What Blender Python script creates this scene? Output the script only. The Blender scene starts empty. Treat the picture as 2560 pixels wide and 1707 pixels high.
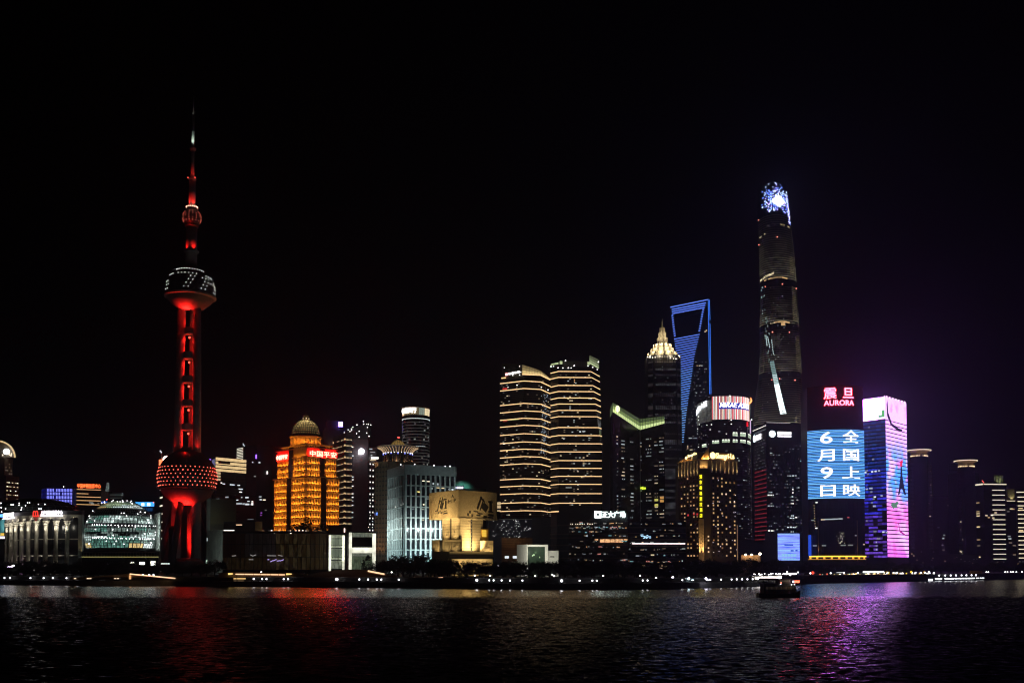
import bpy, bmesh, math, random
from mathutils import Vector, Matrix

scene = bpy.context.scene
coll = scene.collection
sin, cos, tan, pi, R = math.sin, math.cos, math.tan, math.pi, math.radians

# ------------------------------------------------------------------ camera
F = 2489.0                      # focal length in pixels of a 2560 px wide frame
PITCH = R(2.5)
HOR = 1416.0                    # row of the eye level
CAMH = 10.0                     # metres above the water, the promenade of the near bank
CY = HOR - F * tan(PITCH)
cam_data = bpy.data.cameras.new('camera')
cam_data.sensor_width = 36.0
cam_data.lens = 36.0 * F / 2560.0
cam_data.shift_y = (CY - 853.5) / 2560.0
cam_data.clip_start = 1.0
cam_data.clip_end = 30000.0
cam = bpy.data.objects.new('camera', cam_data)
coll.objects.link(cam)
cam.location = (0, 0, CAMH)
cam.rotation_euler = (pi / 2 + PITCH, 0, 0)
scene.camera = cam

# ------------------------------------------------------------------ night sky
world = bpy.data.worlds.new('World')
scene.world = world
world.use_nodes = True
wn = world.node_tree
wn.nodes.clear()
sky = wn.nodes.new('ShaderNodeTexSky')
sky.sky_type = 'NISHITA'
sky.sun_disc = False
sky.sun_elevation = R(-6)
sky.sun_rotation = R(20)
bg = wn.nodes.new('ShaderNodeBackground')
bg.inputs['Strength'].default_value = 0.004
wo = wn.nodes.new('ShaderNodeOutputWorld')
wn.links.new(sky.outputs[0], bg.inputs['Color'])
wn.links.new(bg.outputs[0], wo.inputs['Surface'])

moon_data = bpy.data.lights.new('moon', 'SUN')
moon_data.energy = 0.001
moon_data.angle = R(10)
moon_data.color = (0.8, 0.85, 1.0)
moon = bpy.data.objects.new('moon', moon_data)
moon.rotation_euler = (R(35), 0, R(30))
moon.location = (0, 0, 900)
coll.objects.link(moon)

# ------------------------------------------------------------------ exposure and sampling
vs = scene.view_settings
vs.view_transform = 'Standard'
vs.look = 'None'
vs.exposure = 0.0
vs.gamma = 1.0
vs.use_curve_mapping = False
cy = scene.cycles
cy.max_bounces = 4
cy.diffuse_bounces = 1
cy.glossy_bounces = 3
cy.transmission_bounces = 2
cy.transparent_max_bounces = 4
cy.volume_bounces = 0
cy.sample_clamp_direct = 40.0
cy.sample_clamp_indirect = 6.0
cy.use_denoising = True
cy.caustics_reflective = False
cy.caustics_refractive = False
cy.use_light_tree = True
cy.filter_width = 1.1

# ------------------------------------------------------------------ helpers
rnd = random.Random(7)

def W(px, py, Y):
 """a point of the place seen at pixel (px, py) that stands Y metres away"""
 xc = (px - 1280.0) / F
 yc = (CY - py) / F
 dy = cos(PITCH) - yc * sin(PITCH)
 t = Y / dy
 return Vector((xc * t, Y, CAMH + (sin(PITCH) + yc * cos(PITCH)) * t))

def X(px, Y, py=1300):
 return W(px, py, Y).x

def Z(py, Y):
 return W(1280, py, Y).z

def XY(px, Y, py=1300):
 v = W(px, py, Y)
 return Vector((v.x, v.y))

GROUND = 4.5

class MB:
 """collects faces of one mesh"""
 def __init__(s):
  s.v = []; s.f = []
 def quad(s, a, b, c, d):
  n = len(s.v); s.v += [tuple(a), tuple(b), tuple(c), tuple(d)]; s.f.append((n, n+1, n+2, n+3)); return s
 def tri(s, a, b, c):
  n = len(s.v); s.v += [tuple(a), tuple(b), tuple(c)]; s.f.append((n, n+1, n+2)); return s
 def box(s, x0, x1, y0, y1, z0, z1):
  n = len(s.v)
  s.v += [(x0,y0,z0),(x1,y0,z0),(x1,y1,z0),(x0,y1,z0),(x0,y0,z1),(x1,y0,z1),(x1,y1,z1),(x0,y1,z1)]
  s.f += [tuple(n+i for i in q) for q in ((0,3,2,1),(4,5,6,7),(0,1,5,4),(1,2,6,5),(2,3,7,6),(3,0,4,7))]
  return s
 def obox(s, c, ux, uy, uz):
  """box from centre and three half-axis vectors"""
  c, ux, uy, uz = Vector(c), Vector(ux), Vector(uy), Vector(uz)
  n = len(s.v)
  for k in (-1, 1):
   for i, j in ((-1,-1),(1,-1),(1,1),(-1,1)):
    s.v.append(tuple(c + ux*i + uy*j + uz*k))
  s.f += [tuple(n+i for i in q) for q in ((0,3,2,1),(4,5,6,7),(0,1,5,4),(1,2,6,5),(2,3,7,6),(3,0,4,7))]
  return s
 def prism(s, poly, z0, z1, top=None, cap=True):
  """poly: list of xy; z1 number or list of heights per vertex; top: other polygon for a taper"""
  n = len(s.v); m = len(poly)
  zt = z1 if isinstance(z1, (list, tuple)) else [z1]*m
  zb = z0 if isinstance(z0, (list, tuple)) else [z0]*m
  tp = top or poly
  s.v += [(p[0], p[1], zb[i]) for i, p in enumerate(poly)]
  s.v += [(p[0], p[1], zt[i]) for i, p in enumerate(tp)]
  for i in range(m):
   j = (i+1) % m
   s.f.append((n+i, n+j, n+m+j, n+m+i))
  if cap:
   s.f.append(tuple(n+m+i for i in range(m)))
   s.f.append(tuple(n+m-1-i for i in range(m)))
  return s
 def lathe(s, prof, n=24, cx=0, cy=0, a0=0.0, a1=2*pi):
  """prof: list of (radius, z) from bottom to top"""
  full = abs(a1-a0-2*pi) < 1e-6
  cnt = n if full else n+1
  b = len(s.v)
  for r, z in prof:
   for i in range(cnt):
    a = a0+(a1-a0)*i/n
    s.v.append((cx+r*cos(a), cy+r*sin(a), z))
  for k in range(len(prof)-1):
   for i in range(n):
    j = (i+1) % cnt
    s.f.append((b+k*cnt+i, b+k*cnt+j, b+(k+1)*cnt+j, b+(k+1)*cnt+i))
  return s
 def tube(s, p0, p1, r0, r1=None, n=8, cap=True):
  r1 = r0 if r1 is None else r1
  p0, p1 = Vector(p0), Vector(p1)
  d = (p1-p0).normalized()
  u = d.orthogonal().normalized(); w = d.cross(u)
  b = len(s.v)
  for p, r in ((p0, r0), (p1, r1)):
   for i in range(n):
    a = 2*pi*i/n
    s.v.append(tuple(p + u*(r*cos(a)) + w*(r*sin(a))))
  for i in range(n):
   j = (i+1) % n
   s.f.append((b+i, b+j, b+n+j, b+n+i))
  if cap:
   s.f.append(tuple(b+n+i for i in range(n))); s.f.append(tuple(b+n-1-i for i in range(n)))
  return s
 def ball(s, c, r, n=8, m=5):
  c = Vector(c); b = len(s.v)
  s.v.append((c.x, c.y, c.z-r))
  for k in range(1, m):
   t = pi*k/m - pi/2
   for i in range(n):
    a = 2*pi*i/n
    s.v.append((c.x+r*cos(t)*cos(a), c.y+r*cos(t)*sin(a), c.z+r*sin(t)))
  s.v.append((c.x, c.y, c.z+r)); e = len(s.v)-1
  for i in range(n):
   j = (i+1) % n
   s.f.append((b, b+1+j, b+1+i))
   s.f.append((e, b+1+(m-2)*n+i, b+1+(m-2)*n+j))
   for k in range(m-2):
    s.f.append((b+1+k*n+i, b+1+k*n+j, b+1+(k+1)*n+j, b+1+(k+1)*n+i))
  return s
 def mesh(s, name, mat, smooth=False):
  me = bpy.data.meshes.new(name)
  me.from_pydata(s.v, [], s.f)
  if mat is not None:
   me.materials.append(mat)
  if smooth:
   me.polygons.foreach_set('use_smooth', [True]*len(me.polygons))
  me.update()
  return me

def link(name, data, parent=None, loc=(0,0,0), rz=0.0):
 o = bpy.data.objects.new(name, data)
 coll.objects.link(o)
 o.location = loc
 o.rotation_euler = (0, 0, rz)
 if parent is not None:
  o.parent = parent
  o.matrix_parent_inverse = (Matrix.Translation(parent.location) @ parent.rotation_euler.to_matrix().to_4x4()).inverted()
  o['at'] = parent['at']       # children of this part are given in place coordinates too
 return o

def obj(name, mb, mat, parent=None, smooth=False, loc=(0,0,0), rz=0.0):
 o = link(name, mb.mesh(name, mat, smooth), parent, loc, rz)
 if parent is None:
  o['at'] = (0.0, 0.0, 0.0)
 else:
  o['at'] = tuple(o.location)
 return o

def thing(name, label, cat, at, group=None):
 o = bpy.data.objects.new(name, None)
 coll.objects.link(o)
 o.empty_display_size = 5
 o.location = at
 o['at'] = tuple(float(a) for a in at)
 o['label'] = label
 o['category'] = cat
 if group:
  o['group'] = group
 return o

def tag(o, label=None, cat=None, group=None, kind=None):
 if label: o['label'] = label
 if cat: o['category'] = cat
 if group: o['group'] = group
 if kind: o['kind'] = kind
 return o

_shared = {}
def bxo(name, parent, c, w, d, h, mat, rz=0.0):
 """an upright box w x d x h centred on c, turned rz; alike boxes share their mesh"""
 k = (round(w, 2), round(d, 2), round(h, 2), mat.name)
 if k not in _shared:
  _shared[k] = MB().box(-w/2, w/2, -d/2, d/2, -h/2, h/2).mesh(name, mat)
 o = link(name, _shared[k], parent, c, rz)
 o['at'] = tuple(c)
 return o

class Face:
 """one upright wall from A to B (left to right as seen from outside)"""
 def __init__(s, A, B):
  s.A, s.B = Vector(A[:2]), Vector(B[:2])
  d = s.B - s.A
  s.L = d.length
  s.d = d/s.L
  s.n = Vector((s.d.y, -s.d.x))        # outward, towards the river for left-to-right
  s.rz = math.atan2(s.d.y, s.d.x)
 def p(s, m, z, out=0.0):
  q = s.A + s.d*m + s.n*out
  return Vector((q.x, q.y, z))
 def m_at(s, px):
  k = XY(px, 1.0).x
  return (k*s.A.y-s.A.x)/(s.d.x-k*s.d.y)
 def z_at(s, px, py):
  return Z(py, s.A.y+s.d.y*s.m_at(px))
 def pane(s, name, parent, m0, m1, z0, z1, mat, out=0.15, th=0.3):
  """a box on the wall between m0..m1 metres and z0..z1; its front stands 'out' proud"""
  return bxo(name, parent, s.p((m0+m1)/2, (z0+z1)/2, out-th/2), abs(m1-m0), th, z1-z0, mat, s.rz)

# ------------------------------------------------------------------ materials
_mats = {}
def mat(name, col, rough=0.6, metal=0.0, var=0.25, scale=0.15, spec=0.5, bump=0.0):
 if name in _mats: return _mats[name]
 m = bpy.data.materials.new(name); m.use_nodes = True
 nt = m.node_tree; b = nt.nodes['Principled BSDF']
 b.inputs['Roughness'].default_value = rough
 b.inputs['Metallic'].default_value = metal
 b.inputs['Specular IOR Level'].default_value = spec
 if var > 0:
  tc = nt.nodes.new('ShaderNodeTexCoord')
  nz = nt.nodes.new('ShaderNodeTexNoise'); nz.inputs['Scale'].default_value = scale
  nz.inputs['Detail'].default_value = 6
  nt.links.new(tc.outputs['Object'], nz.inputs['Vector'])
  rp = nt.nodes.new('ShaderNodeValToRGB')
  rp.color_ramp.elements[0].position = 0.3; rp.color_ramp.elements[1].position = 0.7
  rp.color_ramp.elements[0].color = tuple(c*(1-var) for c in col)+(1,)
  rp.color_ramp.elements[1].color = tuple(min(1, c*(1+var)) for c in col)+(1,)
  nt.links.new(nz.outputs['Fac'], rp.inputs['Fac'])
  nt.links.new(rp.outputs['Color'], b.inputs['Base Color'])
  if bump > 0:
   bp = nt.nodes.new('ShaderNodeBump'); bp.inputs['Strength'].default_value = bump
   nt.links.new(nz.outputs['Fac'], bp.inputs['Height'])
   nt.links.new(bp.outputs['Normal'], b.inputs['Normal'])
 else:
  b.inputs['Base Color'].default_value = tuple(col)+(1,)
 _mats[name] = m
 return m

def glow(name, col, s=1.0, sample=True, var=0.0, scale=(0.5,0.5,0.5), lo=0.5, seed=0.0):
 """a surface that gives off light; var mixes a brightness noise (lamps behind glass are never even)"""
 if name in _mats: return _mats[name]
 m = bpy.data.materials.new(name); m.use_nodes = True
 nt = m.node_tree; b = nt.nodes['Principled BSDF']
 b.inputs['Base Color'].default_value = tuple(c*.4 for c in col)+(1,)
 b.inputs['Roughness'].default_value = 0.5
 b.inputs['Emission Color'].default_value = tuple(col)+(1,)
 b.inputs['Emission Strength'].default_value = s
 if var > 0:
  tc = nt.nodes.new('ShaderNodeTexCoord')
  ge = nt.nodes.new('ShaderNodeNewGeometry')
  mp = nt.nodes.new('ShaderNodeMapping'); mp.inputs['Scale'].default_value = scale
  mp.inputs['Location'].default_value = (seed, seed*1.7, seed*0.3)
  nz = nt.nodes.new('ShaderNodeTexNoise'); nz.inputs['Scale'].default_value = 1.0
  nz.inputs['Detail'].default_value = 3
  mr = nt.nodes.new('ShaderNodeMapRange')
  mr.inputs['From Min'].default_value = 0.35; mr.inputs['From Max'].default_value = 0.65
  mr.inputs['To Min'].default_value = s*(1-var); mr.inputs['To Max'].default_value = s
  nt.links.new(ge.outputs['Position'], mp.inputs['Vector'])
  nt.links.new(mp.outputs['Vector'], nz.inputs['Vector'])
  nt.links.new(nz.outputs['Fac'], mr.inputs['Value'])
  nt.links.new(mr.outputs['Result'], b.inputs['Emission Strength'])
 m.cycles.emission_sampling = 'AUTO' if sample else 'NONE'
 _mats[name] = m
 return m

def lamp(name, parent, loc, power, col, kind='POINT', size=0.5, aim=None, cone=60, blend=0.5):
 if kind == 'POINT':                     # a shielded wall-washer: it shines away from the river
  kind, cone, blend = 'SPOT', 172, .35
  aim = Vector(loc) + Vector((0, 1, 0))
 d = bpy.data.lights.new(name, kind)
 d.energy = power; d.color = col
 if kind == 'AREA':
  d.shape = 'RECTANGLE'; d.size = size[0]; d.size_y = size[1]
 else:
  d.shadow_soft_size = size
 if kind == 'SPOT':
  d.spot_size = R(cone); d.spot_blend = blend
 o = link(name, d, parent, loc)
 o['at'] = tuple(loc)
 if aim is not None:
  v = Vector(aim) - Vector(loc)
  o.rotation_euler = v.to_track_quat('-Z', 'Y').to_euler()
 return o

def text_mesh(body, bold=0.0, spacing=1.0):
 """flat lettering as a mesh, fitted into the unit box 0..1 x 0..1 (x right, z up)"""
 cu = bpy.data.curves.new('lettering', 'FONT')
 cu.body = body; cu.align_x = 'LEFT'; cu.offset = bold; cu.resolution_u = 3
 cu.space_character = spacing
 o = bpy.data.objects.new('lettering', cu); coll.objects.link(o)
 bpy.context.view_layer.update()
 me = bpy.data.meshes.new_from_object(o.evaluated_get(bpy.context.evaluated_depsgraph_get()))
 bpy.data.objects.remove(o); bpy.data.curves.remove(cu)
 xs = [v.co.x for v in me.vertices]; ys = [v.co.y for v in me.vertices]
 x0, x1, y0, y1 = min(xs), max(xs), min(ys), max(ys)
 vs_ = [((v.co.x-x0)/(x1-x0), (v.co.y-y0)/(y1-y0)) for v in me.vertices]
 fs_ = [tuple(p.vertices) for p in me.polygons]
 bpy.data.meshes.remove(me)
 return vs_, fs_

def sign_text(name, parent, body, m, place, bold=0.0, depth=0.4, spacing=1.0):
 """place(u, v, out) -> point; lettering with a front and sides of its own"""
 v2, f2 = text_mesh(body, bold, spacing)
 mb = MB()
 n = len(v2)
 mb.v = [tuple(place(u, v, depth)) for u, v in v2] + [tuple(place(u, v, 0.0)) for u, v in v2]
 mb.f = list(f2)
 cnt = {}
 for f in f2:
  for i in range(len(f)):
   a, b = f[i], f[(i+1) % len(f)]
   cnt[(a, b)] = 1
 for (a, b) in cnt:
  if (b, a) not in cnt:
   mb.f.append((a, n+a, n+b, b))
 return obj(name, mb, m, parent)
# ------------------------------------------------------------------ river, far bank, air
def water_mat():
 m = bpy.data.materials.new('river_water'); m.use_nodes = True
 nt = m.node_tree; nt.nodes.clear()
 L = nt.links.new
 out = nt.nodes.new('ShaderNodeOutputMaterial')
 b = nt.nodes.new('ShaderNodeBsdfPrincipled')
 b.inputs['Base Color'].default_value = (0.006, 0.008, 0.008, 1)
 b.inputs['Roughness'].default_value = 0.12
 b.inputs['IOR'].default_value = 1.33
 L(b.outputs[0], out.inputs['Surface'])
 ge = nt.nodes.new('ShaderNodeNewGeometry')
 def slope(scale, amp, detail):
  mp = nt.nodes.new('ShaderNodeMapping'); mp.inputs['Scale'].default_value = scale
  L(ge.outputs['Position'], mp.inputs['Vector'])
  nz = nt.nodes.new('ShaderNodeTexNoise'); nz.inputs['Scale'].default_value = 1.0
  nz.inputs['Detail'].default_value = detail; nz.inputs['Roughness'].default_value = 0.55
  L(mp.outputs['Vector'], nz.inputs['Vector'])
  s = nt.nodes.new('ShaderNodeVectorMath'); s.operation = 'SUBTRACT'
  s.inputs[1].default_value = (0.5, 0.5, 0.5)
  L(nz.outputs['Color'], s.inputs[0])
  k = nt.nodes.new('ShaderNodeVectorMath'); k.operation = 'MULTIPLY'
  k.inputs[1].default_value = (amp, amp, 0)
  L(s.outputs[0], k.inputs[0])
  return k.outputs[0]
 a = slope((0.55, 0.8, 1), 1.15, 4)
 c = slope((0.06, 0.09, 1), 0.16, 2)
 # calmer and rougher patches of the surface
 mp = nt.nodes.new('ShaderNodeMapping'); mp.inputs['Scale'].default_value = (0.006, 0.02, 1)
 L(ge.outputs['Position'], mp.inputs['Vector'])
 nz = nt.nodes.new('ShaderNodeTexNoise'); nz.inputs['Scale'].default_value = 1.0
 nz.inputs['Detail'].default_value = 3
 L(mp.outputs['Vector'], nz.inputs['Vector'])
 mr = nt.nodes.new('ShaderNodeMapRange')
 mr.inputs['From Min'].default_value = 0.3; mr.inputs['From Max'].default_value = 0.7
 mr.inputs['To Min'].default_value = 0.65; mr.inputs['To Max'].default_value = 1.25
 L(nz.outputs['Fac'], mr.inputs['Value'])
 add = nt.nodes.new('ShaderNodeVectorMath'); add.operation = 'ADD'
 L(a, add.inputs[0]); L(c, add.inputs[1])
 # sheltered, calmer water along the far quay
 sy_ = nt.nodes.new('ShaderNodeSeparateXYZ'); L(ge.outputs['Position'], sy_.inputs[0])
 wob = nt.nodes.new('ShaderNodeMath'); wob.operation = 'MULTIPLY_ADD'; wob.inputs[1].default_value = 70.0
 L(nz.outputs['Fac'], wob.inputs[0]); L(sy_.outputs['Y'], wob.inputs[2])
 cal = nt.nodes.new('ShaderNodeMapRange'); cal.interpolation_type = 'SMOOTHSTEP'
 cal.inputs['From Min'].default_value = 345; cal.inputs['From Max'].default_value = 385
 cal.inputs['To Min'].default_value = 1.0; cal.inputs['To Max'].default_value = 0.58
 L(wob.outputs[0], cal.inputs['Value'])
 fac = nt.nodes.new('ShaderNodeMath'); fac.operation = 'MULTIPLY'
 L(mr.outputs['Result'], fac.inputs[0]); L(cal.outputs['Result'], fac.inputs[1])
 sc = nt.nodes.new('ShaderNodeVectorMath'); sc.operation = 'SCALE'
 L(add.outputs[0], sc.inputs[0]); L(fac.outputs[0], sc.inputs['Scale'])
 bi = nt.nodes.new('ShaderNodeMapRange'); bi.inputs['From Min'].default_value = .58; bi.inputs['From Max'].default_value = 1
 bi.inputs['To Min'].default_value = -.022; bi.inputs['To Max'].default_value = -.075; L(cal.outputs['Result'], bi.inputs['Value'])
 # wave normals all tilted towards the near shore, to darken the reflections
 ab = nt.nodes.new('ShaderNodeSeparateXYZ'); L(sc.outputs[0], ab.inputs[0])
 m1 = nt.nodes.new('ShaderNodeMath'); m1.operation = 'ABSOLUTE'; L(ab.outputs['Y'], m1.inputs[0])
 m2 = nt.nodes.new('ShaderNodeMath'); m2.operation = 'MULTIPLY_ADD'; m2.inputs[1].default_value = -1.0; L(bi.outputs['Result'], m2.inputs[2])
 L(m1.outputs[0], m2.inputs[0])
 cb = nt.nodes.new('ShaderNodeCombineXYZ'); cb.inputs['Z'].default_value = 0
 L(ab.outputs['X'], cb.inputs['X']); L(m2.outputs[0], cb.inputs['Y'])
 up = nt.nodes.new('ShaderNodeVectorMath'); up.operation = 'ADD'
 up.inputs[1].default_value = (0, 0, 1)
 L(cb.outputs[0], up.inputs[0])
 nm = nt.nodes.new('ShaderNodeVectorMath'); nm.operation = 'NORMALIZE'
 L(up.outputs[0], nm.inputs[0])
 L(nm.outputs[0], b.inputs['Normal'])
 return m

river = obj('river', MB().quad((-6000, -60, 0), (6000, -60, 0), (6000, 9000, 0), (-6000, 9000, 0)), water_mat())
tag(river, kind='structure')

# bank: waterline from west to east, measured where the quay meets the water
SHORE = [(-1500, 640), (X(-200, 575), 575), (X(0, 556), 556), (X(450, 520), 520), (X(900, 488), 488), (X(1400, 440), 440),
         (X(1650, 455), 455), (X(1860, 500), 500), (X(2060, 610), 610), (X(2300, 690), 690), (X(2480, 760), 760),
         (X(2700, 900), 900), (1500, 1300), (3500, 3000)]
def shore_y(x):
 for (x0, y0), (x1, y1) in zip(SHORE, SHORE[1:]):
  if x0 <= x <= x1:
   return y0 + (y1-y0)*(x-x0)/(x1-x0)
 return SHORE[0][1]
soil = mat('bank_ground', (0.06, 0.06, 0.055), 0.9)
quay_m = mat('quay_concrete', (0.16, 0.16, 0.15), 0.85, scale=0.6)
poly = [(x, y+6) for x, y in SHORE] + [(9000, 9000), (-9000, 9000), (-9000, 640)]
tag(obj('ground', MB().prism(poly, -2.0, GROUND-0.02, cap=True), soil), kind='structure')
mbq = MB()
for (x0, y0), (x1, y1) in zip(SHORE, SHORE[1:]):
 mbq.quad((x0, y0, -1), (x1, y1, -1), (x1, y1, 2.6), (x0, y0, 2.6))
 mbq.quad((x0, y0, 2.6), (x1, y1, 2.6), (x1, y1+6.01, 2.6), (x0, y0+6.01, 2.6))
 mbq.quad((x0, y0+6, 2.6), (x1, y1+6, 2.6), (x1, y1+6, GROUND+0.3), (x0, y0+6, GROUND+0.3))
 mbq.quad((x0, y0+6, GROUND+0.3), (x1, y1+6, GROUND+0.3), (x1, y1+6.5, GROUND+0.3), (x0, y0+6.5, GROUND+0.3))
tag(obj('quay', mbq, quay_m), kind='structure')
# ------------------------------------------------------------------ common surfaces
dark_glass = mat('dark_glass', (0.016, 0.018, 0.022), 0.22, var=0.3, scale=0.08)
dark_clad = mat('dark_cladding', (0.035, 0.034, 0.036), 0.5)
concrete = mat('concrete', (0.30, 0.31, 0.29), 0.85, scale=0.25, var=0.2)
stone = mat('pale_stone', (0.46, 0.43, 0.37), 0.8, scale=0.3, var=0.15)
brown_stone = mat('brown_stone', (0.20, 0.15, 0.10), 0.8, scale=0.3)
roof_m = mat('roof_dark', (0.03, 0.03, 0.032), 0.8)
steel = mat('painted_steel', (0.20, 0.21, 0.22), 0.45, metal=0.6)
bar_m = mat('glazing_bar', (0.03, 0.035, 0.035), 0.5)

w_warm = [glow('window_warm_%d' % i, c, s, False) for i, (c, s) in enumerate(
 [((1, .72, .38), 1.1), ((1, .80, .50), .7), ((1, .65, .30), .40), ((1, .85, .62), 1.5)])]
w_cool = [glow('window_cool_%d' % i, c, s, False) for i, (c, s) in enumerate(
 [((.85, .95, 1), 1.0), ((.8, .92, .95), .5), ((1, .97, .9), 1.4), ((.7, .85, .9), .25)])]
w_dim = [glow('window_dim_%d' % i, c, s, False) for i, (c, s) in enumerate(
 [((1, .9, .8), .10), ((.8, .85, 1), .07), ((1, .75, .5), .16), ((.9, 1, .95), .22)])]
spark_white = glow('lamp_white', (1, .97, 1.0), 4.0, False)
spark_red = glow('lamp_red', (1, .08, .06), 3.5, False)

def dots(name, parent, pts, r, m, label=None):
 """small round lamps, joined (too small to pick apart)"""
 mb = MB()
 for p in pts:
  mb.ball(p, r*rnd.uniform(.8, 1.2), 6, 4)
 o = obj(name, mb, m, parent)
 o['kind'] = 'stuff'
 if label: o['label'] = label
 return o

def lit_cells(parent, f, ms, zs, w, h, prob, mats, out=0.12, name='lit_window', seed=1):
 """lit windows of a wall: ms metres along, zs heights; every one its own pane"""
 r = random.Random(seed)
 for z in zs:
  k = prob(z) if callable(prob) else prob
  for m in ms:
   if r.random() < k:
    f.pane(name, parent, m-w/2, m+w/2, z-h/2, z+h/2, r.choice(mats), out)

def frange(a, b, n):
 return [a+(b-a)*(i+.5)/n for i in range(n)]

def body(name, parent, poly, z0, z1, m):
 return obj(name, MB().prism([tuple(p) for p in poly], z0, z1), m, parent)

def bands(parent, poly, zs, h, grow, m, name='floor_band'):
 """storey bands all round a straight tower, sharing one mesh"""
 c = sum((Vector(p[:2]) for p in poly), Vector((0, 0)))/len(poly)
 big = [Vector(p[:2])-c for p in poly]
 big = [v*(1+grow/v.length) for v in big]
 me = MB().prism([tuple(v) for v in big], -h/2, h/2).mesh(name, m)
 for z in zs:
  o = link(name, me, parent, (c.x, c.y, z)); o['at'] = (c.x, c.y, z)

def on_sphere(px, py, C, Rr):
 d = (W(px, py, 100) - Vector((0, 0, CAMH))).normalized()
 o = Vector((0, 0, CAMH)) - Vector(C)
 b = o.dot(d); c = o.length_squared - Rr*Rr
 q = b*b-c
 if q < 0:                                   # just off the rim: the rim itself
  p = Vector((0, 0, CAMH)) + d*(-b)
  return Vector(C) + (p-Vector(C)).normalized()*Rr
 return Vector((0, 0, CAMH)) + d*(-b-math.sqrt(q))

# ================================================================== television tower with red floodlit spheres
def pearl_tower():
 Y = 970.0; s = Y/F
 cx = X(470.5, Y, 1050)
 t = thing('television_tower', 'tall red floodlit television tower with two big spheres and a long spire', 'tower', (cx, Y, GROUND))
 grey = mat('tower_concrete', (0.42, 0.40, 0.40), 0.7, scale=0.2, var=0.15)
 skin = mat('sphere_panels', (0.10, 0.09, 0.09), 0.4, metal=0.3, scale=0.4)
 red = (1.0, 0.012, 0.008)
 z = lambda py: Z(py, Y)
 # three tall columns
 for bx, by, name in ((-23.5, -4, 'column'), (23.5, -4, 'column'), (1.5, 36, 'column')):
  g, tp = (bx*s*1.13, by*s), (bx*s*0.82, by*s*0.82)
  obj(name, MB().tube((cx+g[0], Y+g[1], GROUND), (cx+tp[0], Y+tp[1], z(770)), 12.4*s, 10.2*s, 20), grey, t, True)
 # slanting struts from the lower sphere to the ground
 for ax, ay in ((-78, 10), (80, 26), (-16, -70)):
  obj('strut', MB().tube((cx+ax*s, Y+ay*s, GROUND), (cx+ax*s*.30, Y+ay*s*.30, z(1232)), 9*s, 7*s, 16), dark_clad, t, True)
 # drums between the columns
 for y0, y1 in ((880, 897), (940, 957), (1000, 1016), (1059, 1075), (1118, 1140), (820, 835)):
  k = 1.0 if y0 > 850 else .92
  obj('platform', MB().lathe([(0, z(y1)), (17*s*k, z(y1)), (18*s*k, z(y1)+1), (18*s*k, z(y0)-1), (17*s*k, z(y0)), (0, z(y0))], 24, cx, Y+2), grey, t)
 lampm = glow('flood_red_hot', (1, .11, .06), 2.6)
 for y0, y1, pw in ((788, 820, 1500), (835, 880, 4200), (897, 940, 4200), (957, 1000, 4200), (1016, 1059, 4600), (1075, 1118, 5000)):
  if pw > 2000:
   obj('floodlight', MB().ball((cx+1.0*s, Y-1.5*s, z(y0+9)), 1.1, 8, 6), lampm, t, True)
  for dx in (-1, 1):
   for py, k in ((y0+13, 1), (y1-8, .5)):
    q = (cx, Y-5*s, z(py)); lamp('floodlight_beam', t, q, pw*k, red, 'SPOT', .6, (q[0]+dx, q[1]+.35, q[2]), 135, .5)
  lamp('floodlight_beam', t, (cx, Y-8*s, z(y0+16)), pw*.5, red, size=.6)
 # lower sphere
 C1 = Vector((cx, Y, z(1194))); R1 = 71.5*s
 prof = [(R1*cos(a), C1.z+R1*sin(a)) for a in [R(-64)+R(134)*i/26 for i in range(27)]]
 und = mat('underside_grey', (.20, .19, .19), .7)
 lo = obj('lower_sphere', MB().lathe(prof[7:] + [(34*s, z(1126))], 48, cx, Y), skin, t, False)
 obj('underside', MB().lathe([(18*s, prof[0][1]-2)] + prof[:8], 48, cx, Y), und, lo, True)
 obj('belt', MB().lathe([(R1*.93, z(1224)), (R1*1.0, z(1223)), (R1*.985, z(1219)), (R1*.95, z(1218.5))], 48, cx, Y), steel, lo)
 pts = []
 for k, py in enumerate((1171, 1180, 1189, 1198, 1207, 1216)):
  dz = z(py)-C1.z; rr = math.sqrt(R1*R1-dz*dz)+.15
  for i in range(38):
   a = 2*pi*(i+.5*(k % 2))/38
   pts.append((cx+rr*cos(a), Y+rr*sin(a), C1.z+dz))
 dots('sphere_lamps', lo, pts, .48, glow('sphere_lamp_red', (1, .12, .07), 3.2, False), 'rows of glowing red lamps round the lower sphere')
 for dx, pw in ((-22, 50000), (8, 120000)):
  lamp('floodlight_beam', t, (cx+dx*s, Y-32*s, z(1284)), pw, red, 'SPOT', .6, (cx+dx*s*.3, Y-24*s, z(1240)), 96, .9)
 lamp('floodlight_beam', t, (cx+2*s, Y-33*s, z(1116)), 2600, red, 'SPOT', .6, (cx+1*s, Y-36*s, z(1136)), 90, .8)
 lamp('floodlight_beam', t, (cx+22*s, Y-30*s, z(1400)), 70000, red, 'SPOT', 1.0, (cx+25*s, Y-10*s, z(1325)), 70, .8)
 lamp('floodlight_beam', t, (cx-40*s, Y-30*s, z(1400)), 36000, red, 'SPOT', 1.0, (cx-27*s, Y-8*s, z(1300)), 60, .8)
 lamp('floodlight_beam', t, (cx+6*s, Y+8*s, z(1372)), 9000, red, size=1.0)
 lamp('floodlight_beam', t, (cx-6*s, Y+6*s, z(1345)), 7000, red, size=1.0)
 lamp('floodlight_beam', t, (cx+34*s, Y-22*s, z(1128)), 5000, red, 'SPOT', .6, (cx+27*s, Y-8*s, z(1090)), 70, .8)
 lamp('floodlight_beam', t, (cx-34*s, Y-22*s, z(1126)), 1500, red, 'SPOT', .6, (cx-27*s, Y-8*s, z(1090)), 70, .8)
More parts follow.
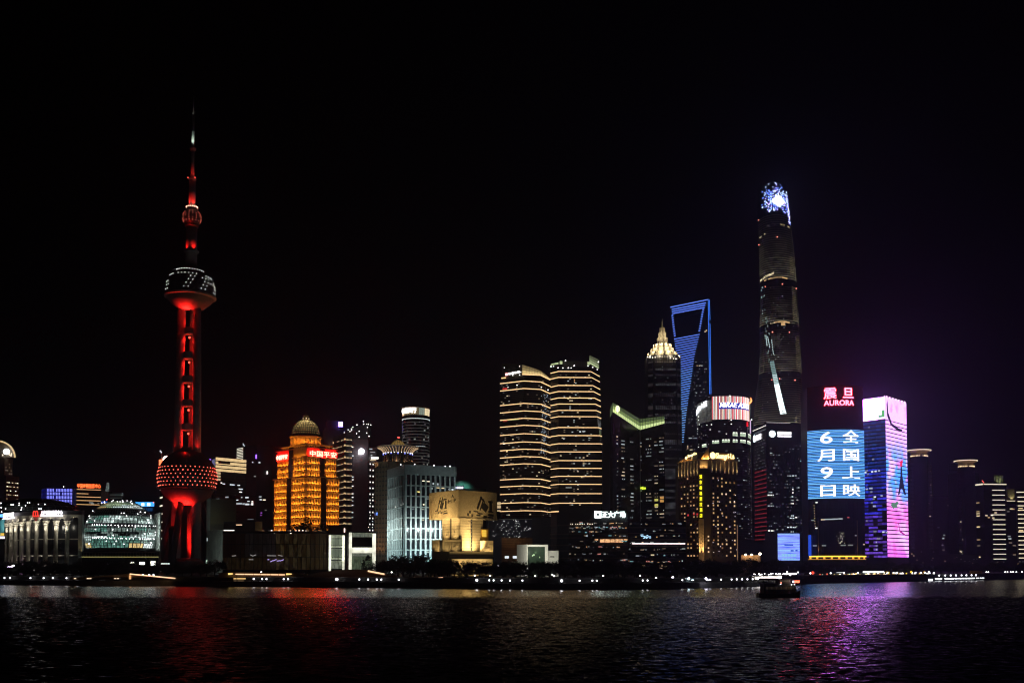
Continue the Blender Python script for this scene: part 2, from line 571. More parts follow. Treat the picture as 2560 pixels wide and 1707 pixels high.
 # entrance hall with a small round pavilion at the foot
 obj('entrance_hall', MB().lathe([(44*s, GROUND), (44*s, z(1402)), (36*s, z(1396)), (0, z(1394))], 32, cx, Y-4), dark_clad, t)
 obj('pavilion', MB().lathe([(9*s, GROUND), (9*s, z(1332)), (11*s, z(1328)), (10*s, z(1322)), (6*s, z(1317)), (0, z(1315))], 20, cx-22*s, Y-40*s), dark_clad, t, True)
 # upper sphere
 C2 = Vector((X(476, Y, 725), Y, z(724))); R2 = 62.5*s; c2 = C2.x
 prof = [(R2*cos(a), C2.z+R2*sin(a)) for a in [R(-16)+R(90)*i/20 for i in range(21)]]
 prof = [(60.5*s, z(742))] + prof + [(0, C2.z+R2*.975)]
 up = obj('upper_sphere', MB().lathe(prof, 48, c2, Y), skin, t, False)
 obj('underside', MB().lathe([(13*s, z(777)), (22*s, z(775)), (34*s, z(770)), (50*s, z(757)), (57*s, z(748)), (60*s, z(743))], 48, c2, Y), und, up, True)
 obj('belt', MB().lathe([(58*s, z(747)), (63*s, z(745)), (63.5*s, z(741.5)), (60*s, z(740))], 48, c2, Y), grey, up)
 zp = [(470,260),(505,244),(553,236),(610,228),(677,222),(750,222),(826,228),(902,237),(976,248),(1047,263),(1114,282),(1170,302),(1220,325),
          (510,346),(602,342),(700,342),(806,348),(914,358),(1020,376),(858,433),(974,447),(795,524),(918,536),(729,620),(856,630),(665,724),(790,730),
          (610,836),(728,838),(364,374),(314,394),(278,418),(224,576),(184,602),(230,664),(180,690),(204,785),(160,810),(195,908),(162,936),(158,968),
          (1288,452),(1352,482),(1406,513),(1440,545),(1190,497),(1282,523),(1362,553),(1256,608),(1349,640),(1425,675),(1485,711),(1520,745),(1212,695),
          (1316,725),(1157,787),(1266,817),(1202,914),(1300,940),(1384,972),(1450,1005),(1500,1043),(1520,833),(1548,870),(1497,920),(1537,956),(1500,660),(1540,783)]
 pts = [on_sphere(400+x/11.2, 650+y/11.2, C2, R2+.1) for x, y in zp]
 dots('sphere_lamps', up, pts, .44, glow('sphere_lamp_white', (1.0, 1.0, .92), 1.5, False), 'white lamps in a dotted figure on the upper sphere')
 lamp('floodlight_beam', t, (c2-3*s, Y-19*s, z(790)), 70000, red, 'SPOT', 1.0, (c2-3*s, Y-22*s, z(768)), 130, .9)
 obj('floodlight', MB().ball((c2-4*s, Y-15.5*s, z(767)), 2.2, 8, 6), glow('hotspot_red_core', (1, .2, .12), 3.0), t, True)  # added glowing ball for the hot spot where the floodlight hits
 lamp('floodlight_beam', t, (c2+34*s, Y+4*s, z(800)), 2600, red, 'SPOT', 1.0, (c2+36*s, Y-2*s, z(762)), 70, .9)
 # shaft, collars, small sphere, spire
 def xa(py): return X(470.5 + (1190-py)*0.0143, Y, py)
 def seg(name, y0, y1, r0, r1, m=grey, n=16, parent=t):
  return obj(name, MB().tube((xa(y0), Y, z(y0)), (xa(y1), Y, z(y1)), r0*s, r1*s, n), m, parent, True)
 seg('shaft', 668, 566, 14.5, 13.5)
 for y0, r0, h in ((631, 19, 4), (521, 14, 4), (374, 8.5, 5), (450, 9.5, 3)):
  obj('collar', MB().lathe([(r0*s*.6, z(y0+h)), (r0*s*.95, z(y0)), (r0*s, z(y0-1)), (r0*s, z(y0-h*.6)), (r0*s*.5, z(y0-h*.6))], 20, xa(y0), Y), grey, t)
 sm = obj('small_sphere', MB().lathe([(13*s, z(569)), (17*s, z(566))]+[(23.2*s*cos(a), z(545)+23.2*s*sin(a)) for a in [R(-52)+R(116)*i/14 for i in range(15)]]+[(0, z(522))], 32, xa(545), Y), skin, t)
 pts = []
 for k, py in enumerate((533, 538.5, 544, 549.5, 555)):
  dz = z(py)-z(545); rr = math.sqrt((23.2*s)**2-dz*dz)+.1
  for i in range(16):
   if rnd.random() < .86: pts.append((xa(545)+rr*cos(2*pi*i/16), Y+rr*sin(2*pi*i/16), z(py)))
 dots('sphere_lamps', sm, pts, .36, glow('sphere_lamp_pink', (1, .16, .11), 1.5, False), 'columns of red lamps round the small sphere')
 dots('collar_lamps', t, [(xa(521)+13.5*s*cos(a), Y+13.5*s*sin(a), z(519)) for a in [2*pi*i/16 for i in range(16)]], .55, glow('collar_lamp', (1, .42, .28), 7.0, False))
 lamp('floodlight_beam', t, (xa(560), Y-24*s, z(569)), 700, red, 'SPOT', .5, (xa(560), Y-16*s, z(556)), 100, .8)
 seg('spire_base', 522, 448, 8.6, 7.6, n=12)
 seg('spire_middle', 448, 373, 4.6, 3.8, n=10)
 seg('spire_mast', 373, 290, 3.6, 3.0, mat('mast_white', (.62, .66, .62), .6), n=10)
 seg('spire_tip', 290, 243, 1.9, .5, n=8)
 seg('mast_ring', 329, 325, 4.4, 4.4, dark_clad, n=10)
 for yl, pw, off in ((629, 6500, 20), (517, 4200, 12.5), (445, 900, 8.5)):
  for dx in (-.7, .7):
   lamp('floodlight_beam', t, (xa(yl)+dx*off*s, Y-off*s*.85, z(yl)), pw, red, 'SPOT', .3, (xa(yl-30), Y, z(yl-42)), 70, .9)
 for dx in (-.6, .6):
  lamp('floodlight_beam', t, (xa(369)+dx*6*s, Y-7*s, z(370)), 4000, (.80, 1.0, .85), 'SPOT', .3, (xa(320), Y, z(315)), 36, .9)
 dots('beacon', t, [(xa(449)-9*s, Y-3, z(447)), (xa(449)+9*s, Y-3, z(447))], .5, spark_red)
 return t
pearl_tower()

# ================================================================== convention hall: colonnade and glass globe
def colonnade_hall():
 px = [206, 168, 140, 114, 91, 71, 54, 39, 28, 18, 10]
 ys = [688, 688, 688.6, 691, 695.5, 701, 707, 713.6, 720.7, 728, 735]
 P = [XY(a, b, 1340) for a, b in zip(px, ys)]
 t = thing('colonnade_hall', 'long curved hall with a floodlit colonnade and white sign on its roof edge', 'building', (P[4].x, P[4].y, GROUND))
 zt, zb = Z(1303, 690), GROUND
 back = [p + Vector((1.2, 7)) for p in P]
 far = [(P[-1].x-30, P[-1].y+20), (P[-1].x-30, P[-1].y+60), (P[0].x, P[0].y+55)]
 poly = [tuple(p) for p in reversed(back)] + list(reversed(far))
 body('inner_wall', t, poly, zb, Z(1285, 690), dark_glass)
 up = (1.0, .93, .76)
 for i, p in enumerate(P[1:]):
  k = obj('column', MB().lathe([(2.0, zb), (2.0, zb+2), (1.5, zb+2.6), (1.32, zt-4), (1.3, zt-3)], 16, p.x, p.y), stone, t, True)
  obj('capital', MB().lathe([(1.32, zt-3.0), (1.9, zt-2.9), (1.5, zt-2.3), (2.0, zt-1.2), (1.7, zt-.9), (2.3, zt), (2.4, zt+.5), (0, zt+.5)], 16, p.x, p.y), stone, k)
  lamp('uplight', t, (p.x+1.9, p.y-2.6, zb+2.4), 9000, up, 'SPOT', .25, (p.x+.2, p.y, zb+24), 50, .7)
  lamp('uplight', t, (p.x, p.y-4.6, zt-7.5), 2600, up, 'SPOT', .25, (p.x, p.y-1, zt+.5), 100, .7)
 # arches between the columns
 zA = Z(1290, 690)
 for a, b in zip(P, P[1:]):
  d = b-a; L = d.length; u = d/L; n = Vector((-u.y, u.x)); n = -n if n.y > 0 else n
  mb = MB(); N = 14; r = L/2-1.5
  for q in range(N):
   for fr in (0, 1):
    pass
   a0, a1 = pi*q/N, pi*(q+1)/N
   def pt(an, top, dep):
    x = L/2 - cos(an)*r; zz = zt + sin(an)*r*.78
    v = a + u*x + n*(dep)
    return (v.x, v.y, zA if top else zz)
   mb.quad(pt(a0, 0, .7), pt(a1, 0, .7), pt(a1, 1, .7), pt(a0, 1, .7))
   mb.quad(pt(a0, 0, .7), pt(a1, 0, .7), pt(a1, 0, -1.2), pt(a0, 0, -1.2))
  for x0, x1 in ((-.02, 1.5), (L-1.5, L+.02)):
   v0, v1 = a+u*x0+n*.7, a+u*x1+n*.7
   mb.quad((v0.x, v0.y, zt+.3), (v1.x, v1.y, zt+.3), (v1.x, v1.y, zA), (v0.x, v0.y, zA))
  obj('arch', mb, stone, t)
 # entablature, dark parapet and cornice
 def strip(name, z0, z1, out, m, dy=0):
  mb = MB()
  for a, b in zip(P, P[1:]):
   mb.prism([(b.x, b.y-out), (a.x, a.y-out), (a.x, a.y-out+2.2), (b.x, b.y-out+2.2)], z0, z1)
  return obj(name, mb, m, t)
 strip('entablature', zA, zA+1.1, .9, stone)
 strip('parapet', zA+1.1, Z(1276, 690), .5, dark_clad)
 strip('gallery_floor', Z(1347.5, 690), Z(1345.5, 690), -2.2, stone)
 strip('balustrade', Z(1389, 690), Z(1387, 690), -1.8, stone)
 lamp('uplight', t, (P[3].x, P[3].y+3.0, zb+3), 1500, up, 'POINT', .4)
 lamp('uplight', t, (P[1].x-4, P[1].y+3.0, zb+3), 1500, up, 'POINT', .4)
 lamp('uplight', t, (P[5].x, P[5].y+2.2, zb+3), 1200, (.7, .3, .9), 'POINT', .4)
 for q in range(1, 8):
  v = (P[q]+P[q+1])/2
  lamp('uplight', t, (v.x, v.y-3.2, Z(1316, 690)), 1100, up, 'POINT', .3)
 # shallow glass dome on the roof, with lamps at its knots
 dm = obj('roof_dome', MB().lathe([(30*cos(a), Z(1280, 735)+10*sin(a)) for a in [R(90)*i/8 for i in range(9)]], 36, X(92, 735), 735), mat('dome_glass', (.03, .045, .04), .25), t)
 mb = MB()
 for i in range(36):
  for k in range(8):
   a0, a1, b = R(90)*k/8, R(90)*(k+1)/8, 2*pi*i/36
   f = lambda a, b: (X(92, 735)+30.1*cos(a)*cos(b), 735+30.1*cos(a)*sin(b), Z(1280, 735)+10.1*sin(a))
   mb.tube(f(a0, b), f(a1, b), .12, n=3, cap=False)
   mb.tube(f(a0, b), f(a0, b+2*pi/36), .12, n=3, cap=False)
 tag(obj('glazing_bars', mb, steel, dm), kind='stuff')
 dots('roof_lamps', t, [W(a, b, 704) for a, b in ((48,1262),(54,1268),(69,1256),(74,1256),(96,1260),(112,1260),(64,1263),(98,1271),(103,1271),(53,1274),(28,1261),(33,1261),(14,1271),(48,1257),(2,1257),(3,1268),(4,1279))], .42, spark_white)
 # roof edge signs
 wh = glow('sign_white', (1.0, .94, 1.0), 2.6)
 f = Face(XY(96, 692.4, 1285), XY(168, 685.5, 1285))
 L = f.L
 sign_text('roof_sign', t, '上海国际会议中心', wh, lambda u, v, o: f.p(L*(.12+u*.76), Z(1286, 690)+v*2.9, .9+o), .02, .3, 1.02)
 f.pane('sign_underline', t, L*.12, L*.88, Z(1290.5, 690), Z(1287.2, 690), wh, 1.2, .3)
 f2 = Face(XY(84, 696, 1285), XY(102, 691.4, 1285))
 rd = glow('sign_red', (1, .03, .02), 2.2)
 mb = MB()
 for c in (.30, .62):
  for q in range(7):
   a0, a1 = pi*(1-q/7), pi*(1-(q+1)/7)
   g = lambda a: f2.p(f2.L*(c+.17*cos(a)), Z(1287, 690)+3.0*max(0, sin(a))**.6, 1.1)
   mb.tube(g(a0), g(a1), .28, n=5)
 obj('roof_emblem', mb, rd, t)
 f2.pane('sign_underline', t, f2.L*.1, f2.L*.9, Z(1290.3, 690), Z(1288.5, 690), rd, 1.2, .3)
 f3 = Face(XY(16, 729, 1290), XY(46, 711, 1290))
 sign_text('roof_sign', t, '国际会议', wh, lambda u, v, o: f3.p(f3.L*(.05+u*.9), Z(1292, 720)+v*3.1, 2.4+o), .03, .3)
 f3.pane('sign_underline', t, f3.L*.02, f3.L*.98, Z(1297, 720), Z(1294, 720), wh, 2.7, .3)
 f4 = Face(XY(9, 736, 1290), XY(16, 730, 1290))
 f4.pane('screen', t, 0, f4.L, Z(1297, 733), Z(1285, 733), glow('sign_blue', (.10, .35, 1), 2.5), 2.6, .3)
 # glass wing at the far left with coloured lights inside
 wing = body('glass_wing', t, [XY(-30, 728), XY(13, 728), XY(13, 745), XY(-30, 745)], GROUND, Z(1292, 728), dark_glass)
 fw = Face(XY(-30, 727.8), XY(13, 727.8))
 for m0, m1, y0, y1, c, s_ in ((10, 12, 1296, 1330, (.2, .7, .8), .25), (8.7, 9.9, 1300, 1340, (.1, .5, .6), .18), (9, 12, 1332, 1338, (1, .6, .1), 1.0), (9, 12.4, 1340, 1346, (.9, .8, 1), 1.6)):
  fw.pane('lit_window', wing, m0, m1, Z(y1, 728), Z(y0, 728), glow('wing_%d' % y0, c, s_, False))
 return t
colonnade_hall()

def globe_hall():
 Y = 690.0; s = Y/F
 C = Vector((X(302, Y, 1330), Y, Z(1336, Y))); Rg = 86.5*s
 t = thing('globe_hall', 'huge glass globe of lit panes set against a pale concrete frame', 'building', (C.x, Y, GROUND))
 z = lambda py: Z(py, Y)
 lat = lambda py: math.asin(max(-1, min(1, (z(py)-C.z)/Rg)))
 N = 60
 core = obj('globe', MB().lathe([(Rg*.97*cos(a), C.z+Rg*.97*sin(a)) for a in [lat(1370)+(pi/2-.02-lat(1370))*i/24 for i in range(25)]], N, C.x, Y), dark_glass, t)
 cols = {'w': glow('globe_white', (.80, 1, .95), 1.4, True, .85, (.35, .35, .9)), 'g': glow('globe_green', (.25, .62, .50), .6, True, .85, (.3, .3, .8), seed=4),
   'd': glow('globe_grey', (.55, .75, .68), .45, True, .9, (.5, .5, .6), seed=9), 'o': glow('globe_gold', (1, .72, .30), 1.1, True, .5, (.8, .8, .8)),
   'y': glow('globe_lime', (.75, 1, .60), .8, True, .7, (.6, .6, .9)), 'k': bar_m, 'b': glow('globe_bright', (.88, 1, .96), 1.8, True, .75, (.6, .6, .6), seed=2)}
 rows = [(1253.5, 1257.5, 'yyyydy'), (1258.5, 1262.5, 'yooyyyyw'), (1263.5, 1267, 'ooyyywbb'), (1267.5, 1270.5, 'ooooywwbbb'), (1291, 1296, 'dddgwddd'),
   (1296.6, 1302, 'wddgwwwdw'), (1302.6, 1309, 'dwgdwddww'), (1314, 1319, 'dkdgkkdk'), (1321, 1326, 'dgdgddgd'), (1326.6, 1331, 'dgggdddd'),
   (1332, 1336.5, 'wdkkdkkdw'), (1337, 1341.5, 'bwddkdkdwb'), (1342, 1346, 'bwwwbggwww'), (1347, 1352, 'ddwggggdd'), (1352.6, 1358, 'dddgggggdd'), (1358.6, 1370, 'bboogggggoobb')]
 for y0, y1, pat in rows:
  a0, a1 = lat(y1), lat(y0)
  segs = []
  n = len(pat)
  # the half that faces the river: pattern from left to right
  for i, ch in enumerate(pat):
   b0, b1 = pi + pi*i/n, pi + pi*(i+1)/n
   segs.append((b0, b1, ch))
  for i in range(4):
   segs.append((pi*i/4, pi*(i+1)/4, 'd'))
  for b0, b1, ch in segs:
   if ch == 'k': continue
   m_ = max(2, round((b1-b0)/(2*pi/N)))
   mb = MB()
   for q in range(m_):
    c0, c1 = b0+(b1-b0)*(q+.10)/m_, b0+(b1-b0)*(q+.90)/m_
    f = lambda a, b: (C.x+Rg*.985*cos(a)*cos(b), Y+Rg*.985*cos(a)*sin(b), C.z+Rg*.985*sin(a))
    mb.quad(f(a0, c0), f(a0, c1), f(a1, c1), f(a1, c0))
   obj('lit_panes', mb, cols[ch], core)
 mb = MB()
 f = lambda a, b: (C.x+Rg*cos(a)*cos(b), Y+Rg*cos(a)*sin(b), C.z+Rg*sin(a))
 lats = [lat(1370)+(R(80)-lat(1370))*i/26 for i in range(27)]
 for i in range(72):
  b = 2*pi*i/72
  for a0, a1 in zip(lats, lats[1:]):
   mb.tube(f(a0, b), f(a1, b), .13, n=3, cap=False)
 for a in lats:
  for i in range(72):
   mb.tube(f(a, 2*pi*i/72), f(a, 2*pi*(i+1)/72), .10, n=3, cap=False)
 tag(obj('glazing_bars', mb, steel, core), kind='stuff')
 zp = [(665,215),(830,220),(910,222),(990,215),(640,235),(735,235),(785,238),(835,240),(970,250),(1000,272),(500,240),(300,402),(810,442),(855,440),(1148,422),(1230,430),
          (1100,458),(235,492),(248,528),(1335,488),(1335,525),(900,492),(765,530),(330,575),(665,578),(1290,568),(1300,612),(195,590),(345,730),(655,735),(915,742),(758,682),(1058,692),
          (1415,782),(1412,828),(1225,812),(1058,852),(662,838),(718,940),(678,990),(855,992),(1338,968),(232,988),(540,938)]
 zp += [(x, 648+(x-280)*.022) for x in (290,330,372,415,460,515,575,628,695,752,815,880,940,1000,1058,1110,1165,1210,1250,1310,1380,1415)]
 zp += [(x, 880+(x-290)*.022) for x in (300,325,360,400,452,500,555,600,632,685,755,800,825,895,955,1020,1140,1185,1228,1265,1295,1330,1385)]
 pts = [on_sphere(190+x/7.126, 1220+y/7.126, C, Rg+.3) for x, y in zp]
 dots('knot_lamps', core, pts, .36, spark_white, 'white lamps on the knots of the glass globe')
 # base and concrete frame round the globe
 fy = Y+10
 obj('base_ring', MB().lathe([(22*s*3, GROUND), (25*s*3, z(1376)), (26*s*3, z(1373)), (26*s*3, z(1371)), (0, z(1371))], 40, C.x, Y), dark_clad, t)
 base = body('base_hall', t, [XY(207, Y-23), XY(398, Y-23), XY(398, Y+22), XY(207, Y+22)], GROUND, z(1378), dark_glass)
 fb = Face(XY(207, Y-23), XY(398, Y-23))
 for y0, y1, m_ in ((1380, 1378.5, concrete), (1392.5, 1390.5, glow('base_line', (.75, .68, .22), .35)), ):
  fb.pane('ledge', base, 0, fb.L, Z(y0, Y-23), Z(y1, Y-23), m_, .6, .8)
 for k in range(26):
  fb.pane('mullion', base, fb.L*(k+.5)/26-.1, fb.L*(k+.5)/26+.1, Z(1390, Y-23), Z(1380.2, Y-23), steel, .3, .3)
 for x0, x1, y0, y1, st in ((.63, .68, 1404, 1407.5, 1.6), (.75, .82, 1404, 1411, 2.4), (.90, .96, 1402, 1413, 4.5)):
  fb.pane('doorway', base, fb.L*x0, fb.L*x1, Z(y1, Y-23), Z(y0, Y-23), glow('door_%d' % (st*10), (1, 1, .82), st), .2, .3)
 wall_r = body('side_wall', t, [XY(384, Y+12), XY(402, Y-16), XY(404, Y-15), XY(404, Y+30), XY(384, Y+30)], GROUND, z(1283), concrete)
 wall_l = body('side_wall', t, [XY(196, Y-4), XY(206, Y-6), XY(216, Y+18), XY(200, Y+20)], GROUND, z(1287), concrete)
 cw = (.80, 1.0, .92)
 for py in (1300, 1330, 1362):
  lamp('floodlight', t, W(380, py, Y-14), 1500, cw, size=.5)
  lamp('floodlight', t, W(213, py, Y-13), 420, cw, size=.5)
 lamp('floodlight', t, W(201, 1388, Y-10), 1400, (1, .66, .25), 'SPOT', .4, W(203, 1340, Y-2), 60, .8)
 obj('roof_slab', MB().prism([tuple(XY(214, Y+24)), tuple(XY(384, Y+24)), tuple(XY(384, Y+40)), tuple(XY(214, Y+40))], z(1300), z(1284)), concrete, t)
 f_ = Face(XY(403, Y-8), XY(424, Y-8))
 f_.pane('canopy', t, 0, f_.L, Z(1410, Y-8), Z(1406.5, Y-8), glow('canopy_light', (.85, 1, .9), .8), 0, 1.5)
 return t
globe_hall()

# ================================================================== towers behind the left end
def edge_tower():
 Y = 1100
 t = thing('round_crowned_tower', 'brown tower cut by the left edge with curved lit crown and white round sign', 'building', (X(0, Y), Y, GROUND))
 lo = [XY(-50, Y+4), XY(12, Y), XY(46, Y+16), XY(20, Y+50), XY(-50, Y+50)]
 body('wall', t, lo, GROUND, Z(1188, Y), brown_stone)
 hi = [XY(-50, Y+6), XY(8, Y+3), XY(29, Y+14), XY(-8, Y+40), XY(-50, Y+44)]
 body('upper_wall', t, hi, Z(1188, Y), Z(1142, Y), brown_stone)
 # curved crown: a quarter barrel
 mb = MB(); N = 8
 for i in range(N):
  a0, a1 = R(90)*i/N, R(90)*(i+1)/N
  g = lambda a, dy: (X(-20, Y)+X(28+1280, Y)*cos(a)+X(1280+20, Y)*cos(a), Y+6+dy, Z(1142, Y)+(Z(1100, Y)-Z(1142, Y))*sin(a))
  mb.quad(g(a0, 0), g(a1, 0), g(a1, 5), g(a0, 5))
  mb.quad((X(-20, Y), Y+6, Z(1142, Y)), (X(-20, Y), Y+6, Z(1142, Y)), g(a1, 0), g(a0, 0))
 cr = obj('crown', mb, brown_stone, t)
 gd = glow('crown_light', (1, .72, .36), .8)
 for i in range(9):
  a = R(90)*i/9
  obj('crown_rib', MB().tube(g(a, -1), g(a+R(9), -1), .9, n=6), gd, cr)
 obj('round_sign', MB().tube((X(10, Y), Y+1, Z(1128, Y)), (X(10, Y), Y+2.6, Z(1128, Y)), 3.2, n=20), glow('edge_sign', (.85, .95, 1), 5.0), t)
 for px, py in ((20, 1136), (24, 1138), (25, 1134), (3, 1137)):
  f = Face(XY(px-1.5, Y+1), XY(px+1.5, Y+1)); f.pane('lit_window', t, 0, f.L, Z(py+2, Y), Z(py-2, Y), w_warm[3])
 f = Face(lo[1], lo[2]); rows = [1205+10.2*i for i in range(17)]
 lit_cells(t, f, frange(1, f.L-1, 7), [Z(r, Y) for r in rows], 1.5, 1.0, .62, w_warm, seed=3)
 f = Face(lo[0], lo[1])
 lit_cells(t, f, [f.L-9.5], [Z(r, Y) for r in (1193, 1203, 1225, 1236, 1257, 1268, 1280, 1300, 1322)], 2.2, .8, 1, [w_cool[2]], seed=3)
 f = Face(hi[1], hi[2]); lit_cells(t, f, frange(1, f.L-1, 4), [Z(1150+8*i, Y) for i in range(5)], 1.2, 1.4, .6, [w_dim[2]], seed=5)
edge_tower()

def blue_grid_block():
 Y = 1000
 A, B, Cc = XY(102, Y+18), XY(115, Y), XY(180, Y+4)
 t = thing('blue_lit_block', 'office block with rows of glowing blue windows behind the colonnade hall', 'building', (B.x, B.y, GROUND))
 zt = Z(1219, Y)
 body('wall', t, [A, B, Cc, Cc+Vector((-4, 24)), A+Vector((6, 20))], GROUND, zt, mat('blue_panel', (.10, .11, .22), .5))
 bl = glow('window_blue', (.24, .26, 1.0), 1.7); bd = glow('window_blue_deep', (.03, .04, .9), .10, False)
 f = Face(B, Cc); n = 17
 for r_, (y0, y1) in enumerate(((1221, 1228), (1230, 1236.5), (1239, 1246), (1248.5, 1254), (1257, 1263), (1266, 1272), (1275, 1281))):
  for i in range(n):
   if rnd.random() < .95:
    m0 = f.L*(i+.28)/n; f.pane('lit_window', t, m0, m0+f.L*.44/n, Z(y1, Y), Z(y0, Y), bl)
  f.pane('glass_band', t, .2, f.L-.2, Z(y1+.6, Y), Z(y0-.6, Y), bd, .05, .3)
 f = Face(A, B)
 for k in range(7):
  f.pane('glass_band', t, .5, f.L-.5, Z(1228+9*k, Y+9), Z(1222+9*k, Y+9), bd, .08, .3)
 body('plant_room', t, [XY(150, Y+8), XY(168, Y+8), XY(168, Y+20), XY(150, Y+20)], zt, Z(1213, Y), dark_clad)
 dots('roof_lamp', t, [W(159, 1216, Y+7)], .5, spark_white)
blue_grid_block()

def finance_centre():
 Y = 940
 A, B, Cc = XY(182, Y+14), XY(189, Y), XY(252, Y+10)
 t = thing('red_sign_block', 'dark block with warm floor lines under a glowing red rooftop sign of eight characters', 'building', (B.x, B.y, GROUND))
 zt = Z(1222, Y)
 body('wall', t, [A, B, Cc, Cc+Vector((-4, 26)), A+Vector((4, 20))], GROUND, zt, dark_clad)
 f = Face(B, Cc)
 wl = glow('floor_line_warm', (1, .55, .22), .75)
 for y, k in ((1222.5, 1), (1233, .5), (1241, 1), (1250, 1), (1260, .95)):
  f.pane('floor_light', t, .4, f.L*k-.3, Z(y+.9, Y), Z(y-.9, Y), wl, .35, .5)
 bands(t, [A, B, Cc, Cc+Vector((-4, 26)), A+Vector((4, 20))], [Z(1226+9*i, Y) for i in range(14)], .5, .12, bar_m)
 rd = glow('sign_orange_red', (1, .13, .03), 3.5)
 L = f.L
 sign_text('roof_sign', t, '中国金融信息中心', rd, lambda u, v, o: f.p(L*(.03+u*.94), Z(1219.5, Y+5*u)+v*4.4, .6+o), .012, .4, 1.03)
 for i in range(9):
  f.pane('sign_post', t, L*(.05+.9*i/8)-.12, L*(.05+.9*i/8)+.12, zt, Z(1212, Y), steel, .4, .25)
 for m0, m1, y in ((.52, .68, 1255), (.6, .72, 1257.5), (.86, .9, 1256)):
  f.pane('lit_window', t, L*m0, L*m1, Z(y+1.5, Y), Z(y-1.5, Y), w_dim[3])
 dots('beacon', t, [W(186, 1270, Y-1), W(189, 1266, Y-1)], .5, spark_red)
finance_centre()

def far_left_towers():
 Y = 1500
 t = thing('distant_glazed_spire_tower', 'far slim tower whose narrow glazed top glows faintly beside the red sign block', 'building', (X(268, Y), Y, GROUND))
 body('wall', t, [XY(258, Y), XY(280, Y), XY(280, Y+20), XY(258, Y+20)], GROUND, Z(1228, Y), dark_clad)
 obj('glazed_top', MB().prism([tuple(XY(262, Y)), tuple(XY(272, Y)), tuple(XY(272, Y+8)), tuple(XY(262, Y+8))], Z(1228, Y), Z(1206, Y),
  top=[tuple(XY(265, Y+2)), tuple(XY(271, Y+2)), tuple(XY(271, Y+6)), tuple(XY(265, Y+6))]), glow('far_top', (.7, .9, .85), .28, False, .8, (.3, .3, .3)), t)
 obj('mast', MB().tube(tuple(W(269, 1206, Y+4)), tuple(W(269, 1199, Y+4)), .4), steel, t)
 Y = 1450
 t = thing('distant_flat_tower', 'far flat roofed dark tower with a faint lit top floor above the glass globe', 'building', (X(292, Y), Y, GROUND))
 P = [XY(273, Y), XY(309, Y), XY(309, Y+20), XY(273, Y+20)]
 body('wall', t, P, GROUND, Z(1232, Y), dark_clad)
 f = Face(P[0], P[1])
 f.pane('lit_floor', t, .5, f.L-1, Z(1238, Y), Z(1235, Y), glow('far_floor', (.6, .8, .75), .06, False))
 f.pane('lit_floor', t, .5, f.L-3, Z(1245, Y), Z(1243, Y), glow('far_floor', (.6, .8, .75), .06, False))
 dots('roof_lamp', t, [W(306, 1233, Y-1), W(305, 1238, Y-1)], .7, w_cool[1])
 Y = 860
 t = thing('blue_sign_block', 'low block with a bright blue sign panel peeping out behind the globe', 'building', (X(320, Y), Y, GROUND))
 P = [XY(252, Y+4), XY(385, Y), XY(385, Y+30), XY(252, Y+30)]
 body('wall', t, P, GROUND, Z(1268, Y), mat('blue_clad', (.03, .05, .16), .4))
 f = Face(P[0], P[1]); L = f.L
 q = lambda px: L*(px-252)/133.
 f.pane('sign_panel', t, q(338), q(384.5), Z(1265.5, Y), Z(1254.5, Y), glow('panel_blue', (.06, .40, 1), 1.5), .6, .8)
 for a, b in ((354, 361), (368, 376)):
  f.pane('sign_character', t, q(a), q(b), Z(1264, Y), Z(1257, Y), glow('panel_white', (.8, .95, 1), 2.2, False), .75, .3)
 f.pane('sign_panel', t, q(253), q(268), Z(1256.5, Y), Z(1252, Y), glow('panel_blue2', (.03, .16, .9), .6), .6, .8)
 for i in range(9):
  f.pane('lit_window', t, q(342+4.5*i), q(344.5+4.5*i), Z(1277, Y), Z(1269, Y), glow('blue_window', (.03, .2, .6), .30, False))
 dots('roof_lamp', t, [W(254, 1257, Y-3), W(261, 1254, Y-3)], .5, spark_white)
 dots('beacon', t, [W(267, 1248, Y-2), W(384, 1255, Y-2)], .6, spark_red)
 # tower half hidden behind the television tower
 Y = 1080
 A, B, Cc = XY(399, Y+14), XY(406, Y), XY(436, Y+4)
 t = thing('balcony_tower', 'dark tower with slanting balcony lights half hidden behind the television tower', 'building', (B.x, B.y, GROUND))
 body('wall', t, [A, B, Cc, Cc+Vector((0, 24)), A+Vector((4, 16))], GROUND, Z(1163, Y), dark_clad)
 f = Face(A, B)
 for k in range(13):
  f.pane('balcony_light', t, .8, f.L-.6, Z(1183+20.6*k, Y+7), Z(1180+20.6*k, Y+7), glow('balcony', (1, .92, .7), 1.3), .3, .5)
 f = Face(B, Cc)
 lit_cells(t, f, frange(.5, f.L-.5, 7), [Z(1168+8.5*i, Y) for i in range(6)], .9, 1.2, .7, [glow('window_red', (1, .06, .04), .7, False)], seed=2)
 obj('round_sign', MB().ball(tuple(W(416.5, 1148, Y+4)), 4.0, 16, 10), glow('sign_pink_white', (1, .55, .50), 8.0), t, True)
 body('sign_box', t, [XY(395, Y+6), XY(404, Y+4), XY(404, Y+8), XY(395, Y+10)], Z(1161, Y), Z(1147, Y), glow('sign_redbox', (1, .14, .05), 3.2))
 obj('mast', MB().tube(tuple(W(404, 1163, Y+9)), tuple(W(404, 1128, Y+9)), .5), steel, t)
 dots('roof_lamp', t, [W(403, 1130, Y+8), W(401, 1127, Y+8)], .7, w_cool[0])
far_left_towers()

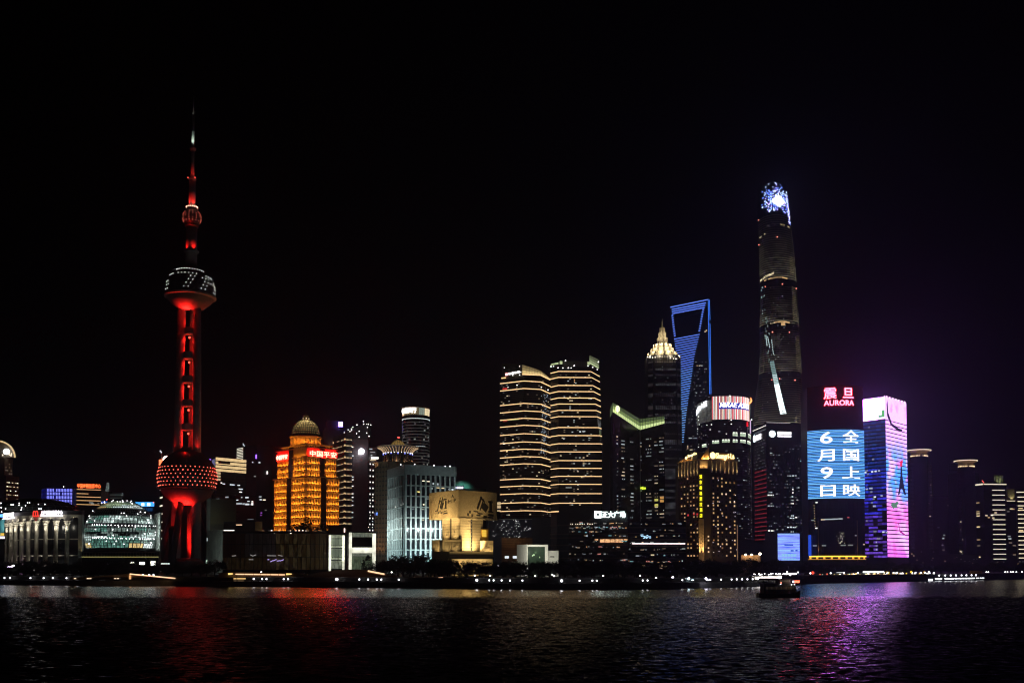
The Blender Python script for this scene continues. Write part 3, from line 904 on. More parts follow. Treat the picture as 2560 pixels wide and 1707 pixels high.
def warm_crown_block():
 Y = 1150
 A, B, Cc = XY(528, Y+16), XY(537, Y), XY(614, Y+30)
 t = thing('gold_crowned_block', 'dark office block with four glowing golden top storeys beside the television tower', 'building', (B.x, B.y, GROUND))
 poly = [A, B, Cc, Cc+Vector((-8, 28)), A+Vector((2, 30))]
 zt = Z(1141.5, Y)
 body('wall', t, poly, GROUND, zt, dark_glass)
 bands(t, poly, [Z(1190+7.2*i, Y) for i in range(24)], .5, .1, bar_m)
 f = Face(B, Cc); L = f.L
 gd = glow('storey_gold', (1, .70, .34), 1.05, True, .25, (.15, .15, .5))
 for y0, y1 in ((1142.5, 1150), (1152.5, 1159.5), (1162, 1168.5), (1171, 1177)):
  for k in range(5):
   f.pane('lit_storey', t, L*k/5+.15, L*(k+1)/5-.15, Z(y1, Y), Z(y0, Y), gd, .3, .5)
 for k, (y0, y1) in enumerate(((1179, 1184.5), (1187, 1192), (1195, 1200))):
  f.pane('lit_storey', t, .4, L*.16, Z(y1, Y), Z(y0, Y), glow('storey_gold2', (1, .75, .42), .7, True, .3, (.2, .2, .5)), .3, .5)
 f.pane('roof_sign', t, L*.08, L*.46, Z(1157.5, Y), Z(1152.5, Y), mat('sign_teal', (.10, .16, .14), .5), .8, .4)
 fs = Face(A, B)
 fs.pane('lit_storey', t, .6, fs.L-.3, Z(1160, Y+8), Z(1148, Y+8), glow('storey_side', (.5, .75, .62), .14, False), .2, .4)
 fs.pane('lit_storey', t, .6, fs.L-.3, Z(1168, Y+8), Z(1162, Y+8), glow('storey_side', (.5, .75, .62), .14, False), .2, .4)
 obj('neon_mark', MB().tube(tuple(W(524.5, 1160, Y+14)), tuple(W(524.5, 1147, Y+14)), 1.0), glow('neon_violet', (.32, .12, 1), 3.0), t)
 for px0, px1, y, k in ((550, 554, 1206, 2), (555, 561, 1208.5, 0), (573, 585, 1210, 0), (592, 599, 1211, 0), (595, 606, 1220.5, 0), (597, 604, 1228, 2), (542, 546, 1241.5, 1), (556, 572, 1242, 2),
                           (580, 592, 1243.5, 2), (598, 606, 1243, 2), (613, 621, 1243, 0)):
  m0, m1 = L*(px0-537)/77, L*(px1-537)/77
  if m1 < L: f.pane('lit_window', t, m0, m1, Z(y+1.3, Y+20*(px0-537)/77), Z(y-1.3, Y+20*(px0-537)/77), w_cool[k])
 return t
warm_crown_block()

def dark_pair():
 Y = 1400
 A, B, Cc = XY(590, Y+14), XY(606, Y), XY(622, Y+6)
 t = thing('striped_top_tower', 'far tower with a small panel of bright slanting stripes behind the gold crowned block', 'building', (B.x, B.y, GROUND))
 body('wall', t, [A, B, Cc, Cc+Vector((0, 24)), A+Vector((4, 16))], GROUND, Z(1116, Y), dark_clad)
 f = Face(A, B)
 for k in range(9):
  f.pane('stripe_light', t, .4, f.L-.4, Z(1121.5+3.9*k, Y+7), Z(1119.8+3.9*k, Y+7), glow('stripe_cream', (1, .92, .72), 1.0), .3, .5)
 dots('roof_lamp', t, [W(608.5, 1112, Y-1), W(608, 1109, Y-1), W(611, 1114, Y-1)], .9, w_cool[0])
 Y = 1330
 A, B, Cc = XY(612, Y+8), XY(640, Y), XY(680, Y+10)
 t = thing('dark_slab_tower', 'almost black slab tower with a violet lamp and few lights left of the orange tower', 'building', (B.x, B.y, GROUND))
 P = [A, B, Cc, Cc+Vector((0, 30)), A+Vector((0, 30))]
 body('wall', t, P, GROUND, Z(1112, Y), dark_clad)
 bands(t, P, [Z(1120+8*i, Y) for i in range(30)], .5, .1, bar_m)
 obj('neon_mark', MB().tube(tuple(W(640.5, 1146, Y-1.2)), tuple(W(640.5, 1136, Y-1.2)), .9), glow('neon_violet', (.32, .12, 1), 3.0), t)
 dots('lamps', t, [W(668, 1179, Y+3), W(668, 1183, Y+3)], 1.2, w_cool[2])
 for px, y, w, m_ in ((630, 1154.5, 4, w_cool[0]), (647, 1155.5, 5, w_cool[0]), (637, 1240, 6, w_cool[0]), (650, 1241, 7, w_cool[1]), (651, 1248, 5, w_cool[0]), (660, 1248.5, 7, w_warm[3]), (636, 1190, 7, w_dim[3]), (653, 1281, 4, glow('violet_dim', (.5, .12, .8), .6, False)), (652, 1287, 3, glow('violet_dim', (.5, .12, .8), .6, False)),
                         (628, 1104, 6, w_dim[0]), (664, 1274, 5, w_dim[0])):
  fc = Face(XY(px-w/2, Y+6), XY(px+w/2, Y+6)); 
  ff = Face(B, Cc) if px > 640 else Face(A, B)
  mm = ff.m_at(px)
  if y > 1112: ff.pane('lit_window', t, mm-w*.27, mm+w*.27, Z(y+1.4, Y), Z(y-1.4, Y), m_)
 Y = 1180
 t = thing('window_strip_block', 'low dark block with two bright window strips below the gold crowned block', 'building', (X(600, Y-90), Y-90, GROUND))
 Y = Y-90
 P = [XY(528, Y+10), XY(640, Y), XY(640, Y+30), XY(528, Y+40)]
 body('wall', t, P, GROUND, Z(1238, Y), dark_glass)
 f = Face(P[0], P[1]); L = f.L
 for px0, px1, y, h, k in ((580, 589, 1249, 2.2, 2), (589, 596, 1249.5, 2.2, 0), (618, 624, 1253, 2.4, 0), (628, 633, 1254, 2.6, 2), (588, 605, 1258.5, 4.6, 1), (606, 612, 1259.5, 4, 1), (613, 622, 1260.5, 4, 0), (628, 633, 1260, 5.5, 2), (622, 627, 1261, 2, 1),
                              (540, 548, 1246, 1.5, 3), (550, 554, 1247, 1.5, 3), (563, 571, 1242, 3, 1), (602, 606, 1243, 3, 1), (613, 621, 1243.5, 3.5, 0), (619, 634, 1298, 1.2, 3)):
  f.pane('lit_window', t, L*(px0-528)/112, L*(px1-528)/112-.1, Z(y+h/2, Y+5), Z(y-h/2, Y+5), w_cool[k])
dark_pair()

# ================================================================== grey blocks and dark glass hall on the shore
def slab_blocks():
 Y = 770
 t = thing('concrete_slab_block', 'concrete block with a pale upright end wall right of the television tower', 'building', (X(550, Y), Y, GROUND))
 body('end_wall', t, [XY(516, Y+3), XY(525.5, Y), XY(525.5, Y+30), XY(516, Y+30)], GROUND, Z(1246, Y), concrete)
 P = [XY(525.6, Y+.6), XY(590, Y+6), XY(590, Y+30), XY(525.6, Y+28)]
 body('wall', t, P, GROUND, Z(1246, Y), mat('brown_panel', (.09, .075, .05), .7))
 f = Face(P[0], P[1]); L = f.L
 for k in range(7):
  for r_ in range(4):
   f.pane('wall_panel', t, L*k/7+.08, L*(k+1)/7-.08, Z(1267+21*r_, Y), Z(1247.5+21*r_, Y), mat('brown_panel_%d' % ((k*3+r_) % 3), (.08+.02*((k*3+r_) % 3), .065+.015*((k*3+r_) % 3), .045), .7), .12, .3)
 cw = (.80, 1.0, .88)
 lamp('floodlight', t, W(519, 1330, Y-14), 700, cw, size=.5)
 lamp('floodlight', t, W(519, 1275, Y-14), 700, cw, size=.5)
 Y = 700
 t = thing('low_grey_block', 'low grey concrete block lit from one side at the foot of the television tower', 'building', (X(535, Y), Y, GROUND))
 P = [XY(516, Y+14), XY(553, Y), XY(558, Y+.5), XY(558, Y+30), XY(516, Y+32)]
 body('wall', t, P, GROUND, Z(1324, Y), concrete)
 f = Face(P[0], P[1])
 for k in range(1, 5):
  f.pane('joint', t, f.L*k/5-.06, f.L*k/5+.06, GROUND, Z(1325.5, Y), dark_clad, .05, .2)
 lamp('floodlight', t, W(522, 1395, Y-10), 1000, cw, size=.5)
 lamp('floodlight', t, W(540, 1340, Y-16), 900, cw, size=.5)
 f.pane('lit_sign', t, 1, 2.2, Z(1352, Y+13), Z(1344, Y+13), w_cool[1])
 f.pane('lit_sign', t, .6, 2.0, Z(1408, Y+13), Z(1399, Y+13), glow('door_green', (.8, 1, .8), 1.0), .2)
 Y = 715
 t = thing('rooftop_block', 'flat dark block with a short white light bar behind the dark glass hall', 'building', (X(610, Y), Y, GROUND))
 P = [XY(559, Y), XY(640, Y), XY(640, Y+24), XY(559, Y+24)]
 body('wall', t, P, GROUND, Z(1303, Y), dark_clad)
 f = Face(P[0], P[1]); L = f.L
 f.pane('light_bar', t, 0.2, L*.335, Z(1330, Y), Z(1324, Y), glow('bar_white', (1, 1, .9), 1.6), .3, .5)
 f.pane('light_bar', t, L*.39, L*.57, Z(1312.3, Y), Z(1310.4, Y), glow('bar_amber', (1, .62, .35), 1.4), .3, .5)
 body('roof_cabin', t, [XY(637.5, Y-3), XY(656, Y-3), XY(656, Y+8), XY(637.5, Y+8)], GROUND, Z(1303.5, Y), mat('cabin_tan', (.30, .22, .12), .8))
 lamp('floodlight', t, W(648, 1322, Y-10), 160, (1, .8, .45), size=.4)
slab_blocks()

def glass_hall():
 Y = 665
 t = thing('dark_glass_hall', 'long low hall of dark glass panels with dim brown light inside by the water', 'building', (X(690, Y), Y, GROUND))
 P = [XY(558.5, Y), XY(821, Y+2), XY(821, Y+34), XY(558.5, Y+34)]
 body('inner_wall', t, [p+Vector((0, .8)) for p in P], GROUND, Z(1332, Y), dark_clad)
 obj('roof', MB().prism([tuple(XY(557, Y-1)), tuple(XY(822, Y)), tuple(XY(822, Y+36)), tuple(XY(557, Y+36))], Z(1332, Y), Z(1326.5, Y)), roof_m, t)
 f = Face(P[0], P[1]); L = f.L; n = 24
 r = random.Random(11)
 dimm = [glow('hall_dim_%d' % i, c, s, False, .95, (.9, .9, .35), seed=i) for i, (c, s) in enumerate((((.35, .22, .10), .006), ((.45, .30, .12), .022), ((.5, .36, .16), .05), ((.40, .36, .34), .012)))]
 for k in range(n):
  u = (k+.5)/n
  for r_, (y0, y1) in enumerate(((1333, 1359), (1360, 1391), (1392.5, 1423))):
   if .52 < u < .85: w = [2, 1, 2, 1][(k*5+r_) % 4]
   elif .2 < u < .52: w = (3, 3, 1)[r_]
   else: w = (0, 0, 1)[r_]
   f.pane('pane', t, L*k/n+.12, L*(k+1)/n-.12, Z(y1, Y), Z(y0, Y), dimm[w], .05, .3)
 for k in range(n+1):
  f.pane('mullion', t, L*k/n-.1, L*k/n+.1, Z(1425, Y), Z(1332, Y), bar_m, .35, .4)
 for y in (1359.5, 1391.7):
  f.pane('transom', t, 0, L, Z(y+.6, Y), Z(y-.6, Y), bar_m, .25, .3)
 vio = glow('violet_trace', (.55, .42, 1), .9, False); whd = glow('white_trace', (.9, .85, .8), .35, False)
 mb = MB()
 for a, b in ((( 676, 1403.5), (683, 1400)), ((683, 1401), (691, 1397.5)), ((692, 1401.5), (700, 1400.5)), ((700, 1401.5), (709, 1398)), ((669, 1398), (673, 1398))):
  mb.tube(tuple(W(*a, Y-.2)), tuple(W(*b, Y-.2)), .28, n=5)
 tag(obj('violet_lights', mb, vio, t), 'crooked streak of violet lights behind the glass')
 mb = MB()
 for a, b in (((626, 1386), (632, 1389)), ((632, 1389), (640, 1386)), ((622, 1398), (633, 1398)), ((668, 1388), (690, 1388.5)), ((695, 1387), (706, 1389)), ((580, 1389), (590, 1388))):
  mb.tube(tuple(W(*a, Y-.2)), tuple(W(*b, Y-.2)), .22, n=5)
 tag(obj('pale_lights', mb, whd, t), 'pale curved light traces behind the glass')
 pts = [W(a, b, Y+2) for a, b in ((630, 1329), (679, 1326), (686, 1331), (698, 1327), (726, 1327), (727, 1332), (757, 1326), (768, 1330), (765, 1327), (740, 1326.5), (748, 1326.5), (622, 1329))]
 dots('roof_lamps', t, pts, .5, glow('roof_mixed', (1, .8, .75), 2.5, False))
 fr = Face(XY(650, Y+8), XY(700, Y+8))
 for k in range(10):
  a = 655+16*k
  q = Face(XY(a, Y+6), XY(a+6, Y+6)); q.pane('rooftop_light', t, 0, q.L, Z(1327.5, Y+6), Z(1325.5, Y+6), rnd.choice([w_dim[2], w_dim[0], w_warm[2]]))
 body('roof_cabin', t, [XY(820, Y+12), XY(876, Y+12), XY(876, Y+26), XY(820, Y+26)], GROUND, Z(1313, Y+12), mat('cabin_grey', (.10, .08, .06), .8))
 q = Face(XY(860, Y+11.8), XY(863, Y+11.8)); q.pane('light_bar', t, 0, q.L, Z(1330, Y+12), Z(1320, Y+12), glow('bar_pink', (1, .72, .6), 2.2), .2)
 # tall bay walls
 wl = glow('bay_white', (1, 1, .80), 1.5, True, .55, (.2, .2, .22)); wd = glow('bay_soft', (.85, .95, .75), .22, True, .8, (.9, .9, .5))
 A = [XY(821.3, Y-3), XY(866, Y-3), XY(866, Y+20), XY(821.3, Y+20)]
 b1 = body('left_bay', t, A, GROUND, Z(1334, Y-3), dark_glass)
 f = Face(XY(823, Y-3), XY(862, Y-3)); L = f.L
 f.pane('lit_frame', b1, 0, L*.14, Z(1428, Y), Z(1337, Y), wl, .6, .8); f.pane('lit_frame', b1, L*.87, L, Z(1424, Y), Z(1338, Y), wl, .6, .8)
 for y0, y1, m_ in ((1337, 1345, wd), (1347, 1362, glow('bay_dim', (.7, .85, .7), .06, False)), (1363, 1369, wd), (1371, 1392, glow('bay_dim', (.7, .85, .7), .06, False)), (1393, 1399, wd), (1401, 1421, wd)):
  for k in range(3):
   f.pane('pane', b1, L*(.15+.24*k)+.1, L*(.15+.24*(k+1))-.1, Z(y1, Y), Z(y0, Y), m_, .3, .4)
 for y in (1345, 1366, 1396):
  for a in (.07, .93):
   lamp('bay_lamp', b1, f.p(L*a, Z(y, Y), 2.2), 260, (1, 1, .8), size=.3)
 body('grey_pier', t, [XY(866.2, Y-2), XY(872, Y-2), XY(872, Y+18), XY(866.2, Y+18)], GROUND, Z(1334, Y), concrete)
 B = [XY(872.2, Y-6), XY(941, Y-6), XY(941, Y+24), XY(872.2, Y+24)]
 b2 = body('right_bay', t, B, GROUND, Z(1328, Y-6), dark_glass)
 f = Face(XY(873, Y-6), XY(940, Y-6)); L = f.L
 f.pane('lit_frame', b2, 0, L*.105, Z(1424, Y-6), Z(1330.5, Y-6), wl, .6, .8); f.pane('lit_frame', b2, L*.875, L, Z(1427, Y-6), Z(1333, Y-6), wl, .6, .8)
 f.pane('lit_frame', b2, L*.105+.02, L*.875-.02, Z(1382, Y-6), Z(1368, Y-6), wl, .5, .7)
 for k in range(5):
  f.pane('pane', b2, L*(.115+.15*k)+.08, L*(.115+.15*(k+1))-.08, Z(1363, Y-6), Z(1344, Y-6), dark_glass, .2, .3)
  f.pane('pane', b2, L*(.115+.15*k)+.08, L*(.115+.15*(k+1))-.08, Z(1342, Y-6), Z(1331, Y-6), wd, .2, .3)
  f.pane('pane', b2, L*(.115+.15*k)+.08, L*(.115+.15*(k+1))-.08, Z(1390, Y-6), Z(1384, Y-6), wd, .2, .3)
  f.pane('pane', b2, L*(.115+.15*k)+.08, L*(.115+.15*(k+1))-.08, Z(1425, Y-6), Z(1391, Y-6), glow('bay_green', (.6, .8, .5), .14, False, .8, (.9, .9, .4)), .2, .3)
 return t
glass_hall()
# ================================================================== orange floodlit tower with a dome
def domed_tower():
 Y = 1000
 t = thing('orange_domed_tower', 'stepped tower floodlit orange with ledges, red lit sign and a dark glass dome', 'building', (X(764, Y+30), Y+30, GROUND))
 wall_m = mat('sandstone', (.52, .40, .24), .75, scale=.4, var=.15)
 led = mat('sandstone_ledge', (.55, .42, .25), .75, scale=.6, var=.15)
 win = mat('brown_black_glass', (.02, .016, .012), .3)  # very dark brown window glass
 org = (1.0, .31, .025)
 zc = lambda py: Z(py, Y)
 def plan(a, b, c):
  A, B, Cc = XY(a[0], a[1]), XY(b[0], b[1]), XY(c[0], c[1])
  return A, B, Cc, Cc + (A-B)
 up = plan((692, 1042), (765, 1000), (839, 1023))
 lo = plan((685, 1041), (765, 998), (847, 1025))
 body('lower_wall', t, lo, GROUND, zc(1193), wall_m)
 body('upper_wall', t, up, zc(1193), zc(1119), wall_m)
 st = plan((703, 1044), (765, 1007), (828, 1026))
 body('attic', t, st, zc(1119), zc(1109), wall_m)
 # the two dark glass shafts that split the faces
 segsL, segsR = ((0.02, .43), (.565, .99)), ((.01, .42), (.60, .985))
 for pl, z0, z1 in ((lo, GROUND, zc(1190)), (up, zc(1190), zc(1112))):
  fl, fr = Face(pl[0], pl[1]), Face(pl[1], pl[2])
  fl.pane('glass_shaft', t, fl.L*.44, fl.L*.555, z0, z1, dark_glass, 1.4, 1.8)
  fr.pane('glass_shaft', t, fr.L*.43, fr.L*.59, z0, z1, dark_glass, 1.4, 1.8)
 lev = [1119, 1139, 1157, 1174, 1191.5] + [1208.5+16.8*i for i in range(8)]
 for i, (y0, y1) in enumerate(zip(lev, lev[1:])):
  pl = up if y1 < 1195 else lo
  z1, z0 = zc(y0), zc(y1)
  big = y1 in (1191.5,)
  for f, segs, nb in ((Face(pl[0], pl[1]), segsL, 8), (Face(pl[1], pl[2]), segsR, 5)):
   for a, b in segs:
    m0, m1 = f.L*a, f.L*b
    # ledge below this storey and its hidden strip lamp
    f.pane('ledge', t, m0-.5, m1+.5, z0-.75, z0-.05, led, 1.9 if not big else 3.0, 2.3)
    lm = lamp('ledge_lamp', t, f.p((m0+m1)/2, z0+(1.35 if big else .12), 1.6), (m1-m0)*(82 if i else 26), org, 'AREA', ((m1-m0)*.94, .35))
    d = Vector((-f.n.x*.45, -f.n.y*.45, 1))
    q = d.to_track_quat('-Z', 'X') 
    # long side along the wall
    zax = -d.normalized(); xax = Vector((f.d.x, f.d.y, 0)); yax = zax.cross(xax).normalized(); zax2 = xax.cross(yax)
    lm.rotation_euler = Matrix((xax, yax, zax2)).transposed().to_euler()
    n = nb if f.L < 45 else nb
    if i == 0: continue
    w = (m1-m0)/n
    mb = MB()
    for k in range(n):
     f.pane('window', t, m0+w*(k+.34), m0+w*(k+.66), z0+1.0, z1-2.1, win, .06, .3)
    for k in range(n+1):
     c = m0+w*k
     mb.obox(f.p(c, (z0+z1-.8)/2, .35), tuple(f.d*(w*.17))+(0,), tuple(f.n*.35)+(0,), (0, 0, (z1-z0-.8)/2))
    obj('pilaster_row', mb, wall_m, t)
 for pl, y in ((up, 1119), (lo, 1191.5), (st, 1109)):
  fl, fr = Face(pl[0], pl[1]), Face(pl[1], pl[2])
  for f in (fl, fr):
   f.pane('cornice', t, -1, f.L+1, zc(y), zc(y)+1.1, led, 1.9, 2.4)
 for f, k in ((Face(st[0], st[1]), 14), (Face(st[1], st[2]), 10)):
  lm = lamp('ledge_lamp', t, f.p(f.L/2, zc(1119)+1.4, 3.0), f.L*16, org, 'AREA', (f.L*.9, .3))
  zax = Vector((f.n.x*.5, f.n.y*.5, -1)).normalized(); xax = Vector((f.d.x, f.d.y, 0)); yax = zax.cross(xax).normalized()
  lm.rotation_euler = Matrix((xax, yax, xax.cross(yax))).transposed().to_euler()
  for q in range(k):
   f.pane('window', t, f.L*(q+.25)/k, f.L*(q+.75)/k, zc(1118), zc(1111), win, .06, .3)
 # drum, dome and lantern
 c = (up[0]+up[2])/2; cx = X(764.5, c.y, 1080); cyy = c.y
 zz = lambda py: Z(py, cyy-14)
 dr = obj('drum', MB().lathe([(15.0, zc(1110)), (15.0, zz(1092)), (16.6, zz(1091)), (17.0, zz(1089)), (15.4, zz(1088))], 40, cx, cyy), wall_m, t)
 for i in range(20):
  a = 2*pi*(i+.5)/20
  bxo('drum_column', dr, (cx+15.3*cos(a), cyy+15.3*sin(a), (zc(1108)+zz(1092))/2), .9, .9, zz(1092)-zc(1108), wall_m, a)
 for i in range(12):
  a = pi + pi*(i+.5)/12
  lamp('drum_lamp', dr, (cx+17.6*cos(a), cyy+17.6*sin(a), zz(1106)+1.5), 700, org, size=.3)
 R0 = 14.6; zb = zz(1088); hd = zz(1045)-zb
 dome = obj('dome', MB().lathe([(R0*cos(a)**.8, zb+hd*sin(a)) for a in [R(84)*i/12 for i in range(13)]], 40, cx, cyy), dark_glass, t)
 mb = MB()
 g = lambda a, b, k=1.01: (cx+R0*k*cos(a)**.8*cos(b), cyy+R0*k*cos(a)**.8*sin(b), zb+hd*1.005*sin(a))
 for i in range(20):
  for k in range(12):
   mb.tube(g(R(84)*k/12, 2*pi*i/20), g(R(84)*(k+1)/12, 2*pi*i/20), .38, n=4, cap=False)
 for k in (2, 4, 6, 8, 10):
  for i in range(40):
   mb.tube(g(R(7*k), 2*pi*i/40), g(R(7*k), 2*pi*(i+1)/40), .2, n=3, cap=False)
 obj('dome_ribs', mb, dark_clad, dome)
 for k, st_ in enumerate((.02, .03, .05, .09, .15, .24, .36, .50, .62)):  # brightening towards the top is put into the panes' glow, ring by ring
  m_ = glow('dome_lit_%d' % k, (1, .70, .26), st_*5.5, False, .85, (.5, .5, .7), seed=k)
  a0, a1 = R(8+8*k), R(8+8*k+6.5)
  mb = MB()
  for i in range(40):
   b0, b1 = 2*pi*(i+.12)/40, 2*pi*(i+.88)/40
   mb.quad(g(a0, b0, 1.003), g(a0, b1, 1.003), g(a1, b1, 1.003), g(a1, b0, 1.003))
  obj('dome_panes', mb, m_, dome)
 la = obj('lantern', MB().lathe([(3.2, zz(1046)), (3.4, zz(1043)), (2.6, zz(1042)), (2.6, zz(1036)), (3.0, zz(1035)), (2.0, zz(1032)), (.4, zz(1029)), (.2, zz(1024)), (0, zz(1024))], 16, cx, cyy), wall_m, t)
 dots('lantern_lamps', la, [(cx+3.2*cos(a), cyy+3.2*sin(a), zz(1041.5+5*(i % 2))) for i, a in enumerate([2*pi*i/10 for i in range(10)])], .6, glow('lantern_glow', (1, .7, .4), 1.3, False))
 # red lit signs; glowing red boards added behind for halo and water reflection
 rd = glow('sign_red_hot', (1, .20, .13), 9.0)
 f = Face(up[1], up[2]); L = f.L
 rb = glow('red_halo_board', (1, .003, .002), 22.0)
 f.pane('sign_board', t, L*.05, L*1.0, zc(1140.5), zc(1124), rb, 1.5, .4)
 sign_text('roof_sign', t, '中国平安', rd, lambda u, v, o: f.p(L*(.08+u*.90), zc(1139.5)+v*6.0, 1.55+o), .004, .5, 1.08)
 f2 = Face(up[0], up[1]); L2 = f2.L
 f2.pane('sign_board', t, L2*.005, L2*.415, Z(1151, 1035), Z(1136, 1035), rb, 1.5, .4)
 sign_text('roof_sign', t, '中国平安', rd, lambda u, v, o: f2.p(L2*(.015+u*.39), Z(1150, 1035)+v*5.2, 1.55+o), .008, .5, 1.0)
domed_tower()

def sign_tower_behind():
 Y = 1320
 t = thing('violet_sign_tower', 'hazy dark tower with a small square blue violet sign behind the orange domed tower', 'building', (X(836, Y), Y, GROUND))
 P = [XY(806, Y), XY(862, Y), XY(862, Y+30), XY(806, Y+30)]
 body('wall', t, P, GROUND, Z(1072, Y), dark_clad)
 body('upper_wall', t, [XY(812, Y+4), XY(846, Y+4), XY(846, Y+26), XY(812, Y+26)], Z(1072, Y), Z(1050, Y), dark_clad)
 obj('mast', MB().tube(tuple(W(822, 1052, Y+10)), tuple(W(822, 1028, Y+10)), .5), steel, t)
 body('sign_box', t, [XY(844.5, Y-2), XY(855, Y-2), XY(855, Y+2), XY(844.5, Y+2)], Z(1066, Y), Z(1055, Y), glow('sign_violet', (.24, .14, 1), 14.0))
 f = Face(P[0], P[1])
 lamp('floodlight', t, W(827, 1128, Y-8), 9000, (1, .55, .45), 'SPOT', 1, W(826, 1090, Y), 60, .9)
 bands(t, P, [Z(1080+8*i, Y) for i in range(20)], .5, .1, bar_m)
sign_tower_behind()

def slant_roof_tower():
 Y = 1120
 A, B, M, Cc, D = XY(831, Y+32), XY(861, Y), XY(879, Y+4), XY(919, Y+10), XY(941, Y+20)
 t = thing('slant_roof_tower', 'tower with a slanting black roof, rows of warm lamps and a round white sign', 'building', (B.x, B.y, GROUND))
 back = [XY(925, Y+55), XY(840, Y+60)]
 obj('wall', MB().prism([tuple(A), tuple(B), tuple(M), tuple(Cc)]+[tuple(p) for p in back], GROUND,
  [Z(1092, Y+30), Z(1083, Y), Z(1073, Y), Z(1050, Y), Z(1050, Y+50), Z(1092, Y+50)]), dark_clad, t)
 gcl = mat('grey_cladding', (.14, .12, .13), .6)
 fm = Face(M, Cc); 
 fm.pane('blank_wall', t, .5, fm.L-.3, GROUND, Z(1098, Y+8), gcl, .3, .5)
 body('side_wing', t, [Cc+Vector((.3, .2)), D, D+Vector((2, 30)), Cc+Vector((2, 30))], GROUND, Z(1117, Y+10), gcl)
 wl = glow('row_lamp', (1, .74, .40), .55, False); wc = glow('corner_lamp', (1, .66, .28), .8)
 fA, fB = Face(A, B), Face(B, M)
 rows = [1098+15*k for k in range(15)]
 for r_ in rows:
  z = Z(r_, Y)
  n = 9
  for k in range(n):
   m = fA.L*(k+.5)/n
   if rnd.random() < .93: fA.pane('lit_window', t, m-1.3, m+.9, z-.7, z+.3, wl, .2, .4)
  for k in range(5):
   m = fB.L*(k+.9)/5.4
   fB.pane('lit_window', t, m-.5, m+.4, z-.9, z+.5, wl, .2, .4)
  bxo('corner_lamp', t, (B.x, B.y-.3, z+.3), 1.8, 1.4, 1.6, wc, .4)
  fA.pane('corner_lamp', t, 0, 1.8, z-1, z+1.2, wc, .3, .5)
  for f in (fA, fB):
   f.pane('spandrel', t, 0, f.L, z-2.6, z-1.2, bar_m, .25, .3)
 for px, py in ((880, 1116), (881, 1138), (881, 1191), (881, 1198), (881, 1214), (881, 1233), (881, 1242), (881, 1251), (881, 1262), (881, 1280), (881, 1292)):
  q = Face(XY(px-2, Y+3.2), XY(px+2, Y+3.6)); q.pane('lit_window', t, 0, q.L, Z(py+1.1, Y), Z(py-1.1, Y), rnd.choice(w_cool[:3]), .3, .4)
 # round sign
 c = W(903.5, 1128, Y+6); mb = MB()
 N = 24; pts = [(c.x+3.4*cos(2*pi*i/N), c.z+3.4*sin(2*pi*i/N)) for i in range(N)]
 pts = [p for p in pts if not (p[0] < c.x-.2 and p[1] < c.z-.2)]
 k_ = next(i for i in range(len(pts)) if pts[i][0] < c.x and pts[i][1] >= c.z-.25 and pts[(i+1) % len(pts)][1] < c.z)
 pts.insert(k_+1, (c.x-3.4, c.z-3.4))
 mb.v = [(x, c.y-.6, z) for x, z in pts]+[(x, c.y+.4, z) for x, z in pts]; n = len(pts)
 mb.f = [tuple(range(n))]+[(i, (i+1) % n, n+(i+1) % n, n+i) for i in range(n)]
 obj('round_sign', mb, glow('sign_round_white', (.97, .95, 1), 6.0), t)
 lamp('sign_spill', t, (c.x, c.y-8, c.z-4), 2500, (.9, .85, .9), size=2)
 fD = Face(Cc, D)
 for k, r_ in enumerate([1160+15*k for k in range(12)]):
  for u in (.25, .58):
   fD.pane('lit_window', t, fD.L*u-.7, fD.L*u+.7, Z(r_+1.8, Y+15), Z(r_-1.8, Y+15), w_cool[2], .2, .4)
  if k > 3:
   fD.pane('lit_window', t, fD.L*.86-.5, fD.L*.86+.5, Z(r_+1.2, Y+15), Z(r_-1.2, Y+15), w_warm[1], .2, .4)
  for u in (.3, .55, .85, .1):
   if rnd.random() < .35 and k > 3: fD.pane('lit_window', t, fD.L*u-.6, fD.L*u+.6, Z(r_+8.5, Y+15), Z(r_+6.5, Y+15), rnd.choice(w_cool), .2, .4)
 for px, py, w, h, m_ in ((936, 1144.5, 18, 5, glow('bar_bright', (1, .95, .85), 2.6)), (932, 1150, 14, 2, w_warm[1]), (926, 1122, 8, 2, w_cool[1]), (931, 1130, 12, 2, w_dim[3]), (928, 1138, 4, 2, w_cool[1])):
  q = Face(XY(px-w/2, Y+12), XY(px+w/2, Y+12)); q.pane('lit_window', t, 0, q.L, Z(py+h/2, Y+12), Z(py-h/2, Y+12), m_, .8, 1.0)
 zp = [(695,100),(700,157),(790,162),(567,170),(488,210),(460,250),(395,265),(463,275),(430,298),(318,320),(612,293),(560,340),(612,407),(760,328),(805,392),(773,218),(838,172),(760,157)]
 dots('facade_lamps', t, [W(820+x/7.84, 1040+y/7.84, Y-1 if x < 600 else Y+4) for x, y in zp if not (x < 600 and 1040+y/7.84 < 1060) or True], .55, glow('lamp_soft', (1, .95, .95), 3.0, False))
slant_roof_tower()

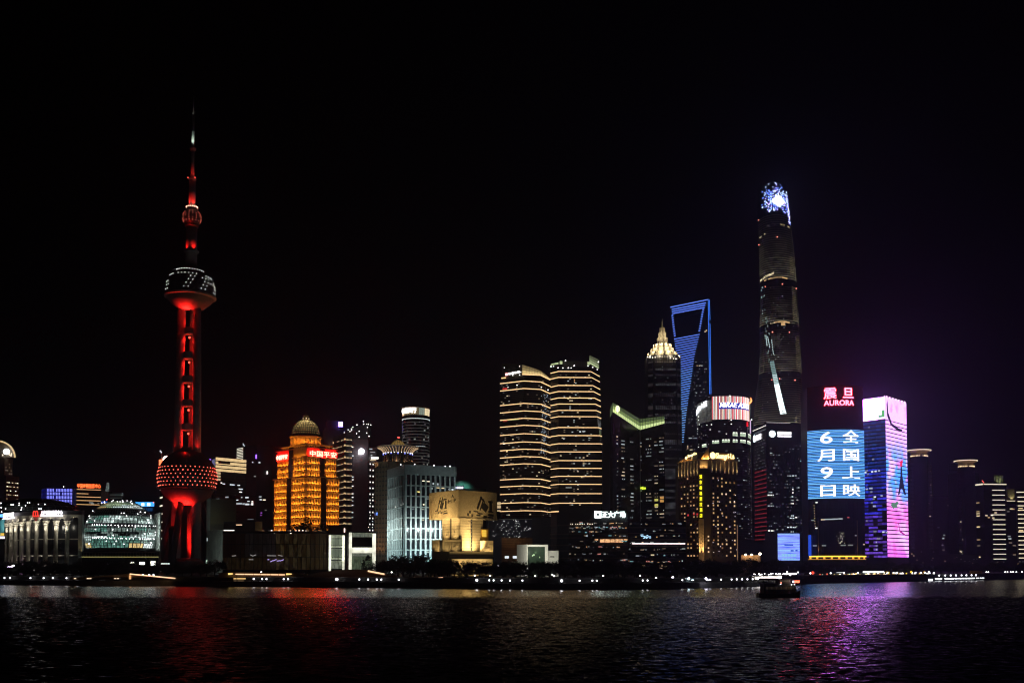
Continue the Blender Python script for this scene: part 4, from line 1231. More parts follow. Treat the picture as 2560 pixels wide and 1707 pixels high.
def rotunda_tower():
 Y = 850; s = Y/F
 cx = X(995, Y, 1120)
 t = thing('flared_rotunda_tower', 'brown stone tower crowned by a flared ring of lit ribs and a small golden dome', 'building', (cx, Y, GROUND))
 body('wall', t, [XY(936, Y-4), XY(972, Y-16), XY(1046, Y-10), XY(1046, Y+30), XY(936, Y+34)], GROUND, Z(1158, Y), brown_stone)
 f = Face(XY(936, Y-4), XY(972, Y-16))
 for k in range(5):
  f.pane('pilaster', t, f.L*(.08+.21*k), f.L*(.08+.21*k)+.9, GROUND, Z(1163, Y), brown_stone, .6, .7)
 for k in range(20):
  f.pane('floor_band', t, 0, f.L, Z(1172+11.5*k, Y), Z(1169+11.5*k, Y), dark_clad, .3, .4)
 f.pane('ledge', t, -1, f.L, Z(1160, Y), Z(1157, Y), brown_stone, 1.4, 2)
 f.pane('blue_sign', t, 1, 4.2, Z(1288, Y), Z(1281.5, Y), glow('sign_blue_small', (.15, .3, 1), 1.4), .4, .5)
 lamp('floodlight', t, f.p(3, Z(1168, Y), 5), 1400, (1, .6, .3), 'SPOT', .4, f.p(2, Z(1158, Y), 1), 100, .8)
 for a in (.2, .6):
  lamp('floodlight', t, f.p(f.L*a, Z(1405, Y), 7), 9000, (1, .50, .18), 'SPOT', .4, f.p(f.L*a, Z(1330, Y), 0), 60, .9)
 dr = obj('drum', MB().lathe([(36*s, Z(1158, Y)), (36*s, Z(1133, Y))], 32, cx, Y), dark_clad, t)
 for i in range(24):
  a = 2*pi*i/24
  bxo('drum_fin', dr, (cx+36.5*s*cos(a), Y+36.5*s*sin(a), Z(1147, Y)), .5, .5, Z(1137, Y)-Z(1157, Y), brown_stone, a)
 for i in range(5):
  a = pi+pi*(i+.5)/5
  lamp('drum_lamp', dr, (cx+42*s*cos(a), Y+42*s*sin(a), Z(1156, Y)), 500, (1, .62, .35), size=.3)
 ring = obj('flared_ring', MB().lathe([(35*s, Z(1134, Y)), (37*s, Z(1129, Y)), (42*s, Z(1124, Y)), (50*s, Z(1120.5, Y)), (52.5*s, Z(1119.5, Y)), (52.5*s, Z(1117.5, Y)), (30*s, Z(1117, Y)), (0, Z(1116.5, Y))], 48, cx, Y), dark_clad, t, True)
 rb = mat('rib_cream', (.6, .5, .36), .6)
 prof = [(36, 1134), (37.6, 1129), (42.6, 1124), (50.5, 1120.5)]
 for i in range(36):
  a = 2*pi*i/36; mb = MB()
  for (r0, y0), (r1, y1) in zip(prof, prof[1:]):
   mb.tube((cx+(r0+.4)*s*cos(a), Y+(r0+.4)*s*sin(a), Z(y0, Y)), (cx+(r1+.4)*s*cos(a), Y+(r1+.4)*s*sin(a), Z(y1, Y)), .27, n=4, cap=False)
  obj('rib', mb, glow('rib_light', (1, .66, .36), .55, True), ring)
 obj('ring_rim', MB().lathe([(52.6*s, Z(1119.4, Y)), (53*s, Z(1118.6, Y)), (52.6*s, Z(1117.6, Y))], 48, cx, Y), glow('rim_light', (.8, .62, .4), .12), ring)
 pw = [(cx+36.6*s*cos(a), Y+36.6*s*sin(a), Z(1134, Y)) for a in [2*pi*i/26 for i in range(26)]]
 dots('ring_lamps', ring, pw, .42, glow('ring_lamp', (.8, .85, 1), 2.5, False))
 dots('ring_lamps', ring, [(x, y-.3, z-1.0) for x, y, z in pw[::2]], .46, glow('ring_lamp_blue', (.15, .18, 1), 3.0, False))
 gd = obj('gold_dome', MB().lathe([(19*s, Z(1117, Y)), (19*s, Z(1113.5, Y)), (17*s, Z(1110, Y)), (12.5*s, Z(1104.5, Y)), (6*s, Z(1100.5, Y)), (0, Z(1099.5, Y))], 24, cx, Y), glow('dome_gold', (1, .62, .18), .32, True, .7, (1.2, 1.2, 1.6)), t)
 mb = MB()
 for i in range(16):
  a = 2*pi*i/16
  for (r0, y0), (r1, y1) in zip([(19.2, 1117), (19.2, 1113.5), (17.2, 1110), (12.7, 1104.4)], [(19.2, 1113.5), (17.2, 1110), (12.7, 1104.4), (6, 1100.3)]):
   mb.tube((cx+r0*s*cos(a), Y+r0*s*sin(a), Z(y0, Y)), (cx+r1*s*cos(a), Y+r1*s*sin(a), Z(y1, Y)), .22, n=3, cap=False)
 obj('dome_ribs', mb, dark_clad, gd)
 obj('mast', MB().tube((cx, Y, Z(1100, Y)), (cx, Y, Z(1093, Y)), .25), steel, t)
 dots('beacon', t, [(cx, Y, Z(1093, Y)), (cx+.9, Y, Z(1093.3, Y))], .55, spark_red)
rotunda_tower()

def cylinder_tower():
 Y = 1150; s = Y/F
 cx = X(1039.5, Y, 1090)
 t = thing('cylinder_bank_tower', 'round tower with thin pale floor rings and a warm lit glass crown with white sign', 'building', (cx, Y, GROUND))
 r = 33.5*s
 obj('shaft', MB().lathe([(r, GROUND), (r, Z(1042, Y)), (0, Z(1042, Y))], 48, cx, Y), dark_glass, t)
 ringm = MB().lathe([(r, -.35), (r+.5, -.35), (r+.5, .35), (r, .35)], 48).mesh('floor_ring', glow('ring_pale', (.72, .76, .70), .085, False, .8, (.08, .08, .1)))
 for k, y in enumerate([1059+7.6*i for i in range(22)]):
  o = link('floor_ring', ringm, t, (cx, Y, Z(y, Y))); o['at'] = tuple(o.location)
 obj('bright_ring', MB().lathe([(r, Z(1051, Y)), (r+.7, Z(1051, Y)), (r+.7, Z(1049.4, Y)), (r, Z(1049.4, Y))], 48, cx, Y), glow('ring_bright', (.85, .95, .92), .75), t)
 cr = obj('crown', MB().lathe([(r*.96, Z(1042, Y)), (r*.96, Z(1020, Y)), (0, Z(1019.5, Y))], 48, cx, Y), dark_glass, t)
 gl = [glow('crown_pane_%d' % i, c, s_, True) for i, (c, s_) in enumerate((((1, .80, .48), 1.1), ((.55, .42, .22), .22), ((.62, .75, .62), .40), ((1, .58, .34), 1.2)))]
 N = 40
 pat = '333001111111111222220000000'        # left to right on the visible half
 for i in range(N):
  b0, b1 = 2*pi*(i+.08)/N, 2*pi*(i+.92)/N
  vis = (b0-pi)/pi
  ch = int(pat[min(len(pat)-1, max(0, int(vis*len(pat))))]) if vis >= 0 else 0
  mb = MB(); q = r*1.0
  mb.quad((q*cos(b0)+cx, q*sin(b0)+Y, Z(1041, Y)), (q*cos(b1)+cx, q*sin(b1)+Y, Z(1041, Y)), (q*1.03*cos(b1)+cx, q*1.03*sin(b1)+Y, Z(1022, Y)), (q*1.03*cos(b0)+cx, q*1.03*sin(b0)+Y, Z(1022, Y)))
  obj('crown_pane', mb, gl[ch], cr)
 obj('crown_rim', MB().lathe([(r*1.03, Z(1024, Y)), (r*1.09, Z(1022, Y)), (r*1.09, Z(1020, Y)), (r*.9, Z(1019.5, Y))], 48, cx, Y), mat('rim_metal', (.35, .30, .24), .5), cr)
 wh = glow('sign_white_mid', (1, .98, .96), 5.0)
 rr = r*1.06
 sign_text('crown_sign', cr, '中国银行', wh, lambda u, v, o: (cx+(rr+o)*cos(R(202)+R(75)*u), Y+(rr+o)*sin(R(202)+R(75)*u), Z(1037, Y)+v*6.0), .02, .4)
 for i in range(26):
  a = pi+pi*rnd.random(); z = Z(1060+7.6*rnd.randrange(14)+3.5, Y)
  bxo('lit_window', t, (cx+(r+.1)*cos(a), Y+(r+.1)*sin(a), z), 2.2, .3, 1.5, rnd.choice([w_dim[0], w_dim[3], w_dim[1]]), a+pi/2)
 for i in range(5):
  a = R(280)+R(9)*i; bxo('lit_window', t, (cx+(r+.1)*cos(a), Y+(r+.1)*sin(a), Z(1119, Y)), 2.0, .3, 1.2, w_cool[1], a+pi/2)
cylinder_tower()

def grid_office():
 Y = 760
 A, B, Cc = XY(970.5, Y*1.054), XY(1012, Y), XY(1138, Y*1.024)
 t = thing('white_grid_office', 'square office block with a white grid of piers lit cyan from below', 'building', (B.x, B.y, GROUND))
 D = Cc+(A-B)
 zt = Z(1161, Y)
 body('core', t, [A, B, Cc, D], GROUND, zt-.5, dark_glass)
 pale = mat('pale_grid', (.50, .54, .53), .8, scale=.5, var=.12)
 rows = [1187+26.9*k for k in range(9)]
 for f, n, inset in ((Face(A, B), 9, .15), (Face(B, Cc), 10, .22)):
  L = f.L; w = (L-1.2)/n
  f.pane('parapet', t, -.6, L+.6, Z(1185.5, Y), zt, pale, .9, 1.2)
  for k in range(n+1):
   c = .6+w*k; hw = w*.17
   f.pane('pier', t, c-hw, c+hw, GROUND, Z(1185.7, Y), pale, .85, 1.0)
  for i, y in enumerate(rows):
   y1 = y+24
   if y1 < 1420:
    f.pane('spandrel', t, 0, L, Z(y1+2.9, Y), Z(y1, Y), pale, .7, .8)
   for k in range(n):
    c0, c1 = .6+w*k+w*.17, .6+w*(k+1)-w*.17
    if Z(y1, Y) > GROUND+1:
     wo_ = f.pane('window', t, c0+.05, c1-.05, Z(y1-.3, Y), Z(y+.3, Y), dark_glass, .12, .3)
     f.pane('mullion', wo_, (c0+c1)/2-.07, (c0+c1)/2+.07, Z(y1-.4, Y), Z(y+.4, Y), steel, .25, .2)
     if rnd.random() < .12 and i > 0:
      f.pane('ceiling_light', wo_, c0+.3, c1-.3, Z(y+5, Y), Z(y+2, Y), rnd.choice(w_dim), .2, .2)
  cy_ = (.62, .95, .97)
  for k in range(4):
   lamp('floodlight', t, f.p(L*(k+.5)/4, GROUND+2, 9), 24000 if n == 10 else 13000, cy_, 'SPOT', .6, f.p(L*(k+.5)/4, GROUND+34, 0), 110, .9)
   lamp('floodlight', t, f.p(L*(k+.5)/4, GROUND+34, 11), 8000, (.80, .95, .92), 'POINT', .6)
 f = Face(B, Cc); L = f.L
 for u0, u1, y, h, m_ in ((.335, .40, 1202, 2, w_warm[3]), (.42, .50, 1203, 2, w_warm[3]), (.62, .69, 1218, 2, w_warm[0]), (.72, .79, 1218.5, 2, w_warm[0]), (.26, .29, 1230, 3, w_warm[0]), (.225, .295, 1229.5, 2, glow('yellow_win', (1, .85, .2), 1.2, False)),
                             (.35, .38, 1261, 3, w_warm[3]), (.5, .54, 1220, 4, w_cool[1]), (.86, .95, 1221, 3, w_cool[1]), (.54, .57, 1208, 5, w_cool[1]), (.63, .66, 1209, 5, w_cool[1]), (.93, .96, 1221, 4, w_cool[0])):
  f.pane('ceiling_light', t, L*u0, L*u1, Z(y+h/2, Y+8), Z(y-h/2, Y+8), m_, .3, .3)
 f = Face(A, B); L = f.L
 for u, y in ((.12, 1245), (.48, 1268), (.62, 1267), (.77, 1266), (.93, 1264)):
  f.pane('ceiling_light', t, L*u-1, L*u+1, Z(y+1.2, Y+30), Z(y-1.2, Y+30), w_cool[2], .3, .3)
 dots('roof_lamps', t, [W(a, b, Y+2) for a, b in ((1002, 1161), (1037, 1160), (1085, 1163), (1113, 1165), (1125, 1165))], .42, spark_white)
 obj('mast', MB().tube(tuple(W(1139.5, 1195, Y+16)), tuple(W(1139.5, 1150, Y+16)), .2), steel, t)
 lamp('entrance_lamp', t, W(1068, 1388, Y-2), 300, (.7, .7, 1), size=.4)
grid_office()

def teal_dome_block():
 Y = 1010
 t = thing('teal_dome_block', 'block with a teal lit lens shaped dome peeping over the gold museum', 'building', (X(1165, Y), Y, GROUND))
 P = [XY(1136, Y), XY(1215, Y), XY(1215, Y+30), XY(1136, Y+30)]
 body('wall', t, P, GROUND, Z(1221, Y), dark_clad)
 cx = X(1155, Y, 1210)
 obj('lens_dome', MB().lathe([(13*cos(a), Z(1222, Y)+10*sin(a)) for a in [R(90)*i/9 for i in range(10)]], 28, cx, Y+15), mat('teal_roof', (.25, .42, .38), .5), t, True)
 lamp('dome_lamp', t, W(1151, 1205, Y-4), 1800, (.35, 1, .8), size=.6)
 lamp('dome_lamp', t, W(1172, 1214, Y-2), 500, (.35, 1, .8), size=.6)
 f = Face(XY(1134, Y-1), XY(1160, Y-1)); L = f.L
 bd = f.pane('sign_board', t, 0, L, Z(1222.5, Y), Z(1213, Y), dark_clad, 1, 1)
 sign_text('sign_letters', bd, '▮▮▮▮', glow('sign_soft', (.8, .8, 1), 2.5), lambda u, v, o: f.p(L*(.1+.8*u), Z(1221.5, Y)+v*2.2, 1.1+o), 0, .2) if False else None
 for k in range(4):
  f.pane('sign_letter', bd, L*(.10+.22*k), L*(.26+.22*k), Z(1221.5, Y), Z(1216.3, Y), glow('sign_soft', (.8, .8, 1), 2.5), 1.2, .2)
teal_dome_block()

# ================================================================== gold floodlit museum
def museum():
 Y = 620
 def pl(l, c, r):
  A, B, Cc = XY(*l), XY(*c), XY(*r)
  return A, B, Cc, Cc+(A-B)
 t = thing('gold_lit_museum', 'stepped stone museum floodlit gold, its overhanging top box cut with black bars and letters', 'building', (X(1150, Y+20), Y+20, GROUND))
 st_ = mat('museum_stone', (.50, .41, .27), .85, scale=.8, var=.10)
 dk = mat('cut_black', (.012, .011, .01), .6)
 z = lambda py: Z(py, Y)
 # top box
 box = pl((1072.5, Y*1.043), (1146, Y), (1242, Y*1.038))
 bo = body('top_box', t, box, z(1294), z(1224), mat('box_stone', (.42, .33, .20), .85, scale=.9, var=.12))
 fl, fr = Face(box[0], box[1]), Face(box[1], box[2])
 fr.pane('soffit_edge', bo, -.2, fr.L+.3, z(1294.4)-.5, z(1293.4), st_, .35, 1)
 def bar(f, Yf, x, y, w, h, ang, sx=1.0):
  """black bar cut into the face; x, y in pixels of the photograph, w, h metres"""
  m = f.m_at(x); zz = Z(y, Yf)
  c, s_ = cos(R(ang)), sin(R(ang))
  u = Vector((f.d.x*c, f.d.y*c, s_)); v = Vector((-f.d.x*s_, -f.d.y*s_, c)); n = Vector((f.n.x, f.n.y, 0))
  return obj('cut_bar', MB().obox(f.p(m, zz, .02), u*(w/2), n*.07, v*(h/2)), dk, bo)
 for x, y, w, h, a in ((1097.5, 1259, 9, .9, 68), (1101, 1252, 2.4, .8, -40), (1103.5, 1257, 7, 1.3, 66), (1106, 1264, 4.6, 1.7, 64), (1114.4, 1261, .9+.6, 3.3+1.8, 0), (1112.5, 1248.5, 3.6, .8, 4), (1108.5, 1252.5, 4, .5, 66),
                          (1113.5, 1270.8, 3.0, .45, 4), (1114, 1277, 3, .5, 4), (1114, 1283, 4.2, .7, 4), (1091, 1275, 3.2, .5, 5), (1098.5, 1278, 3.4, .5, 4), (1105.5, 1279, 3.2, .4, 4), (1096, 1282, 2.4, .6, 4), (1103, 1281.5, 1.6, .5, 4), (1090, 1282, 1.6, .4, 4), (1112, 1284, 4, .4, 4), (1095.5, 1265.5, 7, .5, 68)):
  bar(fl, Y*1.022, x, y, w, h, a)
 for x, y, w, h, a in ((1198.5, 1257, 9, 1.5, 66), (1204.5, 1261, 8, .9, 66), (1212, 1267, 5.2, 4.6, -36), (1226.5, 1264, 2.4, 7, 0), (1226, 1253, 4, 1.2, -3), (1227, 1278, 4.6, .8, -3), (1227, 1286, 4.8, 1.4, -3), (1189.5, 1279, 4, .7, -3), (1200, 1283.5, 4.4, .7, -3), (1196, 1288, 3.6, .9, -3),
                          (1213, 1290.5, 3, .8, -3), (1206, 1248, 5, .9, -38), (1226, 1292, 5, .8, -3), (1170, 1287, 1.2, 1.6, 0), (1175, 1281, 1.4, 1.6, 0), (1180, 1289, 1.2, 1.6, 0)):
  bar(fr, Y*1.022, x, y, w, h, a)
 for ch, x0, x1, y0, y1 in (('M', 1120, 1128, 1249, 1257.5), ('A', 1128, 1134.5, 1236, 1244.5), ('P', 1134.5, 1140, 1246.5, 1256)):
  m0, m1 = (fl.m_at(x) for x in (x0, x1))
  sign_text('letter', bo, ch, dk, lambda u, v, o: fl.p(m0+(m1-m0)*u, Z(y1, Y*1.01)+v*(Z(y0, Y*1.01)-Z(y1, Y*1.01)), .02+o), 0, .1)
 # stone shaft of separate courses
 sh = pl((1106, Y*1.028), (1150, Y*1.003), (1207.5, Y*1.024))
 core = body('shaft_core', t, [(p-(sh[0]+sh[2])/2)*.985+(sh[0]+sh[2])/2 for p in sh], GROUND, z(1293.5), dark_clad)
 f1, f2 = Face(sh[0], sh[1]), Face(sh[1], sh[2])
 yb = [1294+6.9*k for k in range(13)]
 for y0, y1 in zip(yb, yb[1:]):
  for f, slot in ((f1, .49), (f2, .49)):
   L = f.L
   a0, a1 = (0, L) if (f is f1 or y0 < 1336) else (L*.07, L*.875)
   sw = .042 if f is f1 else .040
   f.pane('stone_course', core, a0, L*(slot-sw), z(y1-.55), z(y0), st_, .12, .6)
   f.pane('stone_course', core, L*(slot+sw), a1, z(y1-.55), z(y0), st_, .12, .6)
 for k in range(9):
  f2.pane('slot_light', core, f2.L*.48, f2.L*.50, z(1300+9.5*k)-.2, z(1300+9.5*k)+.2, w_dim[3], .1, .2)
 f2.pane('corner_notch', core, -.3, f2.L*.062, z(1346), z(1337), dk, .2, .6)
 # wings with louvres
 wl = pl((1081, Y*1.035), (1156, Y*.994), (1160, Y*.996))
 wa = body('left_wing', t, [XY(1081, Y*1.012), XY(1155, Y*.992), XY(1155, Y*1.01), XY(1081, Y*1.03)], GROUND, z(1348.5), st_)
 fw = Face(XY(1081, Y*1.012), XY(1155, Y*.992)); L = fw.L
 for a0, a1 in ((.03, .21), (.38, .60), (.62, .985)):
  fw.pane('louvre_recess', wa, L*a0, L*a1, z(1377), z(1355), dk, .03, .2)
  for k in range(9):
   fw.pane('louvre', wa, L*a0, L*a1, z(1376.3-2.4*k), z(1375.2-2.4*k), st_, .28, .4)
 fw.pane('dark_slot', wa, L*.245, L*.355, z(1380), z(1349), dk, .05, .2)
 fw.pane('dark_slot', wa, L*.27, L*.325, z(1412), z(1380), dk, .05, .2)
 wb = body('right_wing', t, [XY(1200, Y*1.004), XY(1233, Y*1.012), XY(1233, Y*1.03), XY(1200, Y*1.03)], GROUND, z(1350.5), st_)
 fw2 = Face(XY(1200, Y*1.004), XY(1233, Y*1.012)); L2 = fw2.L
 fw2.pane('louvre_recess', wb, L2*.20, L2*.98, z(1378), z(1357), dk, .03, .2)
 for k in range(10):
  fw2.pane('louvre', wb, L2*.20, L2*.98, z(1377.5-2.15*k), z(1376.3-2.15*k), st_, .28, .4)
 # base and plinth
 bs = body('base', t, [XY(1084, Y*1.004), XY(1124, Y*.986), XY(1233, Y*.992), XY(1233, Y*1.03), XY(1084, Y*1.03)], z(1393), z(1378.5), st_)
 body('base_lower', t, [XY(1087, Y*1.0), XY(1126, Y*.99), XY(1226, Y*.996), XY(1226, Y*1.03), XY(1087, Y*1.03)], GROUND, z(1393), st_)
 pn = body('plinth', t, [XY(1130, Y*.974), XY(1231, Y*.98), XY(1231, Y*.994), XY(1130, Y*.99)], GROUND, z(1397), st_)
 fp = Face(XY(1130, Y*.974), XY(1231, Y*.98))
 for u in (.36, .43, .78, .84):
  fp.pane('window', pn, fp.L*u, fp.L*u+.8, z(1410), z(1404.5), dk, .05, .2)
 fb = Face(XY(1124, Y*.986), XY(1233, Y*.992))
 for k in range(3):
  fb.pane('joint', bs, 0, fb.L, z(1383+4.4*k)-.06, z(1383+4.4*k)+.06, dk, .03, .1)
 gold = (1.0, .72, .32)
 # floodlights on the ground and on the wings
 for u, p_ in ((.22, 2600), (.48, 3400), (.72, 2800)):
  lamp('floodlight', t, f2.p(f2.L*u, z(1376.5), 6.0), p_*3.6, gold, 'SPOT', .4, f2.p(f2.L*u, z(1350), 0), 120, .9)
 lamp('floodlight', t, f2.p(f2.L*.5, z(1376), 12), 34000, gold, 'SPOT', .4, f2.p(f2.L*.5, z(1318), 0), 80, .9)
 for u in (.2, .5, .8):
  lamp('floodlight', t, fl.p(fl.L*u, z(1345), 10), 32000, gold, 'SPOT', .4, fl.p(fl.L*u, z(1275), 0), 70, .9)
  lamp('floodlight', t, fw.p(fw.L*u, z(1377), 3.8), 1500, gold, 'SPOT', .3, fw.p(fw.L*u, z(1360), 0), 120, .9)
 for u in (.25, .75):
  lamp('floodlight', t, f1.p(f1.L*u, z(1347), 7), 5200, gold, 'SPOT', .4, f1.p(f1.L*u, z(1318), 0), 100, .9)
 for u in (.25, .7):
  lamp('floodlight', t, fr.p(fr.L*u, z(1350), 14), 1500, gold, 'SPOT', .5, fr.p(fr.L*u, z(1270), 0), 70, .9)
  lamp('floodlight', t, fp.p(fp.L*u, z(1408), 6), 2600, gold, 'POINT', .5)
  lamp('floodlight', t, fw2.p(fw2.L*u, z(1377), 3.4), 1100, gold, 'POINT', .4)
 sb = body('annex', t, [XY(1202, Y*1.02), XY(1221, Y*1.02), XY(1221, Y*1.04), XY(1202, Y*1.04)], GROUND, z(1320), mat('annex_amber', (.55, .34, .05), .7))
 fa = Face(XY(1205, Y*1.019), XY(1216, Y*1.019))
 for k in range(3):
  fa.pane('amber_panel', sb, 0, fa.L, z(1328+6*k), z(1322.5+6*k), glow('amber', (1, .62, .08), .9), .5, .6)
museum()
# ================================================================== twin towers with warm light bands
def ring_mesh(pts, z0, z1, out, m, name):
 """a light band along an open line of points"""
 mb = MB(); n = len(pts)
 offs = []
 for i in range(n):
  a, b = pts[max(0, i-1)], pts[min(n-1, i+1)]
  d = (Vector(b)-Vector(a)).normalized(); offs.append(Vector((d.y, -d.x)))
 for i in range(n-1):
  p, q = Vector(pts[i]), Vector(pts[i+1]); u, v = offs[i], offs[i+1]
  a, b = p+u*out, q+v*out; c, d = q-v*.3, p-u*.3
  mb.prism([tuple(a), tuple(b), tuple(c), tuple(d)], z0, z1)
 return mb

def twin_towers():
 strip = glow('band_warm', (1, .64, .30), 1.4)
 # left tower
 t = thing('left_banded_tower', 'left of two twin towers, dark with warm light bands and a sloping gold glass crown', 'building', (X(1310, 950), 950, GROUND))
 pts = [XY(1250.5, 944), XY(1310, 930), XY(1352, 935), XY(1376.5, 959)]
 back = [pts[3]+Vector((2, 30)), pts[0]+Vector((8, 36))]
 zt = Z(946, 935)
 poly = pts+back
 body('wall', t, poly, GROUND, zt, dark_glass)
 ys = [959, 977.5, 1014, 1032.5, 1050.7, 1068, 1088.6, 1108.8, 1126.6, 1144.8, 1162.6, 1199.4, 1217, 1235.8, 1258, 1278]
 for y in ys:
  z = Z(y, 944)
  obj('light_band', ring_mesh(pts, z-.34, z+.34, .7, strip, 'light_band'), strip, t)
 bands(t, poly, [Z(952+4.55*i, 944) for i in range(84)], .35, .12, mat('floor_edge', (.09, .08, .075), .5))
 fs = [Face(a, b) for a, b in zip(pts, pts[1:])]
 for k, f in enumerate(fs):
  lit_cells(t, f, frange(.5, f.L-.5, max(4, int(f.L/2.2))), [Z(955+4.55*i, 944) for i in range(74)], 1.7, .9, .085, [w_dim[0], w_dim[2], w_dim[3], w_warm[1], w_dim[1], w_dim[2]], seed=20+k)
 f = fs[0]
 for u0, u1, y, m_ in ((.1, .3, 971, glow('red_dim', (1, .05, .05), .8, False)), (.12, .30, 1052, glow('red_faint', (.9, .12, .08), .3, False)), (.33, .8, 1050, glow('lime_dim', (.7, .9, .3), .35, False)), (.35, .55, 1108, w_dim[3]), (.12, .22, 1108, w_cool[2]), (.25, .32, 1128, w_warm[0]), (.5, .6, 1119, w_dim[3])):
  f.pane('lit_window', t, f.L*u0, f.L*u1, Z(y+1.5, 940), Z(y-1.5, 940), m_)
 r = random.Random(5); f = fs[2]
 blue = [glow('glint_%d' % i, c, s_, False) for i, (c, s_) in enumerate((((.55, .75, 1), .35), ((.6, .8, 1), .7), ((.5, .7, .9), .18)))]  # small glowing cells stand in for a reflection in the glass
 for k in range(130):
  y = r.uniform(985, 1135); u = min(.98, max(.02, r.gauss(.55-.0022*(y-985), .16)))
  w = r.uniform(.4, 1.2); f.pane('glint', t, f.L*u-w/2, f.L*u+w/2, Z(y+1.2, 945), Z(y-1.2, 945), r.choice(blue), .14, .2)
 # crown: dark lattice on the left, gold sloping screen on the right
 z = lambda y, Yy=935: Z(y, Yy)
 obj('lattice_screen', MB().prism([tuple(XY(1254, 943)), tuple(XY(1306, 932)), tuple(XY(1306, 934)), tuple(XY(1254, 945))], z(944), [z(908, 943), z(911, 932), z(911, 934), z(908, 945)]), mat('lattice', (.20, .15, .08), .6), t)
 fL = Face(XY(1254, 942.8), XY(1306, 931.8))
 for k in range(12):
  fL.pane('lattice_bar', t, fL.L*k/12, fL.L*k/12+.25, z(941), z(912), steel, .4, .4)
 for k in range(6):
  fL.pane('lattice_bar', t, 0, fL.L, z(914+4.5*k)-.12, z(914+4.5*k)+.12, steel, .5, .4)
 gold = [glow('screen_gold_%d' % i, (1, .74, .32), s_, True) for i, s_ in enumerate((.85, .34, .20))]
 tops = [(1306, 931, 911.5), (1320, 931.7, 916), (1336, 933, 921), (1352, 935, 927), (1364, 946, 936), (1376, 959, 946)]
 for (x0, Y0, t0), (x1, Y1, t1) in zip(tops, tops[1:]):
  p0, p1 = XY(x0, Y0), XY(x1, Y1); f = Face(p0, p1); n = 4
  zb0, zb1 = Z(936 + max(0, (x0-1352))*.45, Y0), Z(936 + max(0, (x1-1352))*.45, Y1)
  for k in range(n):
   for h in range(3):
    def pt(u, v): 
     q = p0+(p1-p0)*u; a = zb0+(zb1-zb0)*u; b = Z(t0+(t1-t0)*u, Y0+(Y1-Y0)*u)
     return (q.x+f.n.x*.2, q.y+f.n.y*.2, a+(b-a)*v)
    u0, u1, v0, v1 = (k+.06)/n, (k+.94)/n, (0, .45, .76)[h], (.42, .73, 1)[h]
    obj('screen_pane', MB().quad(pt(u0, v0), pt(u1, v0), pt(u1, v1), pt(u0, v1)), gold[h], t)
 obj('light_band', ring_mesh([XY(1306, 930.5), XY(1352, 934.5), XY(1376, 958)], z(939), z(936.8), .6, strip, 'x'), strip, t)
 obj('light_band', ring_mesh([XY(1254, 942), XY(1264, 939.5)], z(943), z(940.5), .6, strip, 'x'), strip, t)
 fL.pane('sign_mark', t, fL.L*.20, fL.L*.31, z(936.5), z(930.5), glow('sign_pink', (1, .35, .35), 3.5), 1.0, .5)
 wh = glow('sign_white_small', (1, .97, 1), 3.5)
 for k in range(4):
  fL.pane('sign_letter', t, fL.L*(.36+.14*k), fL.L*(.46+.14*k), z(935-.6*k), z(930.5-.6*k), wh, 1.0, .4)
 dots('roof_lamps', t, [W(a, b, 930) for a, b in ((1299, 915.5), (1302, 930), (1299, 937), (1282, 938), (1261, 919), (1292.5, 962.5), (1270, 968), (1353.5, 967.5), (1370, 974.5))], .5, glow('lamp_mid', (1, 1, .95), 3.0, False))
 # right tower
 t = thing('right_banded_tower', 'right of two twin towers, dark with straight warm light bands and pale green fins', 'building', (X(1440, 950), 950, GROUND))
 zt = Z(917, 931)
 def cx_(y): return 1477 + max(0, min(1, (y-931)/200.))*28
 def line(y):
  c = cx_(y); e = 1499 + max(0, min(1, (y-931)/200.))*6.5
  u = max(0, min(1, (y-931)/200.))
  return [XY(1378, 939), XY(1397, 930), XY(c, 931), XY(e, 955-23.5*u)]
 lo, hi = line(1131), line(920)
 bk = [lo[3]+Vector((0, 40)), lo[0]+Vector((0, 40))]
 z1 = Z(1131, 931)
 body('wall', t, lo[:3]+[lo[3]]+bk, GROUND, z1, dark_glass)
 obj('upper_wall', MB().prism([tuple(p) for p in lo+bk], z1, zt, top=[tuple(p) for p in hi+bk]), dark_glass, t)
 for y in (933, 947.8, 967.6, 982.6, 998.5, 1013.5, 1029.3, 1044.7, 1071.6, 1091.4, 1111.6, 1131.8, 1153.5, 1172.5, 1192.3, 1212, 1235, 1258.7):
  z = Z(y, 939); P = line(y)
  if y > 1125: P = P[:3]
  obj('light_band', ring_mesh(P, z-.34, z+.34, .7, strip, 'x'), strip, t)
 f = Face(XY(1378, 939), XY(1397, 930)); f.pane('light_band', t, 0, f.L, Z(1279.7, 935), Z(1277.3, 935), strip, .7, 1)
 f = Face(lo[1], lo[2]); fl = Face(lo[0], lo[1])
 for i in range(30):
  f.pane('floor_band', t, 0, f.L, Z(1137+4.9*i, 931), Z(1136+4.9*i, 931), mat('floor_edge', (.09, .08, .075), .5), .15, .3)
 for i in range(42):
  P = line(924+4.9*i); g = Face(P[1], P[2]); g.pane('floor_band', t, 0, g.L, Z(925+4.9*i, 931), Z(924+4.9*i, 931), mat('floor_edge', (.09, .08, .075), .5), .15, .3)
 lit_cells(t, f, frange(1, f.L-9, 17), [Z(938+4.9*i, 931) for i in range(68)], 1.6, .9, .09, [w_dim[0], w_dim[2], w_dim[3], w_warm[1], w_cool[1]], out=.2, seed=31)
